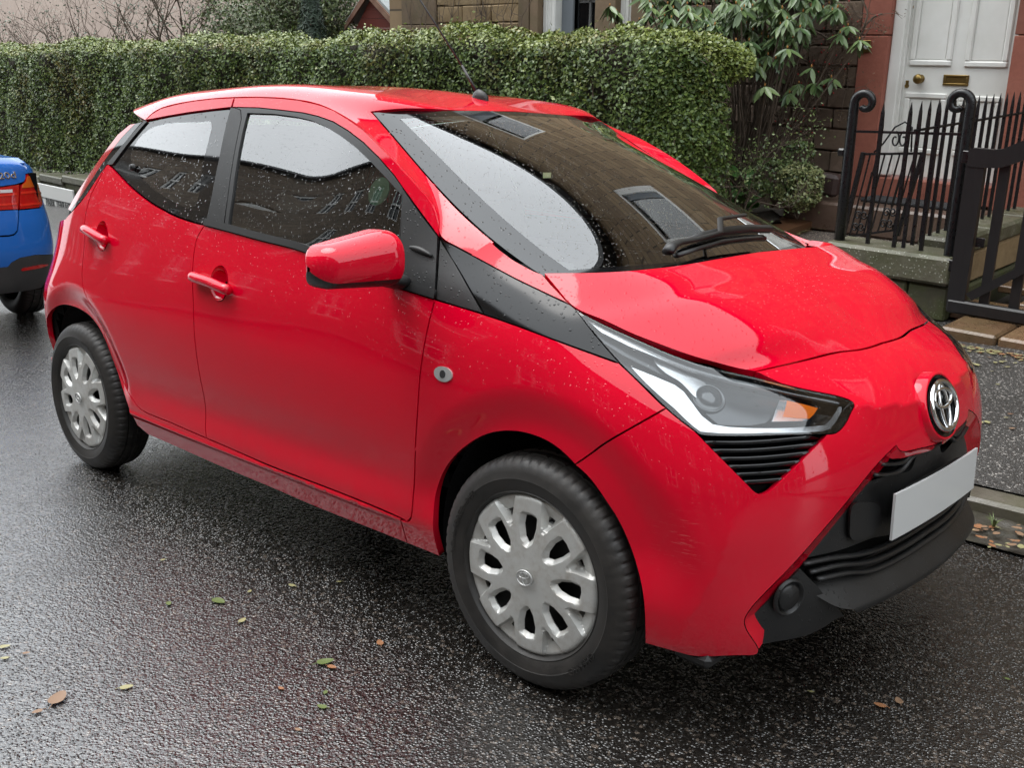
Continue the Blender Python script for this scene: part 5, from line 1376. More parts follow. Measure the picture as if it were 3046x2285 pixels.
for sgn, xe, ze in ((1,xb+.13,1.66),(-1,xa-.13,1.79)):
    m = MB(); m.prism([(xm,za+.07),(xe,ze),(xe,ze-.075),(xm,za-.03)], (0,6.92,0), (1,0,0), (0,0,1), (0,.028,0)); hobj(m, 'barge_board', BARGE, SHED, P0=(xm,7.0,1.3))
m = MB(); m.box((xm,7.9,.9), ((xb-xa)*.98,1.7,1.5)); hobj(m, 'shed_body', SHEDM, SHED, P0=(xm,7.0,1.3))
# ---- pale rendered house far left
RENDER = M_stone('pale_render', (.42,.33,.28), (.50,.40,.34), 2, 0, 0, .85)
m = MB(); m.box((-28,10.5,1.5), (29,.4,8)); ob = hobj(m, 'rendered_wall', RENDER, None, P0=(-22,10.5,-1.2)); ob.location = h2w((-22,10.5,-1.2))[0]; ob.rotation_euler = HR.to_euler()
tag(ob, 'pale pinkish rendered house wall behind the bare shrubs', 'house wall')

# ================================================================== front walls, railings, gates
IRON = (lambda t: t.pbr((.006,.006,.007), t.ramp(t.noise(t.coord(), 60, 4), [(.3,.22),(.8,.5)]), normal=t.bump(t.noise(t.coord(), 90, 4), .25, .004)))(NT('black_iron_paint'))
TIMB = (lambda t: t.pbr(t.mix(t.noise(t.coord(scale=(30,30,2)), 4, 5), (.006,.006,.007), (.016,.015,.015)), .42, normal=t.bump(t.noise(t.coord(scale=(60,60,4)), 4, 4), .2, .003)))(NT('black_timber_paint'))
COPE = M_stone('coping_stone', (.075,.07,.045), (.15,.14,.10), 7, .8, .55, .6, .2)
WALLM = M_stone('mossy_stone', (.05,.048,.024), (.11,.10,.06), 6, .2, .8, .7)
YW = 3.85
def plobj(mb, name, mat, P0, label, cat, group=None, smooth=False):
    o = hobj(mb, name, mat, None, smooth, P0=P0); o.location = h2w(P0)[0]; o.rotation_euler = HR.to_euler(); return tag(o, label, cat, group)
# dwarf wall below the railing
W1 = plumb('dwarf_wall', (-1.1,YW,-.1), 'mossy dwarf wall with lichen-spotted coping below the iron railing', 'wall')
m = MB(); m.box((-1.16,YW+.13,.255), (.82,.32,.175), None, .02); hobj(m, 'coping', COPE, W1, P0=(-1.1,YW,-.1))
for (a, b, z0, z1) in ((-1.60,-1.02,-.06,.155),(-1.01,-.765,-.06,.155),(-1.60,-1.25,-.35,-.07),(-1.24,-.765,-.35,-.07)):
    m = MB(); m.box(((a+b)/2,YW+.14,(z0+z1)/2), (b-a,.25,z1-z0), None, .012); hobj(m, 'wall_stone', WALLM, W1, P0=(-1.1,YW,-.1))
# wall running back to the house
W2 = plumb('side_wall', (-1.02,4.9,-.1), 'low mossy wall running back from the street to the house', 'wall')
y = YW+.32
while y < YF-.05:
    L = min(random.uniform(.5,.8), YF-.03-y)
    m = MB(); m.box((-.98,y+L/2,.335), (.26,L-.008,.12), None, .02); hobj(m, 'coping', COPE, W2, P0=(-1.02,4.9,-.1))
    for z0, z1 in ((.06,.27),(-.2,.055)):
        m = MB(); m.box((-.98+random.uniform(-.008,.008),y+L/2,(z0+z1)/2), (.22,L-.01,z1-z0-.008), None, .015); hobj(m, 'wall_stone', M_TANW if False else STONE_TAN if z0 > 0 else WALLM, W2, P0=(-1.02,4.9,-.1))
    y += L
# railings
def spear(m, x, y, z0, z1, w=.0135):
    m.tube([(x,y,z0),(x,y,z1-.16),(x,y,z1-.15),(x,y,z1-.06),(x,y,z1)], [w,w,w*1.05,w*.8,.0012], 4, True)
RA = plumb('iron_railing', (-1.13,YW+.09,.34), 'black iron railing with spear tops between two scroll-headed posts', 'railing')
PR = (-1.13,YW+.09,.34)
xb_ = hpx(T('rc', [(430,1600),(690,1620),(960,1640)]), y=YW+.09)[:,0]
for k, x in enumerate(xb_):
    m = MB(); spear(m, x, YW+.09, .33, 1.215+.012*k, .0155); hobj(m, 'bar', IRON, RA, P0=PR)
pL = hpx(T('rc', [(150,1590)]), y=YW+.09)[0][0]; pR_ = hpx(T('rh', [(350,340)]), y=YW+.06)[0][0]+.005
m = MB(); m.tube([(pL+.02,YW+.09,1.035),(pR_,YW+.09,1.058)], .011, 4); hobj(m, 'rail', IRON, RA, P0=PR)
def scroll_post(x, y, z0, z1, par, s=1):
    m = MB(); pts = [(x,y,z0),(x,y,z0+.4),(x,y,z1-.10)]
    c = np.array([x+.068*s,y,z1-.068])
    r = .068
    for t in np.linspace(PI, PI-1.75*PI, 22):
        k = (PI-t)/(1.75*PI); rr = r*(1-.62*k**1.3)
        pts.append((c[0]+s*rr*math.cos(t)*(1)-.0*k, y, c[2]+rr*math.sin(t)))
    rad = [.034,.034,.031]+list(np.linspace(.029,.020,22))
    m.tube(pts, rad, 8, True)
    return hobj(m, 'scroll_post', IRON, par, True, P0=PR)
scroll_post(pL, YW+.09, .32, 1.275, RA); scroll_post(pR_, YW+.06, -.20, 1.30, RA, -1)
m = MB(); m.box((pL-.05,YW+.09,.90), (.05,.03,.05), None, .01); hobj(m, 'latch_lug', IRON, RA, P0=PR)
RB = plumb('receding_railing', (-1.05,4.9,.39), 'black spear-topped railing on the low wall leading to the house', 'railing'); PB = (-1.05,4.9,.39)
for k in range(16):
    y = 3.815+.133*k
    m = MB(); spear(m, -1.05, y, .37, 1.243+.0008*k); hobj(m, 'bar', IRON, RB, P0=PB)
m = MB(); m.tube([(-1.05,3.76,1.075),(-1.05,5.92,1.104)], .0105, 4); hobj(m, 'rail', IRON, RB, P0=PB)
# leaning wrought iron gate leaf behind the railing
GY = 4.5
IG = plumb('iron_gate', (-1.5,GY,.2), 'open wrought iron garden gate with scrolls behind the spear railing', 'gate'); PG = (-1.5,GY,.2)
g_ = {k: hpx(T('rc', [p]), y=GY)[0] for k, p in dict(tl=(390,690), tr=(980,682), bl=(175,1560), br=(735,1480)).items()}
def gl(u, v): return (g_['bl']*(1-u)+g_['br']*u)*(1-v)+(g_['tl']*(1-u)+g_['tr']*u)*v
def gbar(a, b, r, name='gate_bar', n=4):
    m = MB(); m.tube([a, b], r, n); hobj(m, name, IRON, IG, P0=PG)
gbar(gl(0,-.02), gl(0,1.02), .020, 'gate_stile'); gbar(gl(1,-.02), gl(1,1.0), .018, 'gate_stile'); gbar(gl(0,1), gl(1,1), .011, 'gate_rail'); gbar(gl(0,.06), gl(1,.06), .010, 'gate_rail')
for k in range(1,8): gbar(gl(k/8,.06), gl(k/8,1), .0065)
def scr(u, v, ru, rv, turns, s, flip=1):
    pts = []
    for t in np.linspace(0, turns*2*PI, 26):
        k = 1-.72*t/(turns*2*PI); p = gl(u,v); p = p+np.array([1,0,0])*(flip*ru*k*math.cos(t+s))+np.array([0,0,1])*rv*k*math.sin(t+s)-np.array([0,.012,0]); pts.append(p)
    m = MB(); m.tube(pts, .006, 5); hobj(m, 'gate_scroll', IRON, IG, True, P0=PG)
for uu_ in (.25,.75):
    for vv_ in (.16,.30):
        scr(uu_-.055, vv_, .026, .032, 1.3, 0); scr(uu_+.055, vv_, .026, .032, 1.3, PI, -1)
    gbar(gl(uu_,.36)-[0,.014,0], gl(uu_,.80)-[0,.014,0], .006, 'gate_twist')
for s_ in (-1,1):
    scr(.56+s_*.07, 1.16, .030, .055, 1.1, PI/2, s_); 
m = MB(); m.tube([gl(.18,1.02), gl(.30,1.12), gl(.42,1.30), gl(.56,1.36), gl(.70,1.30), gl(.80,1.02)], .0065, 5); hobj(m, 'gate_crest', IRON, IG, True, P0=PG)
# black timber gate to the right
TG = plumb('timber_gate', (-.1,YW,.0), 'black painted timber garden gate with curved top rail and diagonal brace', 'gate'); PT = (-.1,YW,.0)
def tp(r, pts): return hpx(T(r, pts), y=YW)
gx0 = tp('rb', [(975,990)])[0][0]
top = tp('rb', [(985,800),(1040,782),(1100,785),(1300,805),(1420,790),(1520,745),(1642,695)]); low = tp('rb', [(965,1005),(1100,1022),(1320,1030),(1420,1015),(1540,975),(1642,935)])
for poly, nm, yy, th_ in ((np.vstack([top,[top[-1]+[.55,0,.20]],[low[-1]+[.55,0,.18]],low[::-1]]), 'top_rail', -.035, .05),):
    m = MB(); m.prism([(p[0],p[2]) for p in poly], (0,YW+yy,0), (1,0,0), (0,0,1), (0,th_,0)); hobj(m, nm, TIMB, TG, P0=PT)
def board(ptsT, ptsB, name, y0=-.015, th_=.03):
    a, b = ptsT; c, d = ptsB
    m = MB(); m.prism([(a[0],a[2]),(b[0],b[2]),(d[0],d[2]),(c[0],c[2])], (0,YW+y0,0), (1,0,0), (0,0,1), (0,th_,0)); hobj(m, name, TIMB, TG, P0=PT)
zt, zb0 = low[0][2], tp('rh', [(480,130)])[0][2]
st = tp('rb', [(955,1010),(1175,1030)]); sb = tp('r9', [(1262,1140),(1425,1150)])
board(((st[0][0]-.003,0,zt+.02),(st[1][0],0,zt+.02)), ((st[0][0]-.003,0,zb0-.02),(st[1][0],0,zb0-.02)), 'stile', -.03, .045)
px0 = tp('rb', [(1340,1040),(1470,1030)])
w_ = px0[1][0]-px0[0][0]
for k in range(6):
    x = px0[0][0]+k*.168
    board(((x,0,zt+.03),(x+w_,0,zt+.03)), ((x,0,zb0-.02),(x+w_,0,zb0-.02)), 'pale', -.004, .022)
br1 = tp('r9', [(1415,1100),(1470,1160),(1914,850),(1914,920)])
d_ = br1[2]-br1[0]
m = MB(); m.prism([(br1[0][0],br1[0][2]),(br1[1][0]+.0,br1[1][2]),(br1[3][0]+d_[0]*.8,br1[3][2]+d_[2]*.8),(br1[2][0]+d_[0]*.8,br1[2][2]+d_[2]*.8)], (0,YW-.032,0), (1,0,0), (0,0,1), (0,.027,0)); hobj(m, 'brace', TIMB, TG, P0=PT)
bt = tp('rh', [(450,130)])[0][2]; bb_ = tp('rh', [(480,285)])[0][2]
m = MB(); m.box((gx0+.70,YW-.01,(bt+bb_)/2), (1.42,.055,bt-bb_), None, .012); hobj(m, 'bottom_rail', TIMB, TG, P0=PT)
hp = tp('r9', [(1530,655)])[0]; m = MB(); m.box((hp[0],YW-.004,hp[2]), (.05,.01,.055), None, .002); hobj(m, 'latch_plate', IRON, TG, P0=PT)
for z in (zt+.05,.30):
    m = MB(); m.box((gx0-.015,YW-.01,z), (.06,.03,.07), None, .004); hobj(m, 'hinge', IRON, TG, P0=PT)
# street step below the gate and the flags behind it
SANDSTEP = M_stone('sandstone_flag', (.13,.075,.04), (.22,.13,.07), 5, .1, .2, .4, .2)
sy = 3.47; sp = hpx(T('rh', [(380,450),(1276,640),(450,600)]), y=sy)
ST = plumb('street_step', (0,sy,-.1), 'worn sandstone step below the black timber gate', 'step')
xs0 = sp[0][0]-.02; xj = hpx(T('rh', [(975,590)]), y=sy)[0][0]
for a, b in ((xs0,xj),(xj,xj+1.2)):
    m = MB(); m.box(((a+b)/2,sy+.22,(sp[0][2]+sp[2][2])/2-.03), (b-a-.012,.44,sp[0][2]-sp[2][2]+.06), None, .014); hobj(m, 'step_stone', SANDSTEP, ST, P0=(0,sy,-.1))
FL = plumb('path_flags', (.3,4.9,0)); tag(FL, kind='structure')
for i in range(5):
    for j in range(3):
        m = MB(); m.box((-.50+.55*j+.26*(i%2),4.15+.42*i,-.02+.01*i), (.53,.405,.05), None, .008); hobj(m, 'flagstone', SANDSTEP, FL, P0=(.3,4.9,0))
# gravelly garden path and soil
GP = M_asphalt('path_grit', (.085,.068,.055), .5, .6)
def pl_sheet(name, x0, x1, y0, y1, z, mat, n=20):
    X, Y = np.meshgrid(np.linspace(x0,x1,n), np.linspace(y0,y1,n), indexing='ij'); P = h2w(np.stack([X.ravel(),Y.ravel(),(z(X,Y) if callable(z) else z+0*X).ravel()],-1))
    o = mk(name, P, [(i*n+j,(i+1)*n+j,(i+1)*n+j+1,i*n+j+1) for i in range(n-1) for j in range(n-1)], mat, None, True); return tag(o, kind='structure')
pl_sheet('garden_path', -3.4, -1.05, 3.6, YF, lambda X, Y: .08+.012*(Y-4)+0*X, GP)
SOIL = M_stone('soil', (.018,.013,.009), (.05,.037,.026), 16, 0, .1, .9)
pl_sheet('soil', -9.5, -2.62, 5.05, YF, lambda X, Y: .16+.05*np.sin(X*7)*np.sin(Y*9)+.03*np.sin(X*23+Y*17), SOIL, 60)
# things lying by the flower bed
RUST = (lambda t: t.pbr(t.mix(t.noise(t.coord(), 6, 5), (.065,.028,.012), (.11,.05,.022)), .45, normal=t.bump(t.noise(t.coord(), 40, 4), .2, .004)))(NT('wet_brown_board'))
q = hpx(T('re', [(300,1030),(1140,1140),(1120,1195),(620,1330)]), z=.17)
rb_ = [q[0], q[1], q[3]+(q[1]-q[2])*.0, q[3]]
m = MB(); m.add([(p[0],p[1],.17) for p in (q[0],q[1],hpx(T('re',[(700,1300)]),z=.17)[0],hpx(T('re',[(150,1180)]),z=.17)[0])]+[(p[0],p[1],.09) for p in (q[0],q[1],hpx(T('re',[(700,1300)]),z=.17)[0],hpx(T('re',[(150,1180)]),z=.17)[0])], [(0,1,2,3),(7,6,5,4),(0,4,5,1),(1,5,6,2),(2,6,7,3),(3,7,4,0)])
plobj(m, 'garden_board', RUST, (q[1][0],q[1][1],.09), 'wet rust-brown board lying at the edge of the flower bed', 'board')
tt = hpx(T('re', [(1150,1125),(1250,1082),(1350,1045)]), z=.17)
m = MB(); m.tube(tt, .032, 12, True); plobj(m, 'edging_tile', M_simple('terracotta', (.24,.055,.022), .6), tuple(tt[0]-[0,0,.03]), 'short orange terracotta edging pipe beside the brown board', 'edging', smooth=False)
bk = hpx(T('re', [(1215,572),(1392,590),(1158,850),(1360,832)]), y=5.55); zc0 = bk[2][2]-.02
m = MB(); c = bk.mean(0); m.box((c[0],5.62,c[2]), (.155,.13,bk[0][2]-bk[2][2]), np.array(Matrix.Rotation(.10,3,'Y')), .03); plobj(m, 'brown_block', (lambda t: t.pbr(t.mix(t.noise(t.coord(), 12, 4), (.028,.016,.014), (.05,.03,.026)), .5))(NT('glazed_brown')), (c[0],5.62,zc0), 'dark brown rounded block standing beside the doorstep', 'block')

# ---- low wall with street sign under the hedge
LW = plumb('garden_wall', (-9,3.95,-.6), 'low garden wall with dark coping below the long hedge', 'wall'); PLW = (-9,3.95,-.6)
def gz(x): return .05*x-.03          # street level in the plumb frame
x = -18.5; k = 0
while x < -2.6:
    L = random.uniform(.7,1.1); xe = min(x+L, -2.45); c = (x+xe)/2; zt_ = gz(c)+.43
    m = MB(); m.box((c,4.02,zt_-.05), (xe-x-.01,.30,.10), None, .015); hobj(m, 'coping', COPE, LW, P0=PLW)
    m = MB(); m.box((c,4.03,zt_-.20), (xe-x-.012,.24,.19), None, .012); hobj(m, 'wall_stone', WALLM, LW, P0=PLW)
    m = MB(); m.box((c+.2,4.03,zt_-.42), (xe-x-.012,.24,.22), None, .012); hobj(m, 'wall_stone', STONE_BROWN, LW, P0=PLW)
    x = xe
s_ = hpx(T('rf', [(300,325),(715,385),(640,600),(425,535)]), y=3.86)
sx0, sx1 = s_[0][0]-.55, s_[1][0]; sz1 = s_[1][2]; sz0 = s_[2][2]+.02
SGN = plumb('street_sign', (sx0/2+sx1/2,3.86,sz0), 'white street name plate with black lettering on the low wall', 'sign'); PS = (sx0/2+sx1/2,3.86,sz0)
SGNM = M_simple('sign_white', (.62,.62,.6), .4)
m = MB(); m.box(((sx0+sx1)/2,3.87,(sz0+sz1)/2), (sx1-sx0,.03,sz1-sz0), None, .006); hobj(m, 'sign_plate', SGNM, SGN, P0=PS)
m = MB(); m.box(((sx0+sx1)/2,3.852,sz0+.125), (sx1-sx0-.01,.01,.012), None, .002); hobj(m, 'sign_border', M_simple('sign_black', (.02,.02,.02), .5), SGN, P0=PS)
tc = bpy.data.curves.new('sign_text', 'FONT'); tc.body = 'PARK TERRACE'; tc.size = .15; tc.extrude = .002; tc.align_x = 'RIGHT'
to = bpy.data.objects.new('sign_text', tc); COL.objects.link(to)
dg = bpy.context.evaluated_depsgraph_get(); tme = bpy.data.meshes.new_from_object(to.evaluated_get(dg)); bpy.data.objects.remove(to)
tob = link('lettering', tme, SGN, bpy.data.materials['sign_black']); tob.location = (sx1-.06-PS[0],-.012,.022); tob.rotation_euler = (PI/2,0,0); tob.scale = (.80,.95,1)

# ================================================================== plants
def M_leaf(name, c1, c2, c3=None, rough=.38, gloss=.5, patch=2.0):
    t = NT(name); g = t.node('NewGeometry'); co = t.coord()
    r = g.outputs['Random Per Island']; n = t.noise(co, patch, 4)
    col = t.mix(t.ramp(r, [(.0,0),(1,1)]), c1, c2)
    if c3 is not None: col = t.mix(t.math('MULTIPLY', t.ramp(n, [(.5,0),(.72,1)]), t.ramp(r, [(.25,0),(.7,1)])), col, c3)
    return t.pbr(col, rough, spec=gloss)
def fast_quads(name, V, mat, parent=None, kind=None):
    """V: (n,4,3) separate quads"""
    n = len(V); me = bpy.data.meshes.new(name)
    me.vertices.add(4*n); me.vertices.foreach_set('co', np.ascontiguousarray(V, dtype=np.float32).ravel())
    me.loops.add(4*n); me.loops.foreach_set('vertex_index', np.arange(4*n, dtype=np.int32))
    me.polygons.add(n); me.polygons.foreach_set('loop_start', np.arange(0,4*n,4, dtype=np.int32))
    me.update(calc_edges=True); me.validate()
    o = link(name, me, parent, mat)
    return tag(o, kind=kind) if kind else o
def unit(v): return v/(np.linalg.norm(v, axis=-1, keepdims=True)+1e-9)
def leaf_quads(P, N, L, Wd, spread=.9, droop=None):
    """diamond leaves at P, faces scattered about directions N"""
    n = len(P); N = unit(N+RNG.normal(0,spread,(n,3))*.6)
    t = unit(np.cross(N, RNG.normal(0,1,(n,3)))); b = np.cross(N, t)
    L = L*RNG.uniform(.65,1.25,n)[:,None]; W_ = Wd*RNG.uniform(.7,1.2,n)[:,None]
    cup = N*L*.10
    return np.stack([P-t*L*.5, P+b*W_*.5-cup, P+t*L*.5, P-b*W_*.5-cup], 1)
def bumpy(x, s):
    return .045*np.sin(x*1.7+1.3*np.sin(s*2.1))+.03*np.sin(x*4.3+s*3.7)+.022*np.sin(x*9.1-s*6.3)+.014*np.sin(x*17+s*13)
# ---- clipped hedge
HX0, HX1, HY0, HY1 = -17.5, -2.80, 4.22, 5.10
def h_top(x): return np.interp(x, [-17.5,-15.5,-9.7,-7.0,-5.3,-2.9,-2.4], [1.40,1.45,1.555,1.60,1.63,1.625,1.58])
def h_bot(x): return np.interp(x, [-17.5,-4,-3.4,-2.8], [.05*-17.5+.36, .05*-4+.36, .30, .42])
def hedge_surface(x, q):
    """q 0..1 from front foot over the top to the back; returns point, normal (plumb frame)"""
    zt, zb = h_top(x), h_bot(x); r = .17
    L1 = zt-r-zb; La = r*PI/2; L2 = HY1-HY0-2*r; Lt = L1+La+L2+La; s = q*Lt
    y = np.full_like(x, HY0); z = zb+s; ny = -np.ones_like(x); nz = np.zeros_like(x)
    m = (s > L1) & (s <= L1+La); a = (s-L1)/r
    y = np.where(m, HY0+r-r*np.cos(a), y); z = np.where(m, zt-r+r*np.sin(a), z); ny = np.where(m, -np.cos(a), ny); nz = np.where(m, np.sin(a), nz)
    m = s > L1+La; y = np.where(m, HY0+r+(s-L1-La), y); z = np.where(m, zt, z); ny = np.where(m, 0, ny); nz = np.where(m, 1, nz)
    m = s > L1+La+L2; a = (s-L1-La-L2)/r
    y = np.where(m, HY1-r+r*np.sin(a), y); z = np.where(m, zt-r+r*np.cos(a), z); ny = np.where(m, np.sin(a), ny); nz = np.where(m, np.cos(a), nz)
    d = bumpy(x, s); nx = np.zeros_like(x)
    # rounded right end
    R = .52; e_ = np.clip((x-(HX1-R))/R, 0, 1); k = np.sqrt(np.clip(1-e_**2, 0, 1)); yc = (HY0+HY1)/2
    y = yc+(y-yc)*(.15+.85*k); z = z-(1-k)*.34*np.clip((z-zb)/(zt-zb),0,1); nx = e_*1.4
    N = unit(np.stack([nx, ny*(.2+.8*k), nz], -1)); P = np.stack([x, y, z], -1)+N*d[:,None]
    return P, N
HEDGE = plumb('hedge', (-8,4.6,-.2), 'long clipped green privet hedge behind the low garden wall', 'hedge'); PH = np.array([-8,4.6,-.2])
nl = 120000
xx = HX1-(HX1-HX0)*RNG.beta(1.0,1.45,nl); qq = RNG.uniform(.0,.93,nl)
e_ = RNG.uniform(0,1,nl) < .10; xx = np.where(e_, HX1-RNG.uniform(0,.52,nl), xx)
P, N = hedge_surface(xx, qq)
depth = RNG.exponential(.035, nl)-.02; P = P-N*depth[:,None]+RNG.normal(0,.008,(nl,3))
zz_ = P[:,2]; thin = (xx > -3.4) & (zz_ < .95); keep = ~(thin & (RNG.uniform(0,1,nl) < .55*np.clip((.95-zz_)/.5,0,1)))
gapn = np.sin(P[:,0]*6.1+2*np.sin(P[:,2]*5))*np.sin(P[:,2]*9+P[:,0]*2.3); keep &= ~((gapn > .72) & (RNG.uniform(0,1,nl) < .6))
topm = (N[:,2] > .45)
sz = np.interp(-xx, [2.4,6,10,17], [.039,.040,.043,.050])
LQ = leaf_quads(P-PH, N*.55+[0,-.15,.35], sz[:,None], sz[:,None]*.62)
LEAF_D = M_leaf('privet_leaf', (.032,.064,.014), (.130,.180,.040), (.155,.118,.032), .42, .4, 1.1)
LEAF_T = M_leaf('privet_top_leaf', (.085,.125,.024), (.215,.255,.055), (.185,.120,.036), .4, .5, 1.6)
ns_ = 2600; xs_ = HX1-(HX1-HX0)*RNG.beta(1,1.6,ns_); Ps, Ns = hedge_surface(xs_, RNG.uniform(.35,.9,ns_)); k_ = np.sin(xs_*3.1)*np.sin(xs_*7.7+1) > .1; Ps = Ps+Ns*RNG.exponential(.030,ns_)[:,None]+[0,0,.012]
fast_quads('stray_shoots', leaf_quads((Ps-PH)[k_], Ns[k_]*.3+[0,-.2,.5], np.full((k_.sum(),1),.042), np.full((k_.sum(),1),.022)), LEAF_T, HEDGE, 'stuff')
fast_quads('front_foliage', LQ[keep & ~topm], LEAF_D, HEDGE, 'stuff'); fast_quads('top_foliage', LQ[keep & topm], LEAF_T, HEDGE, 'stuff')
# smooth dark core added to block light between the leaves
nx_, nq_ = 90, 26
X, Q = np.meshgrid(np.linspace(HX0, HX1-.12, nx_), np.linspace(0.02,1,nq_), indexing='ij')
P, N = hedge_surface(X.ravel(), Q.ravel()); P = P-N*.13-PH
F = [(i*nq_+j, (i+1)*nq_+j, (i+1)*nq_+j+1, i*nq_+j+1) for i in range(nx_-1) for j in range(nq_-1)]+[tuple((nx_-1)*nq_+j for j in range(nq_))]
mk('blocking_core', P, F, M_simple('blocking_core_brown', (.024,.019,.010), .95), HEDGE)
m = MB()
for k in range(260):
    x = HX1-RNG.uniform(0,1)**1.5*9; q = RNG.uniform(.1,.7); p, n = hedge_surface(np.array([x]), np.array([q])); p = p[0]-n[0]*.02
    d = unit(np.array([RNG.normal(0,1), RNG.normal(0,.3), RNG.uniform(.2,1)])); m.tube([p-d*.10, p+d*.06+n[0]*.02], [.004,.0018], 3, False)
v = np.array(m.v)-PH; tw = mk('twigs', v, m.f, M_simple('twig_brown', (.075,.05,.032), .85), HEDGE); tag(tw, kind='stuff')
m = MB()
for k in range(9):
    x = HX1-.1-RNG.uniform(0,.7); y = RNG.uniform(4.3,4.9); m.tube([(x,y,.05),(x+RNG.normal(0,.05),y,.4),(x+RNG.normal(0,.12),y-.05,.85),(x+RNG.normal(0,.2),y-.1,1.2)], [.014,.012,.009,.004], 5, False)
mk('stems', np.array(m.v)-PH, m.f, bpy.data.materials['twig_brown'], HEDGE); 
# ---- branching shrubs
def branch(m, p, d, L, r, lvl, tips, bend=.25, split=(2,3), spread=.55, up=.15):
    pts = [p]; dd = d
    for k in range(4):
        dd = unit(dd+RNG.normal(0,bend,3)*.5+np.array([0,0,up*.3])); pts.append(pts[-1]+dd*L/4)
    m.tube(pts, np.linspace(r, r*.62, 5), 5 if r > .006 else 3, False)
    tips.append((pts[-1], dd)); 
    if lvl > 1: tips.append((pts[2], dd))
    if lvl > 0:
        for k in range(RNG.integers(split[0], split[1]+1)):
            nd = unit(dd+RNG.normal(0,spread,3)); branch(m, pts[RNG.integers(2,5)], nd, L*RNG.uniform(.6,.85), r*.6, lvl-1, tips, bend, split, spread, up)
BARK = (lambda t: t.pbr(t.mix(t.noise(t.coord(), 25, 5), (.055,.038,.026), (.15,.115,.085)), .85))(NT('bark'))
def shrub(name, base, dirs, L, r, lvl, label, cat, leaf=None, nleaf=0, ll=.04, lw=.02, group=None, spread=.55, jit=.05):
    o = plumb(name, base, label, cat, group); m = MB(); tips = []
    for d in dirs: branch(m, np.zeros(3)+RNG.normal(0,.04,3)*[1,1,0], unit(np.array(d, float)), L, r, lvl, tips, spread=spread)
    mk('branches', m.v, m.f, BARK, o)
    if nleaf:
        tp_ = np.array([t[0] for t in tips]); i = RNG.integers(0, len(tp_), nleaf); P = tp_[i]+RNG.normal(0,jit,(nleaf,3))
        fast_quads('leaves', leaf_quads(P, np.tile([0,-.3,.6],(nleaf,1)), np.full((nleaf,1),ll), np.full((nleaf,1),lw)), leaf, o, 'stuff')
    return o
LEAF_B = M_leaf('bluish_leaf', (.030,.060,.038), (.080,.125,.075), None, .45)
LEAF_G = M_leaf('mid_green_leaf', (.035,.065,.014), (.115,.150,.045), (.12,.11,.04), .45)
bp_ = hpx(T('f', [(60,150),(260,150),(430,130),(560,120),(700,110),(820,110)]), y=5.9)
shrub('bare_shrub', (bp_[1][0],5.9,.3), [(-.9,0,.9),(-.6,.2,1),(-.2,0,1),(-1.2,-.2,.8),(-.7,-.3,.9),(-1,-.3,.6),(.2,.1,1),(-.5,0,.7),(-1.3,.1,.5)], 1.0, .022, 4, 'leaning bare-stemmed shrub against the pale house wall', 'shrub', LEAF_B, 700, .05, .025)
shrub('bare_shrub', (bp_[3][0],5.9,.4), [(-.8,0,1),(-.5,.1,1),(-.3,-.2,1),(.2,.1,1),(-.9,-.2,.7),(-1,0,.6),(-.6,-.3,.8),(.4,0,1)], 1.05, .026, 4, 'thick-stemmed bare shrub with a few bluish leaves behind the hedge', 'shrub', LEAF_B, 900, .05, .025)
shrub('leafy_shrub', (bp_[4][0],6.6,.5), [(0,0,1),(-.4,.1,1),(.4,0,1),(.1,-.3,1),(-.2,.3,1)], .95, .022, 4, 'twiggy green shrub behind the hedge beside the bare stems', 'shrub', LEAF_G, 9000, .065, .03, jit=.11)
shrub('leafy_shrub', (bp_[3][0]+.5,7.2,.5), [(0,0,1),(-.5,.1,1),(.5,0,1),(.1,-.3,1),(-.8,.3,.9),(.8,.1,.8)], 1.0, .022, 4, 'broad green shrub behind the thick-stemmed bare shrub', 'shrub', LEAF_G, 8000, .065, .03, jit=.11)
shrub('leafy_shrub', (bp_[5][0]-.75,6.8,.5), [(0,0,1),(-.4,.1,1),(.2,0,1),(.1,-.3,1),(-.6,.2,1)], .95, .022, 4, 'loose yellow-green shrub between the bare stems and the red shed', 'shrub', LEAF_G, 8000, .065, .03, jit=.11)
shrub('bare_shrub', (bp_[0][0],5.6,.0), [(-.6,0,1),(.3,.1,1),(-1,.1,.6),(.6,0,.9),(.9,-.1,.6),(.1,-.2,1)], .95, .018, 4, 'thin bare shrub at the far end of the hedge', 'shrub', LEAF_B, 500, .05, .025)
# climber tangle growing into the hedge's far end
def conifer(x, y, z0, h, r, label, cnt=2600):
    o = plumb('conifer', (x,y,z0), label, 'conifer'); m = MB(); m.tube([(0,0,0),(0,0,h)], [.05,.008], 6); mk('trunk', m.v, m.f, BARK, o)
    t = RNG.uniform(0,1,cnt)**.7; rad = r*(1-.75*t)*np.sqrt(RNG.uniform(.15,1,cnt)); a = RNG.uniform(0,2*PI,cnt)
    P = np.stack([rad*np.cos(a), rad*np.sin(a), h*t-.25*rad], -1); N = np.stack([np.cos(a), np.sin(a), .4+0*a], -1)
    fast_quads('needles', leaf_quads(P, N, np.full((cnt,1),.10), np.full((cnt,1),.018), .7), M_leaf('conifer_needle', (.014,.030,.018), (.045,.075,.045), None, .6) if 'conifer_needle' not in bpy.data.materials else bpy.data.materials['conifer_needle'], o, 'stuff')
cp = hpx(T('f', [(925,60),(1010,80),(820,40)]), y=6.3)
conifer(cp[0][0], 6.3, .5, 1.75, .42, 'dark bushy conifer beside the red shed'); conifer(cp[2][0]-.3, 7.4, .3, 2.4, .7, 'taller dark conifer behind the loose green shrub')
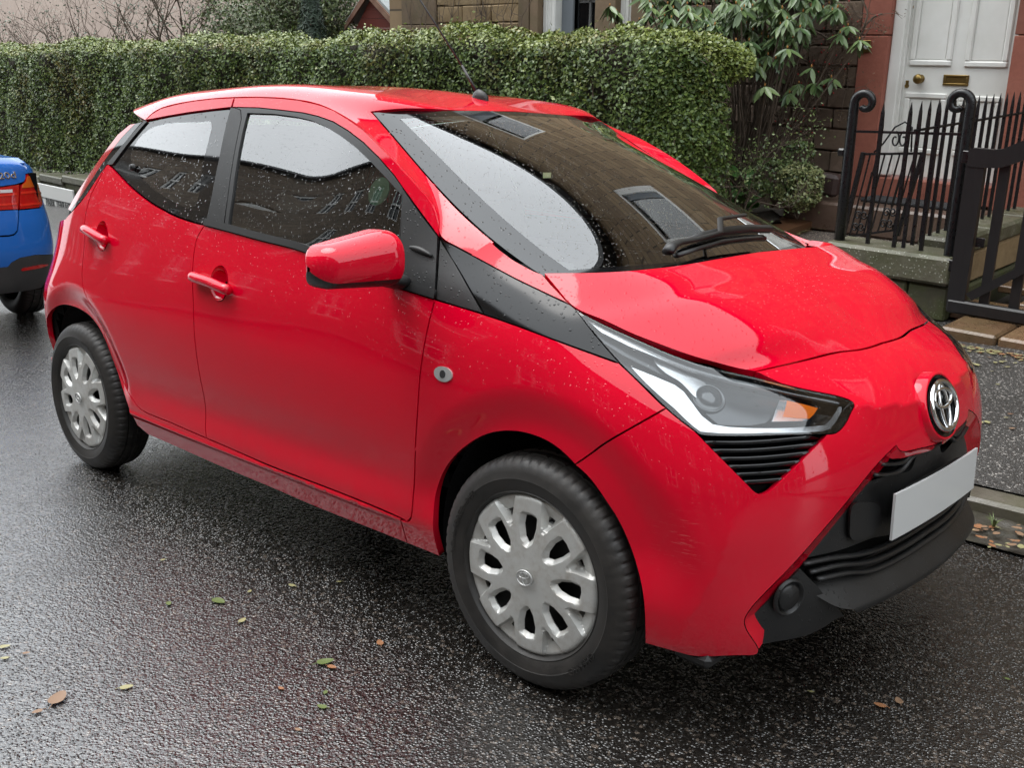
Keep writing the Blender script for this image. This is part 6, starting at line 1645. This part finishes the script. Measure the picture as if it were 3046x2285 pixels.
# bare stems trained up the tan wall beside the window
o = plumb('wall_climber', (wx[1]+.6,YF-.06,.8), 'thin bare climber stems spreading over the tan stone wall', 'climber'); m = MB()
for k in range(16):
    x = RNG.uniform(-1.0,.55); pts = [np.array([x,0,0])]
    for j in range(7): pts.append(pts[-1]+np.array([RNG.normal(.01,.05), RNG.normal(0,.006), .17]))
    m.tube(pts, np.linspace(.007,.003,8), 4, False)
    for j in range(5):
        i = RNG.integers(3,7); d = np.array([RNG.normal(0,.8), -.1, RNG.uniform(.2,1)]); d = unit(d); m.tube([pts[i], pts[i]+d*.13, pts[i]+d*.2+[0,0,.08]], [.004,.003,.002], 3, False)
mk('stems', m.v, m.f, BARK, o)
# ---- rhododendron
RH = plumb('rhododendron', (-3.1,5.35,.15), 'large rhododendron with drooping green leaf whorls and orange buds beside the hedge', 'shrub'); PRH = np.array([-3.1,5.35,.15])
RHL = M_leaf('rhododendron_leaf', (.05,.10,.032), (.135,.20,.07), None, .36, .55)
t_ = NT('rhododendron_leaf_object'); oi = t_.node('ObjectInfo'); RHO = t_.pbr(t_.mix(oi.outputs['Random'], (.05,.10,.032), (.15,.21,.075)), .36, spec=.55)
pw_ = T('r3', [(25,30),(60,60),(180,105),(250,40),(300,120),(330,20),(350,95),(400,120),(440,60),(480,110),(520,30),(560,80),(600,45),(650,125),(690,90),(720,55),(745,125),(800,18),(835,95),(860,200),(905,190),(935,48),(962,255),(905,255),(925,130),(1045,62),(1000,140),(785,300),(815,345),(860,290),(842,455),(705,330),(760,215),(820,255),(690,215),(990,200),(880,60),(640,60),(580,130),(780,160),(900,310),(760,60),(690,20),(860,20),(520,100),(960,100)])
wh = []
for p in pw_: wh.append(hpx([p], y=RNG.uniform(4.95,5.55))[0])
for k in range(120):
    p = wh[RNG.integers(0,len(pw_))]; wh.append(p+[RNG.normal(0,.22),RNG.uniform(.1,.5),RNG.normal(.1,.18)])
for k in range(30): wh.append(np.array([RNG.uniform(-4.4,-2.6), RNG.uniform(5.0,5.8), RNG.uniform(1.75,2.5)]))
wh = np.array(wh)
lme = bpy.data.meshes.new('leaf'); Lf = [(-.0,0,0),(.014,.03,.001),(.017,.062,-.002),(.010,.095,-.008),(0,.118,-.014),(-.010,.095,-.008),(-.017,.062,-.002),(-.014,.03,.001),(0,.03,-.004),(0,.062,-.008),(0,.095,-.012)]
lme.from_pydata(Lf, [], [(0,1,8),(1,2,9,8),(2,3,10,9),(3,4,10),(0,8,7),(7,8,9,6),(6,9,10,5),(5,10,4)]); lme.update(); lme.polygons.foreach_set('use_smooth', [True]*len(lme.polygons)); lme.materials.append(RHO)
Lfa = np.array(Lf); stuff_v = []; stuff_f = []; nobj = 0; budm = MB()
for i, w in enumerate(wh):
    k = RNG.integers(8,12); a0 = RNG.uniform(0,6)
    ax = unit(np.array([RNG.normal(0,.25),-.35+RNG.normal(0,.2),.9]))
    for j in range(k):
        a = a0+2*PI*j/k+RNG.normal(0,.15); dr = RNG.uniform(.55,1.25)          # droop
        d = np.array([math.cos(a)*math.cos(dr), math.sin(a)*math.cos(dr), -math.sin(dr)])+ax*.25; d = unit(d)
        sd_ = unit(np.cross(d, ax)); nn = np.cross(sd_, d); s = RNG.uniform(.9,1.35)
        Rm_ = np.stack([sd_, d, nn], 1)*s
        if i < 34 and nobj < 300:
            o = bpy.data.objects.new('leaf', lme); COL.objects.link(o); o.parent = RH
            mt_ = Matrix.Identity(4)
            for r_ in range(3):
                for c_ in range(3): mt_[r_][c_] = Rm_[r_][c_]
                mt_[r_][3] = (w-PRH)[r_]
            o.matrix_local = mt_; nobj += 1
        else:
            b = len(stuff_v); stuff_v += list((Rm_ @ Lfa.T).T+(w-PRH)); stuff_f += [tuple(q+b for q in f) for f in ((0,1,8),(1,2,9,8),(2,3,10,9),(3,4,10),(0,8,7),(7,8,9,6),(6,9,10,5),(5,10,4))]
    budm.lathe([(.0005,0),(.006,.004),(.0075,.012),(.004,.022),(.0005,.026)], 6, 'z', tuple(w-PRH))
o = mk('foliage', stuff_v, stuff_f, RHL, RH); tag(o, kind='stuff')
o = budm.build('buds', M_simple('orange_bud', (.36,.16,.035), .6), RH, True); tag(o, kind='stuff')
m = MB(); base = np.array([-.15,.15,0.])
for w in wh[:80]:
    p = w-PRH; mid = base*.5+p*.5+np.array([RNG.normal(0,.08),.12,-.05]); 
    m.tube([base+RNG.normal(0,.03,3), mid, p+[0,0,-.05], p], [.014,.009,.006,.005], 4, False)
mk('branches', m.v, m.f, BARK, RH)
# ---- berried climber on the brown wall
CT = plumb('berry_climber', (-2.9,5.9,.15), 'tangled bare climber with red berries on the brown stone wall', 'climber'); PC = np.array([-2.9,5.9,.15])
m = MB(); ends = []
lines = [[(0,1240),(150,1130),(290,960),(380,700),(480,470),(600,370),(780,330)],[(150,550),(230,620),(280,720),(300,830)],[(380,600),(470,650),(560,720),(640,800)],[(390,610),(380,760),(370,900),(400,980)],[(350,1040),(330,900),(345,760),(395,620)],[(30,1230),(200,1180),(330,1330),(350,1480)],[(0,700),(80,780),(110,920),(200,960),(240,1080)],[(780,0),(830,120),(800,230),(770,330)],[(960,120),(880,150),(820,220),(780,310)],[(520,0),(510,120),(580,200)],[(300,250),(420,300),(520,350),(700,340)],[(640,300),(600,450),(500,560),(400,600)],[(430,60),(500,130),(640,90)],[(0,1000),(100,1060),(220,1150)],[(200,470),(330,560),(450,610),(620,600)]]
for ln in lines:
    P = np.array([hpx(T('ra', [p]), y=5.88+RNG.normal(0,.02))[0] for p in ln])-PC; P = spline_pts(P, 14)
    m.tube(P, np.linspace(.010,.004,14)*RNG.uniform(.6,1.2), 5, False)
    for k in range(9):
        i = RNG.integers(2,14); d = unit(np.array([RNG.normal(0,1),-.25,RNG.normal(0,.8)])); q = P[i]+d*RNG.uniform(.08,.2); m.tube([P[i], (P[i]+q)/2+RNG.normal(0,.012,3), q], [.0035,.0028,.0018], 3, False); ends.append(q)
        for kk in range(3):
            d2 = unit(d+RNG.normal(0,.8,3)); q2 = q+d2*RNG.uniform(.04,.10); m.tube([q, q2], [.002,.0014], 3, False); ends.append(q2)
mk('stems', m.v, m.f, BARK, CT)
ends = np.array(ends); bm_ = MB()
for i in RNG.integers(0, len(ends), 90): bm_.lathe([(.0005,-.007),(.006,-.004),(.007,0),(.006,.004),(.0005,.007)], 6, 'z', tuple(ends[i]+RNG.normal(0,.008,3)))
o = bm_.build('berries', M_simple('red_berry', (.32,.012,.012), .35), CT, True); tag(o, kind='stuff')
i = RNG.integers(0, len(ends), 1500); fast_quads('withered_leaves', leaf_quads(ends[i]+RNG.normal(0,.03,(1500,3)), np.tile([0,-1,.2],(1500,1)), np.full((1500,1),.022), np.full((1500,1),.009)), M_leaf('withered', (.06,.035,.02), (.15,.105,.06), None, .8), CT, 'stuff')
# ---- low plants in the bed
def cloud(name, c, R, n, ll, lw, mat, label, cat, seed_stems=12, up=.4):
    o = plumb(name, (c[0],c[1],c[2]-R[2]), label, cat); 
    d = unit(RNG.normal(0,1,(n,3))); P = d*np.array(R)*np.cbrt(RNG.uniform(.25,1,n))[:,None]; P[:,2] += R[2]
    P += .12*np.array(R)*np.sin(P*[23,19,27])
    fast_quads('leaves', leaf_quads(P, d*.5+[0,-.3,up], np.full((n,1),ll), np.full((n,1),lw)), mat, o, 'stuff')
    m = MB()
    for k in range(seed_stems):
        q = P[RNG.integers(0,n)]; m.tube([(0,0,-.05), q*[.6,.6,.5], q], [.006,.004,.002], 4, False)
    mk('stems', m.v, m.f, BARK, o); return o
VAR = M_leaf('variegated_leaf', (.06,.085,.025), (.30,.31,.13), (.10,.14,.04), .45)
GRN = M_leaf('bed_leaf', (.035,.07,.018), (.13,.17,.05), None, .45)
c1 = hpx(T('re', [(950,720),(850,420),(640,640),(270,740)]), y=5.35)
cloud('variegated_shrub', c1[0], (.21,.16,.22), 1500, .038, .022, VAR, 'small cream-edged variegated shrub beside the brown block', 'shrub')
cloud('small_shrub', c1[1]+[0,.1,0], (.13,.12,.20), 650, .032, .02, GRN, 'narrow upright green shrub against the stone wall', 'shrub')
cloud('small_shrub', c1[2], (.18,.15,.18), 900, .036, .022, GRN, 'bushy low green shrub between the variegated shrub and the broad leaves', 'shrub')
BR = plumb('broad_leaf_plant', (c1[3][0],5.25,.2), 'clump of broad fresh green leaves beside the hedge end', 'plant')
t_ = NT('broad_leaf'); oi = t_.node('ObjectInfo'); BRM = t_.pbr(t_.mix(oi.outputs['Random'], (.03,.09,.018), (.07,.16,.035)), .42)
bl_ = bpy.data.meshes.new('leaf'); th_ = np.linspace(0,2*PI,14,endpoint=False); bl_.from_pydata([(0,.055,-.010)]+[(.045*math.sin(t)*(1-.25*math.cos(t)), .055-.055*math.cos(t), .006*math.sin(2*t)) for t in th_], [], [(0,1+k,1+(k+1)%14) for k in range(14)]); bl_.update(); bl_.materials.append(BRM)
for k in range(26):
    o = bpy.data.objects.new('leaf', bl_); COL.objects.link(o); o.parent = BR; a = RNG.uniform(0,2*PI); rr = RNG.uniform(.02,.2)
    o.location = (rr*math.cos(a), rr*math.sin(a)*.7, RNG.uniform(.02,.30)); o.rotation_euler = (RNG.uniform(.2,1.0), RNG.normal(0,.3), a-PI/2+RNG.normal(0,.3)); o.scale = (s:=RNG.uniform(.8,1.4),s,s)
# scraps at the hedge foot
shrub('privet_sucker', (-2.75,4.75,.25), [(.3,0,1),(-.3,.1,1),(.6,-.1,.8),(0,-.2,1)], .34, .008, 3, 'straggly privet shoots at the foot of the hedge end', 'shrub', LEAF_G, 900, .028, .016, jit=.05)

# ================================================================== the blue car behind
BC = empty('blue_saloon', (-6.1,-.30,0), 'blue saloon car with black lower bumper parked behind the red car', 'car')
BP = np.array([(-5.27,-.75),(-5.27,-.30),(-5.285,-.02),(-5.335,.24),(-5.43,.42),(-5.60,.535),(-5.9,.582),(-6.6,.60),(-7.6,.60),(-8.8,.59),(-9.4,.52)])
BL_ = np.concatenate([[0], np.cumsum(np.linalg.norm(np.diff(BP, axis=0), axis=1))]); bpS = Spl(BL_); U0 = BL_[1]
BZ = [.18,.28,.40,.52,.62,.70,.78,.86,.94,1.00,1.05,1.09,1.13]; BI = [.13,.06,.02,.0,.006,.016,.034,.052,.070,.084,.100,.135,.22]
BI2 = [.08,.04,.02,.01,.0,.0,.004,.012,.026,.045,.07,.11,.18]
bzS = Spl(BZ)
def blue_fn(u, z):
    u = np.asarray(u, float); P = bpS.w(u) @ BP; h = 1e-3; D = (bpS.w(u+h)-bpS.w(u-h)) @ BP; D /= np.linalg.norm(D, axis=1)[:,None]
    n = np.stack([D[:,1], -D[:,0]], -1); k = sstep((u-U0-.85)/.5); w = bzS.w(np.asarray(z, float))
    ins = (w @ np.array(BI))*(1-k)+(w @ np.array(BI2))*k
    xy = P-n*ins[:,None]; return np.stack([xy[:,0], xy[:,1], np.asarray(z, float)], -1)
SB = Sheet(blue_fn, (U0, BL_[-1]), (.18,1.13), (120,60))
def bmir(g): 
    v, f, n = g; v = v.copy(); v[:,1] = -.60-v[:,1]; return v, [tuple(q)[::-1] for q in f], n*[1,-1,1]
def bobj(name, g, mat, mirror=True, par=BC, whole=False):
    off = np.array([-6.1,-.30,0])
    gs = [g]+([bmir(g)] if mirror else [])
    if whole: gs = [join_geo(*gs)]
    r = []
    for q in gs: r.append(mk(name, q[0]-off, q[1], mat, par, True, q[2]))
    return r
def bpx(p): return SB.px(T('rf', p))
lampA = bpx([(262,222),(300,225),(345,270),(385,330),(412,390),(428,460),(420,520),(405,548),(330,560),(195,572),(196,450),(205,330),(245,300),(258,260)])
def lean(p): return p
crease = bpx([(0,880),(100,865),(150,840),(175,800),(185,700),(190,580)])
bl1 = panel_geo(SB, segs(np.array([(U0,1.12)]), bpx([(0,60),(120,62),(160,78),(225,120),(243,150),(250,215),(250,270),(232,300),(150,325),(0,345)]), np.array([(U0,.90)])), step=.02, gap=.001, flange=.01)
bobj('boot_lid', bl1, BLUE, whole=True)
lampB = segs(np.array([(U0+.28,.955)]), bpx([(0,352),(150,330),(190,322),(186,450),(180,572),(0,580)]), np.array([(U0+.28,.80)]))
LB = bobj('tail_lamp', panel_geo(SB, lampA, step=.016, gap=.002, flange=.02), REDLENS)
LB2 = bobj('boot_lamp', panel_geo(SB, lampB, step=.016, gap=.002, flange=.02), REDLENS)
GLOWM = M_simple('lamp_red_bar', (.62,.02,.012), .12, coat=1.0); ORG = M_simple('lamp_orange', (.55,.10,.01), .12, coat=1.0)
for pts, par in (([(205,400),(330,385),(405,400),(408,420),(330,408),(205,424)],LB),([(200,520),(330,505),(415,500),(410,522),(330,528),(200,545)],LB)):
    bobj('lamp_bar', panel_geo(SB, bpx(pts), step=.012, gap=0, flange=.004, raise_=.003), GLOWM, True, par[0])
bobj('lamp_indicator', panel_geo(SB, bpx([(268,245),(300,240),(350,300),(380,345),(330,350),(215,362),(225,325),(255,300)]), step=.012, gap=0, flange=.003, raise_=.003), ORG, False, LB[0])
for pts in ([(0,425),(165,412),(165,432),(0,446)],[(0,520),(165,505),(165,525),(0,540)]):
    bobj('lamp_bar', panel_geo(SB, bpx(pts), step=.012, gap=0, flange=.004, raise_=.003), GLOWM, False, LB2[0])
bobj('reversing_lamp', panel_geo(SB, bpx([(0,380),(120,375),(120,405),(0,412)]), step=.012, gap=0, flange=.004, raise_=.003), M_simple('reverse_lens', (.6,.55,.55), .2), False, LB2[0])
lid2 = panel_geo(SB, segs(np.array([(U0,.79)]), bpx([(0,585),(90,580),(180,576),(176,700),(168,780),(140,815),(90,828),(0,832)]), np.array([(U0,.62)])), step=.02, gap=.0015, flange=.012)
bobj('boot_panel', lid2, BLUE, whole=True)
lowz = bpx([(0,1150),(80,1140),(110,1100),(200,1050),(350,1022),(545,1012)])
uq = bpx([(190,576),(330,562),(408,552),(425,580)])
endu = U0+1.05
bump = segs(np.array([(U0,.60)]), bpx([(0,845),(90,840),(150,825),(180,790),(188,700),(192,580),(330,566),(408,556)]), np.array([(endu-.25,.80),(endu,.80),(endu,.46)]), lowz[::-1], np.array([(U0,lowz[0][1])]))
bobj('rear_bumper', panel_geo(SB, bump, step=.02, gap=.0012, flange=.012), BLUE)
low2 = segs(np.array([(U0,lowz[0][1])]), lowz, np.array([(endu,.46),(endu,.30),(endu-.2,.26),(U0,.26)]))
bobj('bumper_lower', panel_geo(SB, low2, step=.02, gap=.001, flange=.012), M_plastic('grey_black_plastic', .028, .5), whole=True)
bobj('reflector', panel_geo(SB, bpx([(205,1170),(230,1150),(400,1118),(475,1112),(470,1125),(400,1150),(215,1182)]), step=.012, gap=0, flange=.004, raise_=.003), REDLENS)
side = segs(np.array([(endu+.004,.80),(endu+.004,.30),(endu+.30,.64),(endu+.75,.64),(endu+1.05,.28),(BL_[-1]-.01,.28),(BL_[-1]-.01,.90),(endu,1.0)]))
bobj('body_side', panel_geo(SB, segs(np.array([(U0+.42,1.0)]), bpx([(255,220),(300,215),(345,262),(390,335)]), np.array([(endu-.30,.80),(endu+.004,.80),(endu+.004,.30),(endu+.06,.45),(endu+.22,.62),(endu+.5,.68),(endu+.80,.60),(endu+.98,.28),(BL_[-1]-.01,.28),(BL_[-1]-.01,1.05),(U0+.80,1.10),(U0+.45,1.10)])), step=.03, gap=.001, flange=.012), BLUE)
# top deck, cabin
def prism_y(pts, y0, y1): 
    m = MB(); m.prism(pts, (0,y0,0), (1,0,0), (0,0,1), (0,y1-y0,0)); return m
A_ = [(-5.52,1.085),(-5.62,1.115),(-5.95,1.13),(-6.30,1.135),(-9.3,1.0),(-9.3,.90),(-5.6,.90)]
o = prism_y(A_, -.96, .36).build('top_deck', BLUE); o.data.transform(Matrix.Translation((6.1,.30,0))); o.parent = BC
secs = [(-6.05,1.12,.58),(-6.7,1.36,.54),(-7.3,1.43,.53),(-8.1,1.41,.54),(-8.9,1.06,.62)]
V = []; 
for x, z, w in secs: V += [(x+6.1,-.72*1.0,1.0),(x+6.1,-w,z-.03),(x+6.1,-w*.5,z),(x+6.1,w*.5,z),(x+6.1,w,z-.03),(x+6.1,.72,1.0)]
mk('cabin', V, [(i*6+j,i*6+j+1,(i+1)*6+j+1,(i+1)*6+j) for i in range(4) for j in range(5)]+[tuple(range(6)),tuple(range(24,30))], BLACKGLOSS, BC, False)
mk('dark_backing', [(x,y,z) for x in (.60,-3.2) for y in (-.72,.72) for z in (.25,1.02)], [(0,1,3,2),(4,6,7,5),(0,4,5,1),(2,3,7,6),(1,5,7,3),(0,2,6,4)], DARK, BC, False)
for x in (0.0,-2.8):
    for s_ in (1,-1):
        w = empty('wheel'); w.parent = BC; w.location = (x,.80*s_,.318); w.rotation_euler = (0,0,0 if s_ < 0 else PI); w.scale = (1.1,1.35,1.1)
        ty = bpy.data.objects['tyre'].copy(); COL.objects.link(ty); ty.parent = w
        cv = bpy.data.objects['wheel_cover'].copy(); COL.objects.link(cv); cv.parent = w
tx = bpy.data.curves.new('model_text', 'FONT'); tx.body = '20d'; tx.size = .062; tx.extrude = .002; tx.bevel_depth = .0006
to = bpy.data.objects.new('model_text', tx); COL.objects.link(to); dg = bpy.context.evaluated_depsgraph_get(); tme = bpy.data.meshes.new_from_object(to.evaluated_get(dg)); bpy.data.objects.remove(to)
p0, p1 = SB.P(bpx([(0,275),(160,262)])); nr_ = SB.normal(bpx([(80,250)]))[0]
ex_ = unit(p1-p0); wt = max(v.co.x for v in tme.vertices)
tb = link('model_badge', tme, BC, CHROME)
ez_ = unit(nr_-ex_*(nr_@ex_)); ey_ = np.cross(ez_, ex_); s = np.linalg.norm(p1-p0)/wt*1.08
mt_ = Matrix.Identity(4)
for r_ in range(3):
    mt_[r_][0] = ex_[r_]*s; mt_[r_][1] = ey_[r_]*.95; mt_[r_][2] = ez_[r_]; mt_[r_][3] = (p0-ex_*.012+nr_*.006-np.array([-6.1,-.30,0]))[r_]
tb.matrix_local = mt_

# ================================================================== terrace across the street (seen in the paint and glass)
YT = -9.4
TERM = M_coursed('terrace_stone', (.105,.075,.05), (.17,.125,.085))
TER = plumb('stone_terrace', (-8,YT,-.4), 'long brown stone terrace with pale sash windows across the street', 'terrace'); PTR = (-8,YT,-.4)
X0, X1 = -42, 26
m = MB(); zr = [(-.4,1.0),(2.8,4.1),(5.7,7.2),(8.8,10.0)]
for a, b in zr: m.box(((X0+X1)/2,YT-.3,(a+b)/2), (X1-X0,.6,b-a))
wxs = np.arange(X0+1.5, X1-1, 3.1)
for z0, z1 in ((1.0,2.8),(4.1,5.7),(7.2,8.8)):
    xs_ = [X0]+[v for w in wxs for v in (w,w+1.25)]+[X1]
    for a, b in zip(xs_[::2], xs_[1::2]): m.box(((a+b)/2,YT-.3,(z0+z1)/2), (b-a,.6,z1-z0))
hobj(m, 'wall', TERM, TER, P0=PTR)
PALE = M_simple('pale_window_paint', (.6,.6,.58), .5); TP = M_simple('dark_pane', (.015,.017,.02), .05)
wme = None
for z0, z1 in ((1.0,2.8),(4.1,5.7),(7.2,8.8)):
    for w in wxs:
        m = MB(); c = (w+.625,YT-.12,(z0+z1)/2); h_ = z1-z0
        for dx in (-.57,.57): m.box((c[0]+dx,c[1],c[2]), (.11,.1,h_))
        for dz in (-h_/2+.05,0,h_/2-.05): m.box((c[0],c[1]+.012,c[2]+dz), (1.04,.06,.09))
        m.box((c[0],c[1]+.012,c[2]), (.07,.06,h_-.1))
        wo_ = hobj(m, 'window', PALE, TER, P0=PTR)
        m = MB(); m.box((c[0],c[1]-.05,c[2]), (1.1,.02,h_)); hobj(m, 'pane', TP, wo_, P0=PTR)
m = MB(); m.prism([(YT+.25,10.0),(YT+.25,10.12),(YT-3.6,12.6),(YT-7.5,10.1),(YT-7.5,10.0)], (X0,0,0), (0,1,0), (0,0,1), (X1-X0,0,0)); ro = hobj(m, 'roof', M_stone('slate', (.03,.033,.038), (.06,.064,.07), 6, 0, 0, .6), TER, P0=PTR)
for x in np.arange(X0+4, X1, 9.3):
    m = MB(); m.box((x,YT-3.6,12.8), (1.6,.7,1.5)); hobj(m, 'chimney', TERM, ro, P0=PTR)
# unseen house, added to hide the bright horizon and darken the front bumper's reflection
EN = plumb('horizon_block_house', (24,-3,-1), 'unseen brown stone house added to block the bright horizon at the lower street end', 'house'); PE = (24,-3,-1)
m = MB(); m.box((25,-3,3.2), (1,20,10)); hobj(m, 'wall', TERM, EN, P0=PE)
for z0 in (1.0,4.2):
    for y in np.arange(-11,6,2.8):
        m = MB(); m.box((24.47,y,z0+.85), (.08,1.2,1.7)); w = hobj(m, 'window', PALE, EN, P0=PE)
        m = MB(); m.box((24.42,y,z0+.85), (.04,1.0,1.5)); hobj(m, 'pane', TP, w, P0=PE)
m = MB(); m.prism([(24.2,8.2),(24.2,8.35),(28,11),(32,8.3),(32,8.2)], (0,-13,0), (1,0,0), (0,0,1), (0,20,0)); hobj(m, 'roof', bpy.data.materials['slate'], EN, P0=PE)
sheet_grid('far_pavement', lambda X, Y: .06+0*X-.02*(Y+9), np.linspace(-60,40,10), np.array([-14,-9.3,-7.9]), PAVM)

# ================================================================== fallen leaves
def leaf_obj(px, z, size, mat, rot, label, group, curl=.2):
    p = on_plane([px], (0,0,1), z)[0] if not callable(z) else z(px)
    n = 12; t = np.linspace(0,2*PI,n,endpoint=False)
    V = [(0,0,.004)]+[(size*math.cos(a)*.5, size*.30*math.sin(a)*(1-.3*math.cos(a)), .0035+curl*size*.5*(abs(math.cos(a))**3)*.4+curl*size*.25*abs(math.sin(a))) for a in t]
    o = mk('fallen_leaf', V, [(0,1+k,1+(k+1)%n) for k in range(n)], mat, None, True)
    m2 = MB(); m2.tube([(-size*.5,0,.006),(-size*.78,.01*size,.004)], .0009, 4, False)
    mk('stalk', m2.v, m2.f, mat, o)
    o.location = p; o.rotation_euler = (0,0,rot); return tag(o, label, 'leaf', group)
LY = M_simple('leaf_yellow', (.27,.25,.12), .5); LG = M_simple('leaf_green', (.10,.135,.04), .45); LBn = M_simple('leaf_brown', (.20,.12,.07), .6); LO = M_simple('leaf_orange', (.26,.115,.05), .55)
def rz(reg, x, y): return T(reg, [(x,y)])[0]
Z8 = (0,1600,.5425)
def q8(x, y): return (Z8[0]+x*Z8[2], Z8[1]+y*Z8[2])
special = [(q8(320,890),.060,LBn,2.3,'long brown curled leaf lying on the wet road'),(q8(1785,690),.045,LG,1.2,'torn green leaf with an orange scrap beside it on the wet road'),(q8(1820,718),.026,LO,.3,'small orange leaf scrap touching the torn green leaf'),(rz('f',1700,1925),.0,None,0,None)]
for px, s, mt, r, lb in special:
    if mt: leaf_obj(px, 0.0, s, mt, r, lb, None, .3)
small = [((25,605),.03,LY),((25,668),.022,LY),((145,640),.02,LBn),((205,962),.026,LBn),((695,828),.034,LY),((925,368),.026,LG),((1200,355),.05,LG),((1330,460),.03,LY),((1600,268),.026,LY),((1857,248),.016,LY),((2083,583),.032,LO),((1540,833),.018,LO),((1785,855),.018,LG),((1765,935),.028,LG),((1632,1060),.018,LBn),((892,128),.018,LY),((1370,300),.018,LY)]
for p, s, mt in small: leaf_obj(q8(*p), 0.0, s*.95, mt, RNG.uniform(0,6), 'small fallen leaf or scrap on the wet road', 'small leaves scattered on the road')
for p, s, mt in (((1090,1575),.03,LO),((1235,1540),.03,LBn),((560,1470),.014,LY),((2080,1370),.014,LG)): leaf_obj(rz('r10',*p), 0.0, s, mt, RNG.uniform(0,6), 'small fallen leaf or scrap on the wet road', 'small leaves scattered on the road')
def pz(px): return on_plane([px], (0,-.075,1), .055-.075*1.27+.003)[0]
def pzg(px): return on_plane([px], (0,0,1), .016)[0]
for k in range(70):
    px = (2850+RNG.uniform(-10,196), 1045+RNG.exponential(10)+ (0)); px = (px[0], 1022+(px[0]-2835)*.175+RNG.exponential(9))
    if px[0] < 3046: leaf_obj(px, pz, RNG.uniform(.018,.045), (LY,LY,LY,LBn,LO)[RNG.integers(0,5)], RNG.uniform(0,6), 'pale leaf in the litter along the foot of the sandstone step', 'leaf litter below the step')
for p, s, mt in (((690,860),.04,LY),((755,875),.05,LY),((960,850),.035,LY),((1095,898),.03,LY),((920,945),.014,LY),((990,1090),.02,LY),((1120,1415),.02,LO),((1075,1455),.02,LY),((870,1505),.04,LY),((795,1505),.04,LY),((1140,1575),.03,LBn)): leaf_obj(rz('rh',*p), pz, s, mt, RNG.uniform(0,6), 'single pale leaf on the damp pavement', 'leaves on the pavement')
for k in range(26):
    px = (2890+RNG.uniform(0,156), 1560+RNG.uniform(0,80)); leaf_obj(px, pzg, RNG.uniform(.015,.04), (LY,LBn,LBn,LO)[RNG.integers(0,4)], RNG.uniform(0,6), 'leaf scrap caught in the gutter silt', 'leaf scraps in the gutter')
for k in range(80):
    r_ = [(850,1330),(1300,1150)]; a = RNG.uniform(0,1); q = T('re', [(830+520*a+RNG.normal(0,30), 1340-250*a+RNG.normal(0,22))])[0]
    w = h2w(hpx([q], z=.115))[0]
    leaf_obj((0,0), (lambda px, w=w: w), RNG.uniform(.03,.06), (LY,LY,LG)[RNG.integers(0,3)], RNG.uniform(0,6), 'pale fallen leaf on the garden path beside the board', 'leaves on the garden path')
def tuft(px):
    o = empty('grass_tuft', pzg(px), 'small bright weed tuft growing in the gutter', 'weed'); V = []; F = []
    for k in range(16):
        a = RNG.uniform(0,2*PI); L = RNG.uniform(.03,.06); d = np.array([math.cos(a)*.5, math.sin(a)*.5, 1]); s = np.array([-math.sin(a), math.cos(a), 0])*.003; b = len(V)
        V += [s, -s, d*L*.6-s*.7, d*L*.6+s*.7, d*L+np.array([d[0],d[1],-.4])*L*.4]; F += [(b,b+1,b+2,b+3),(b+3,b+2,b+4)]
    mk('blades', V, F, LG, o, False)
tuft(rz('r7',2010,1265))
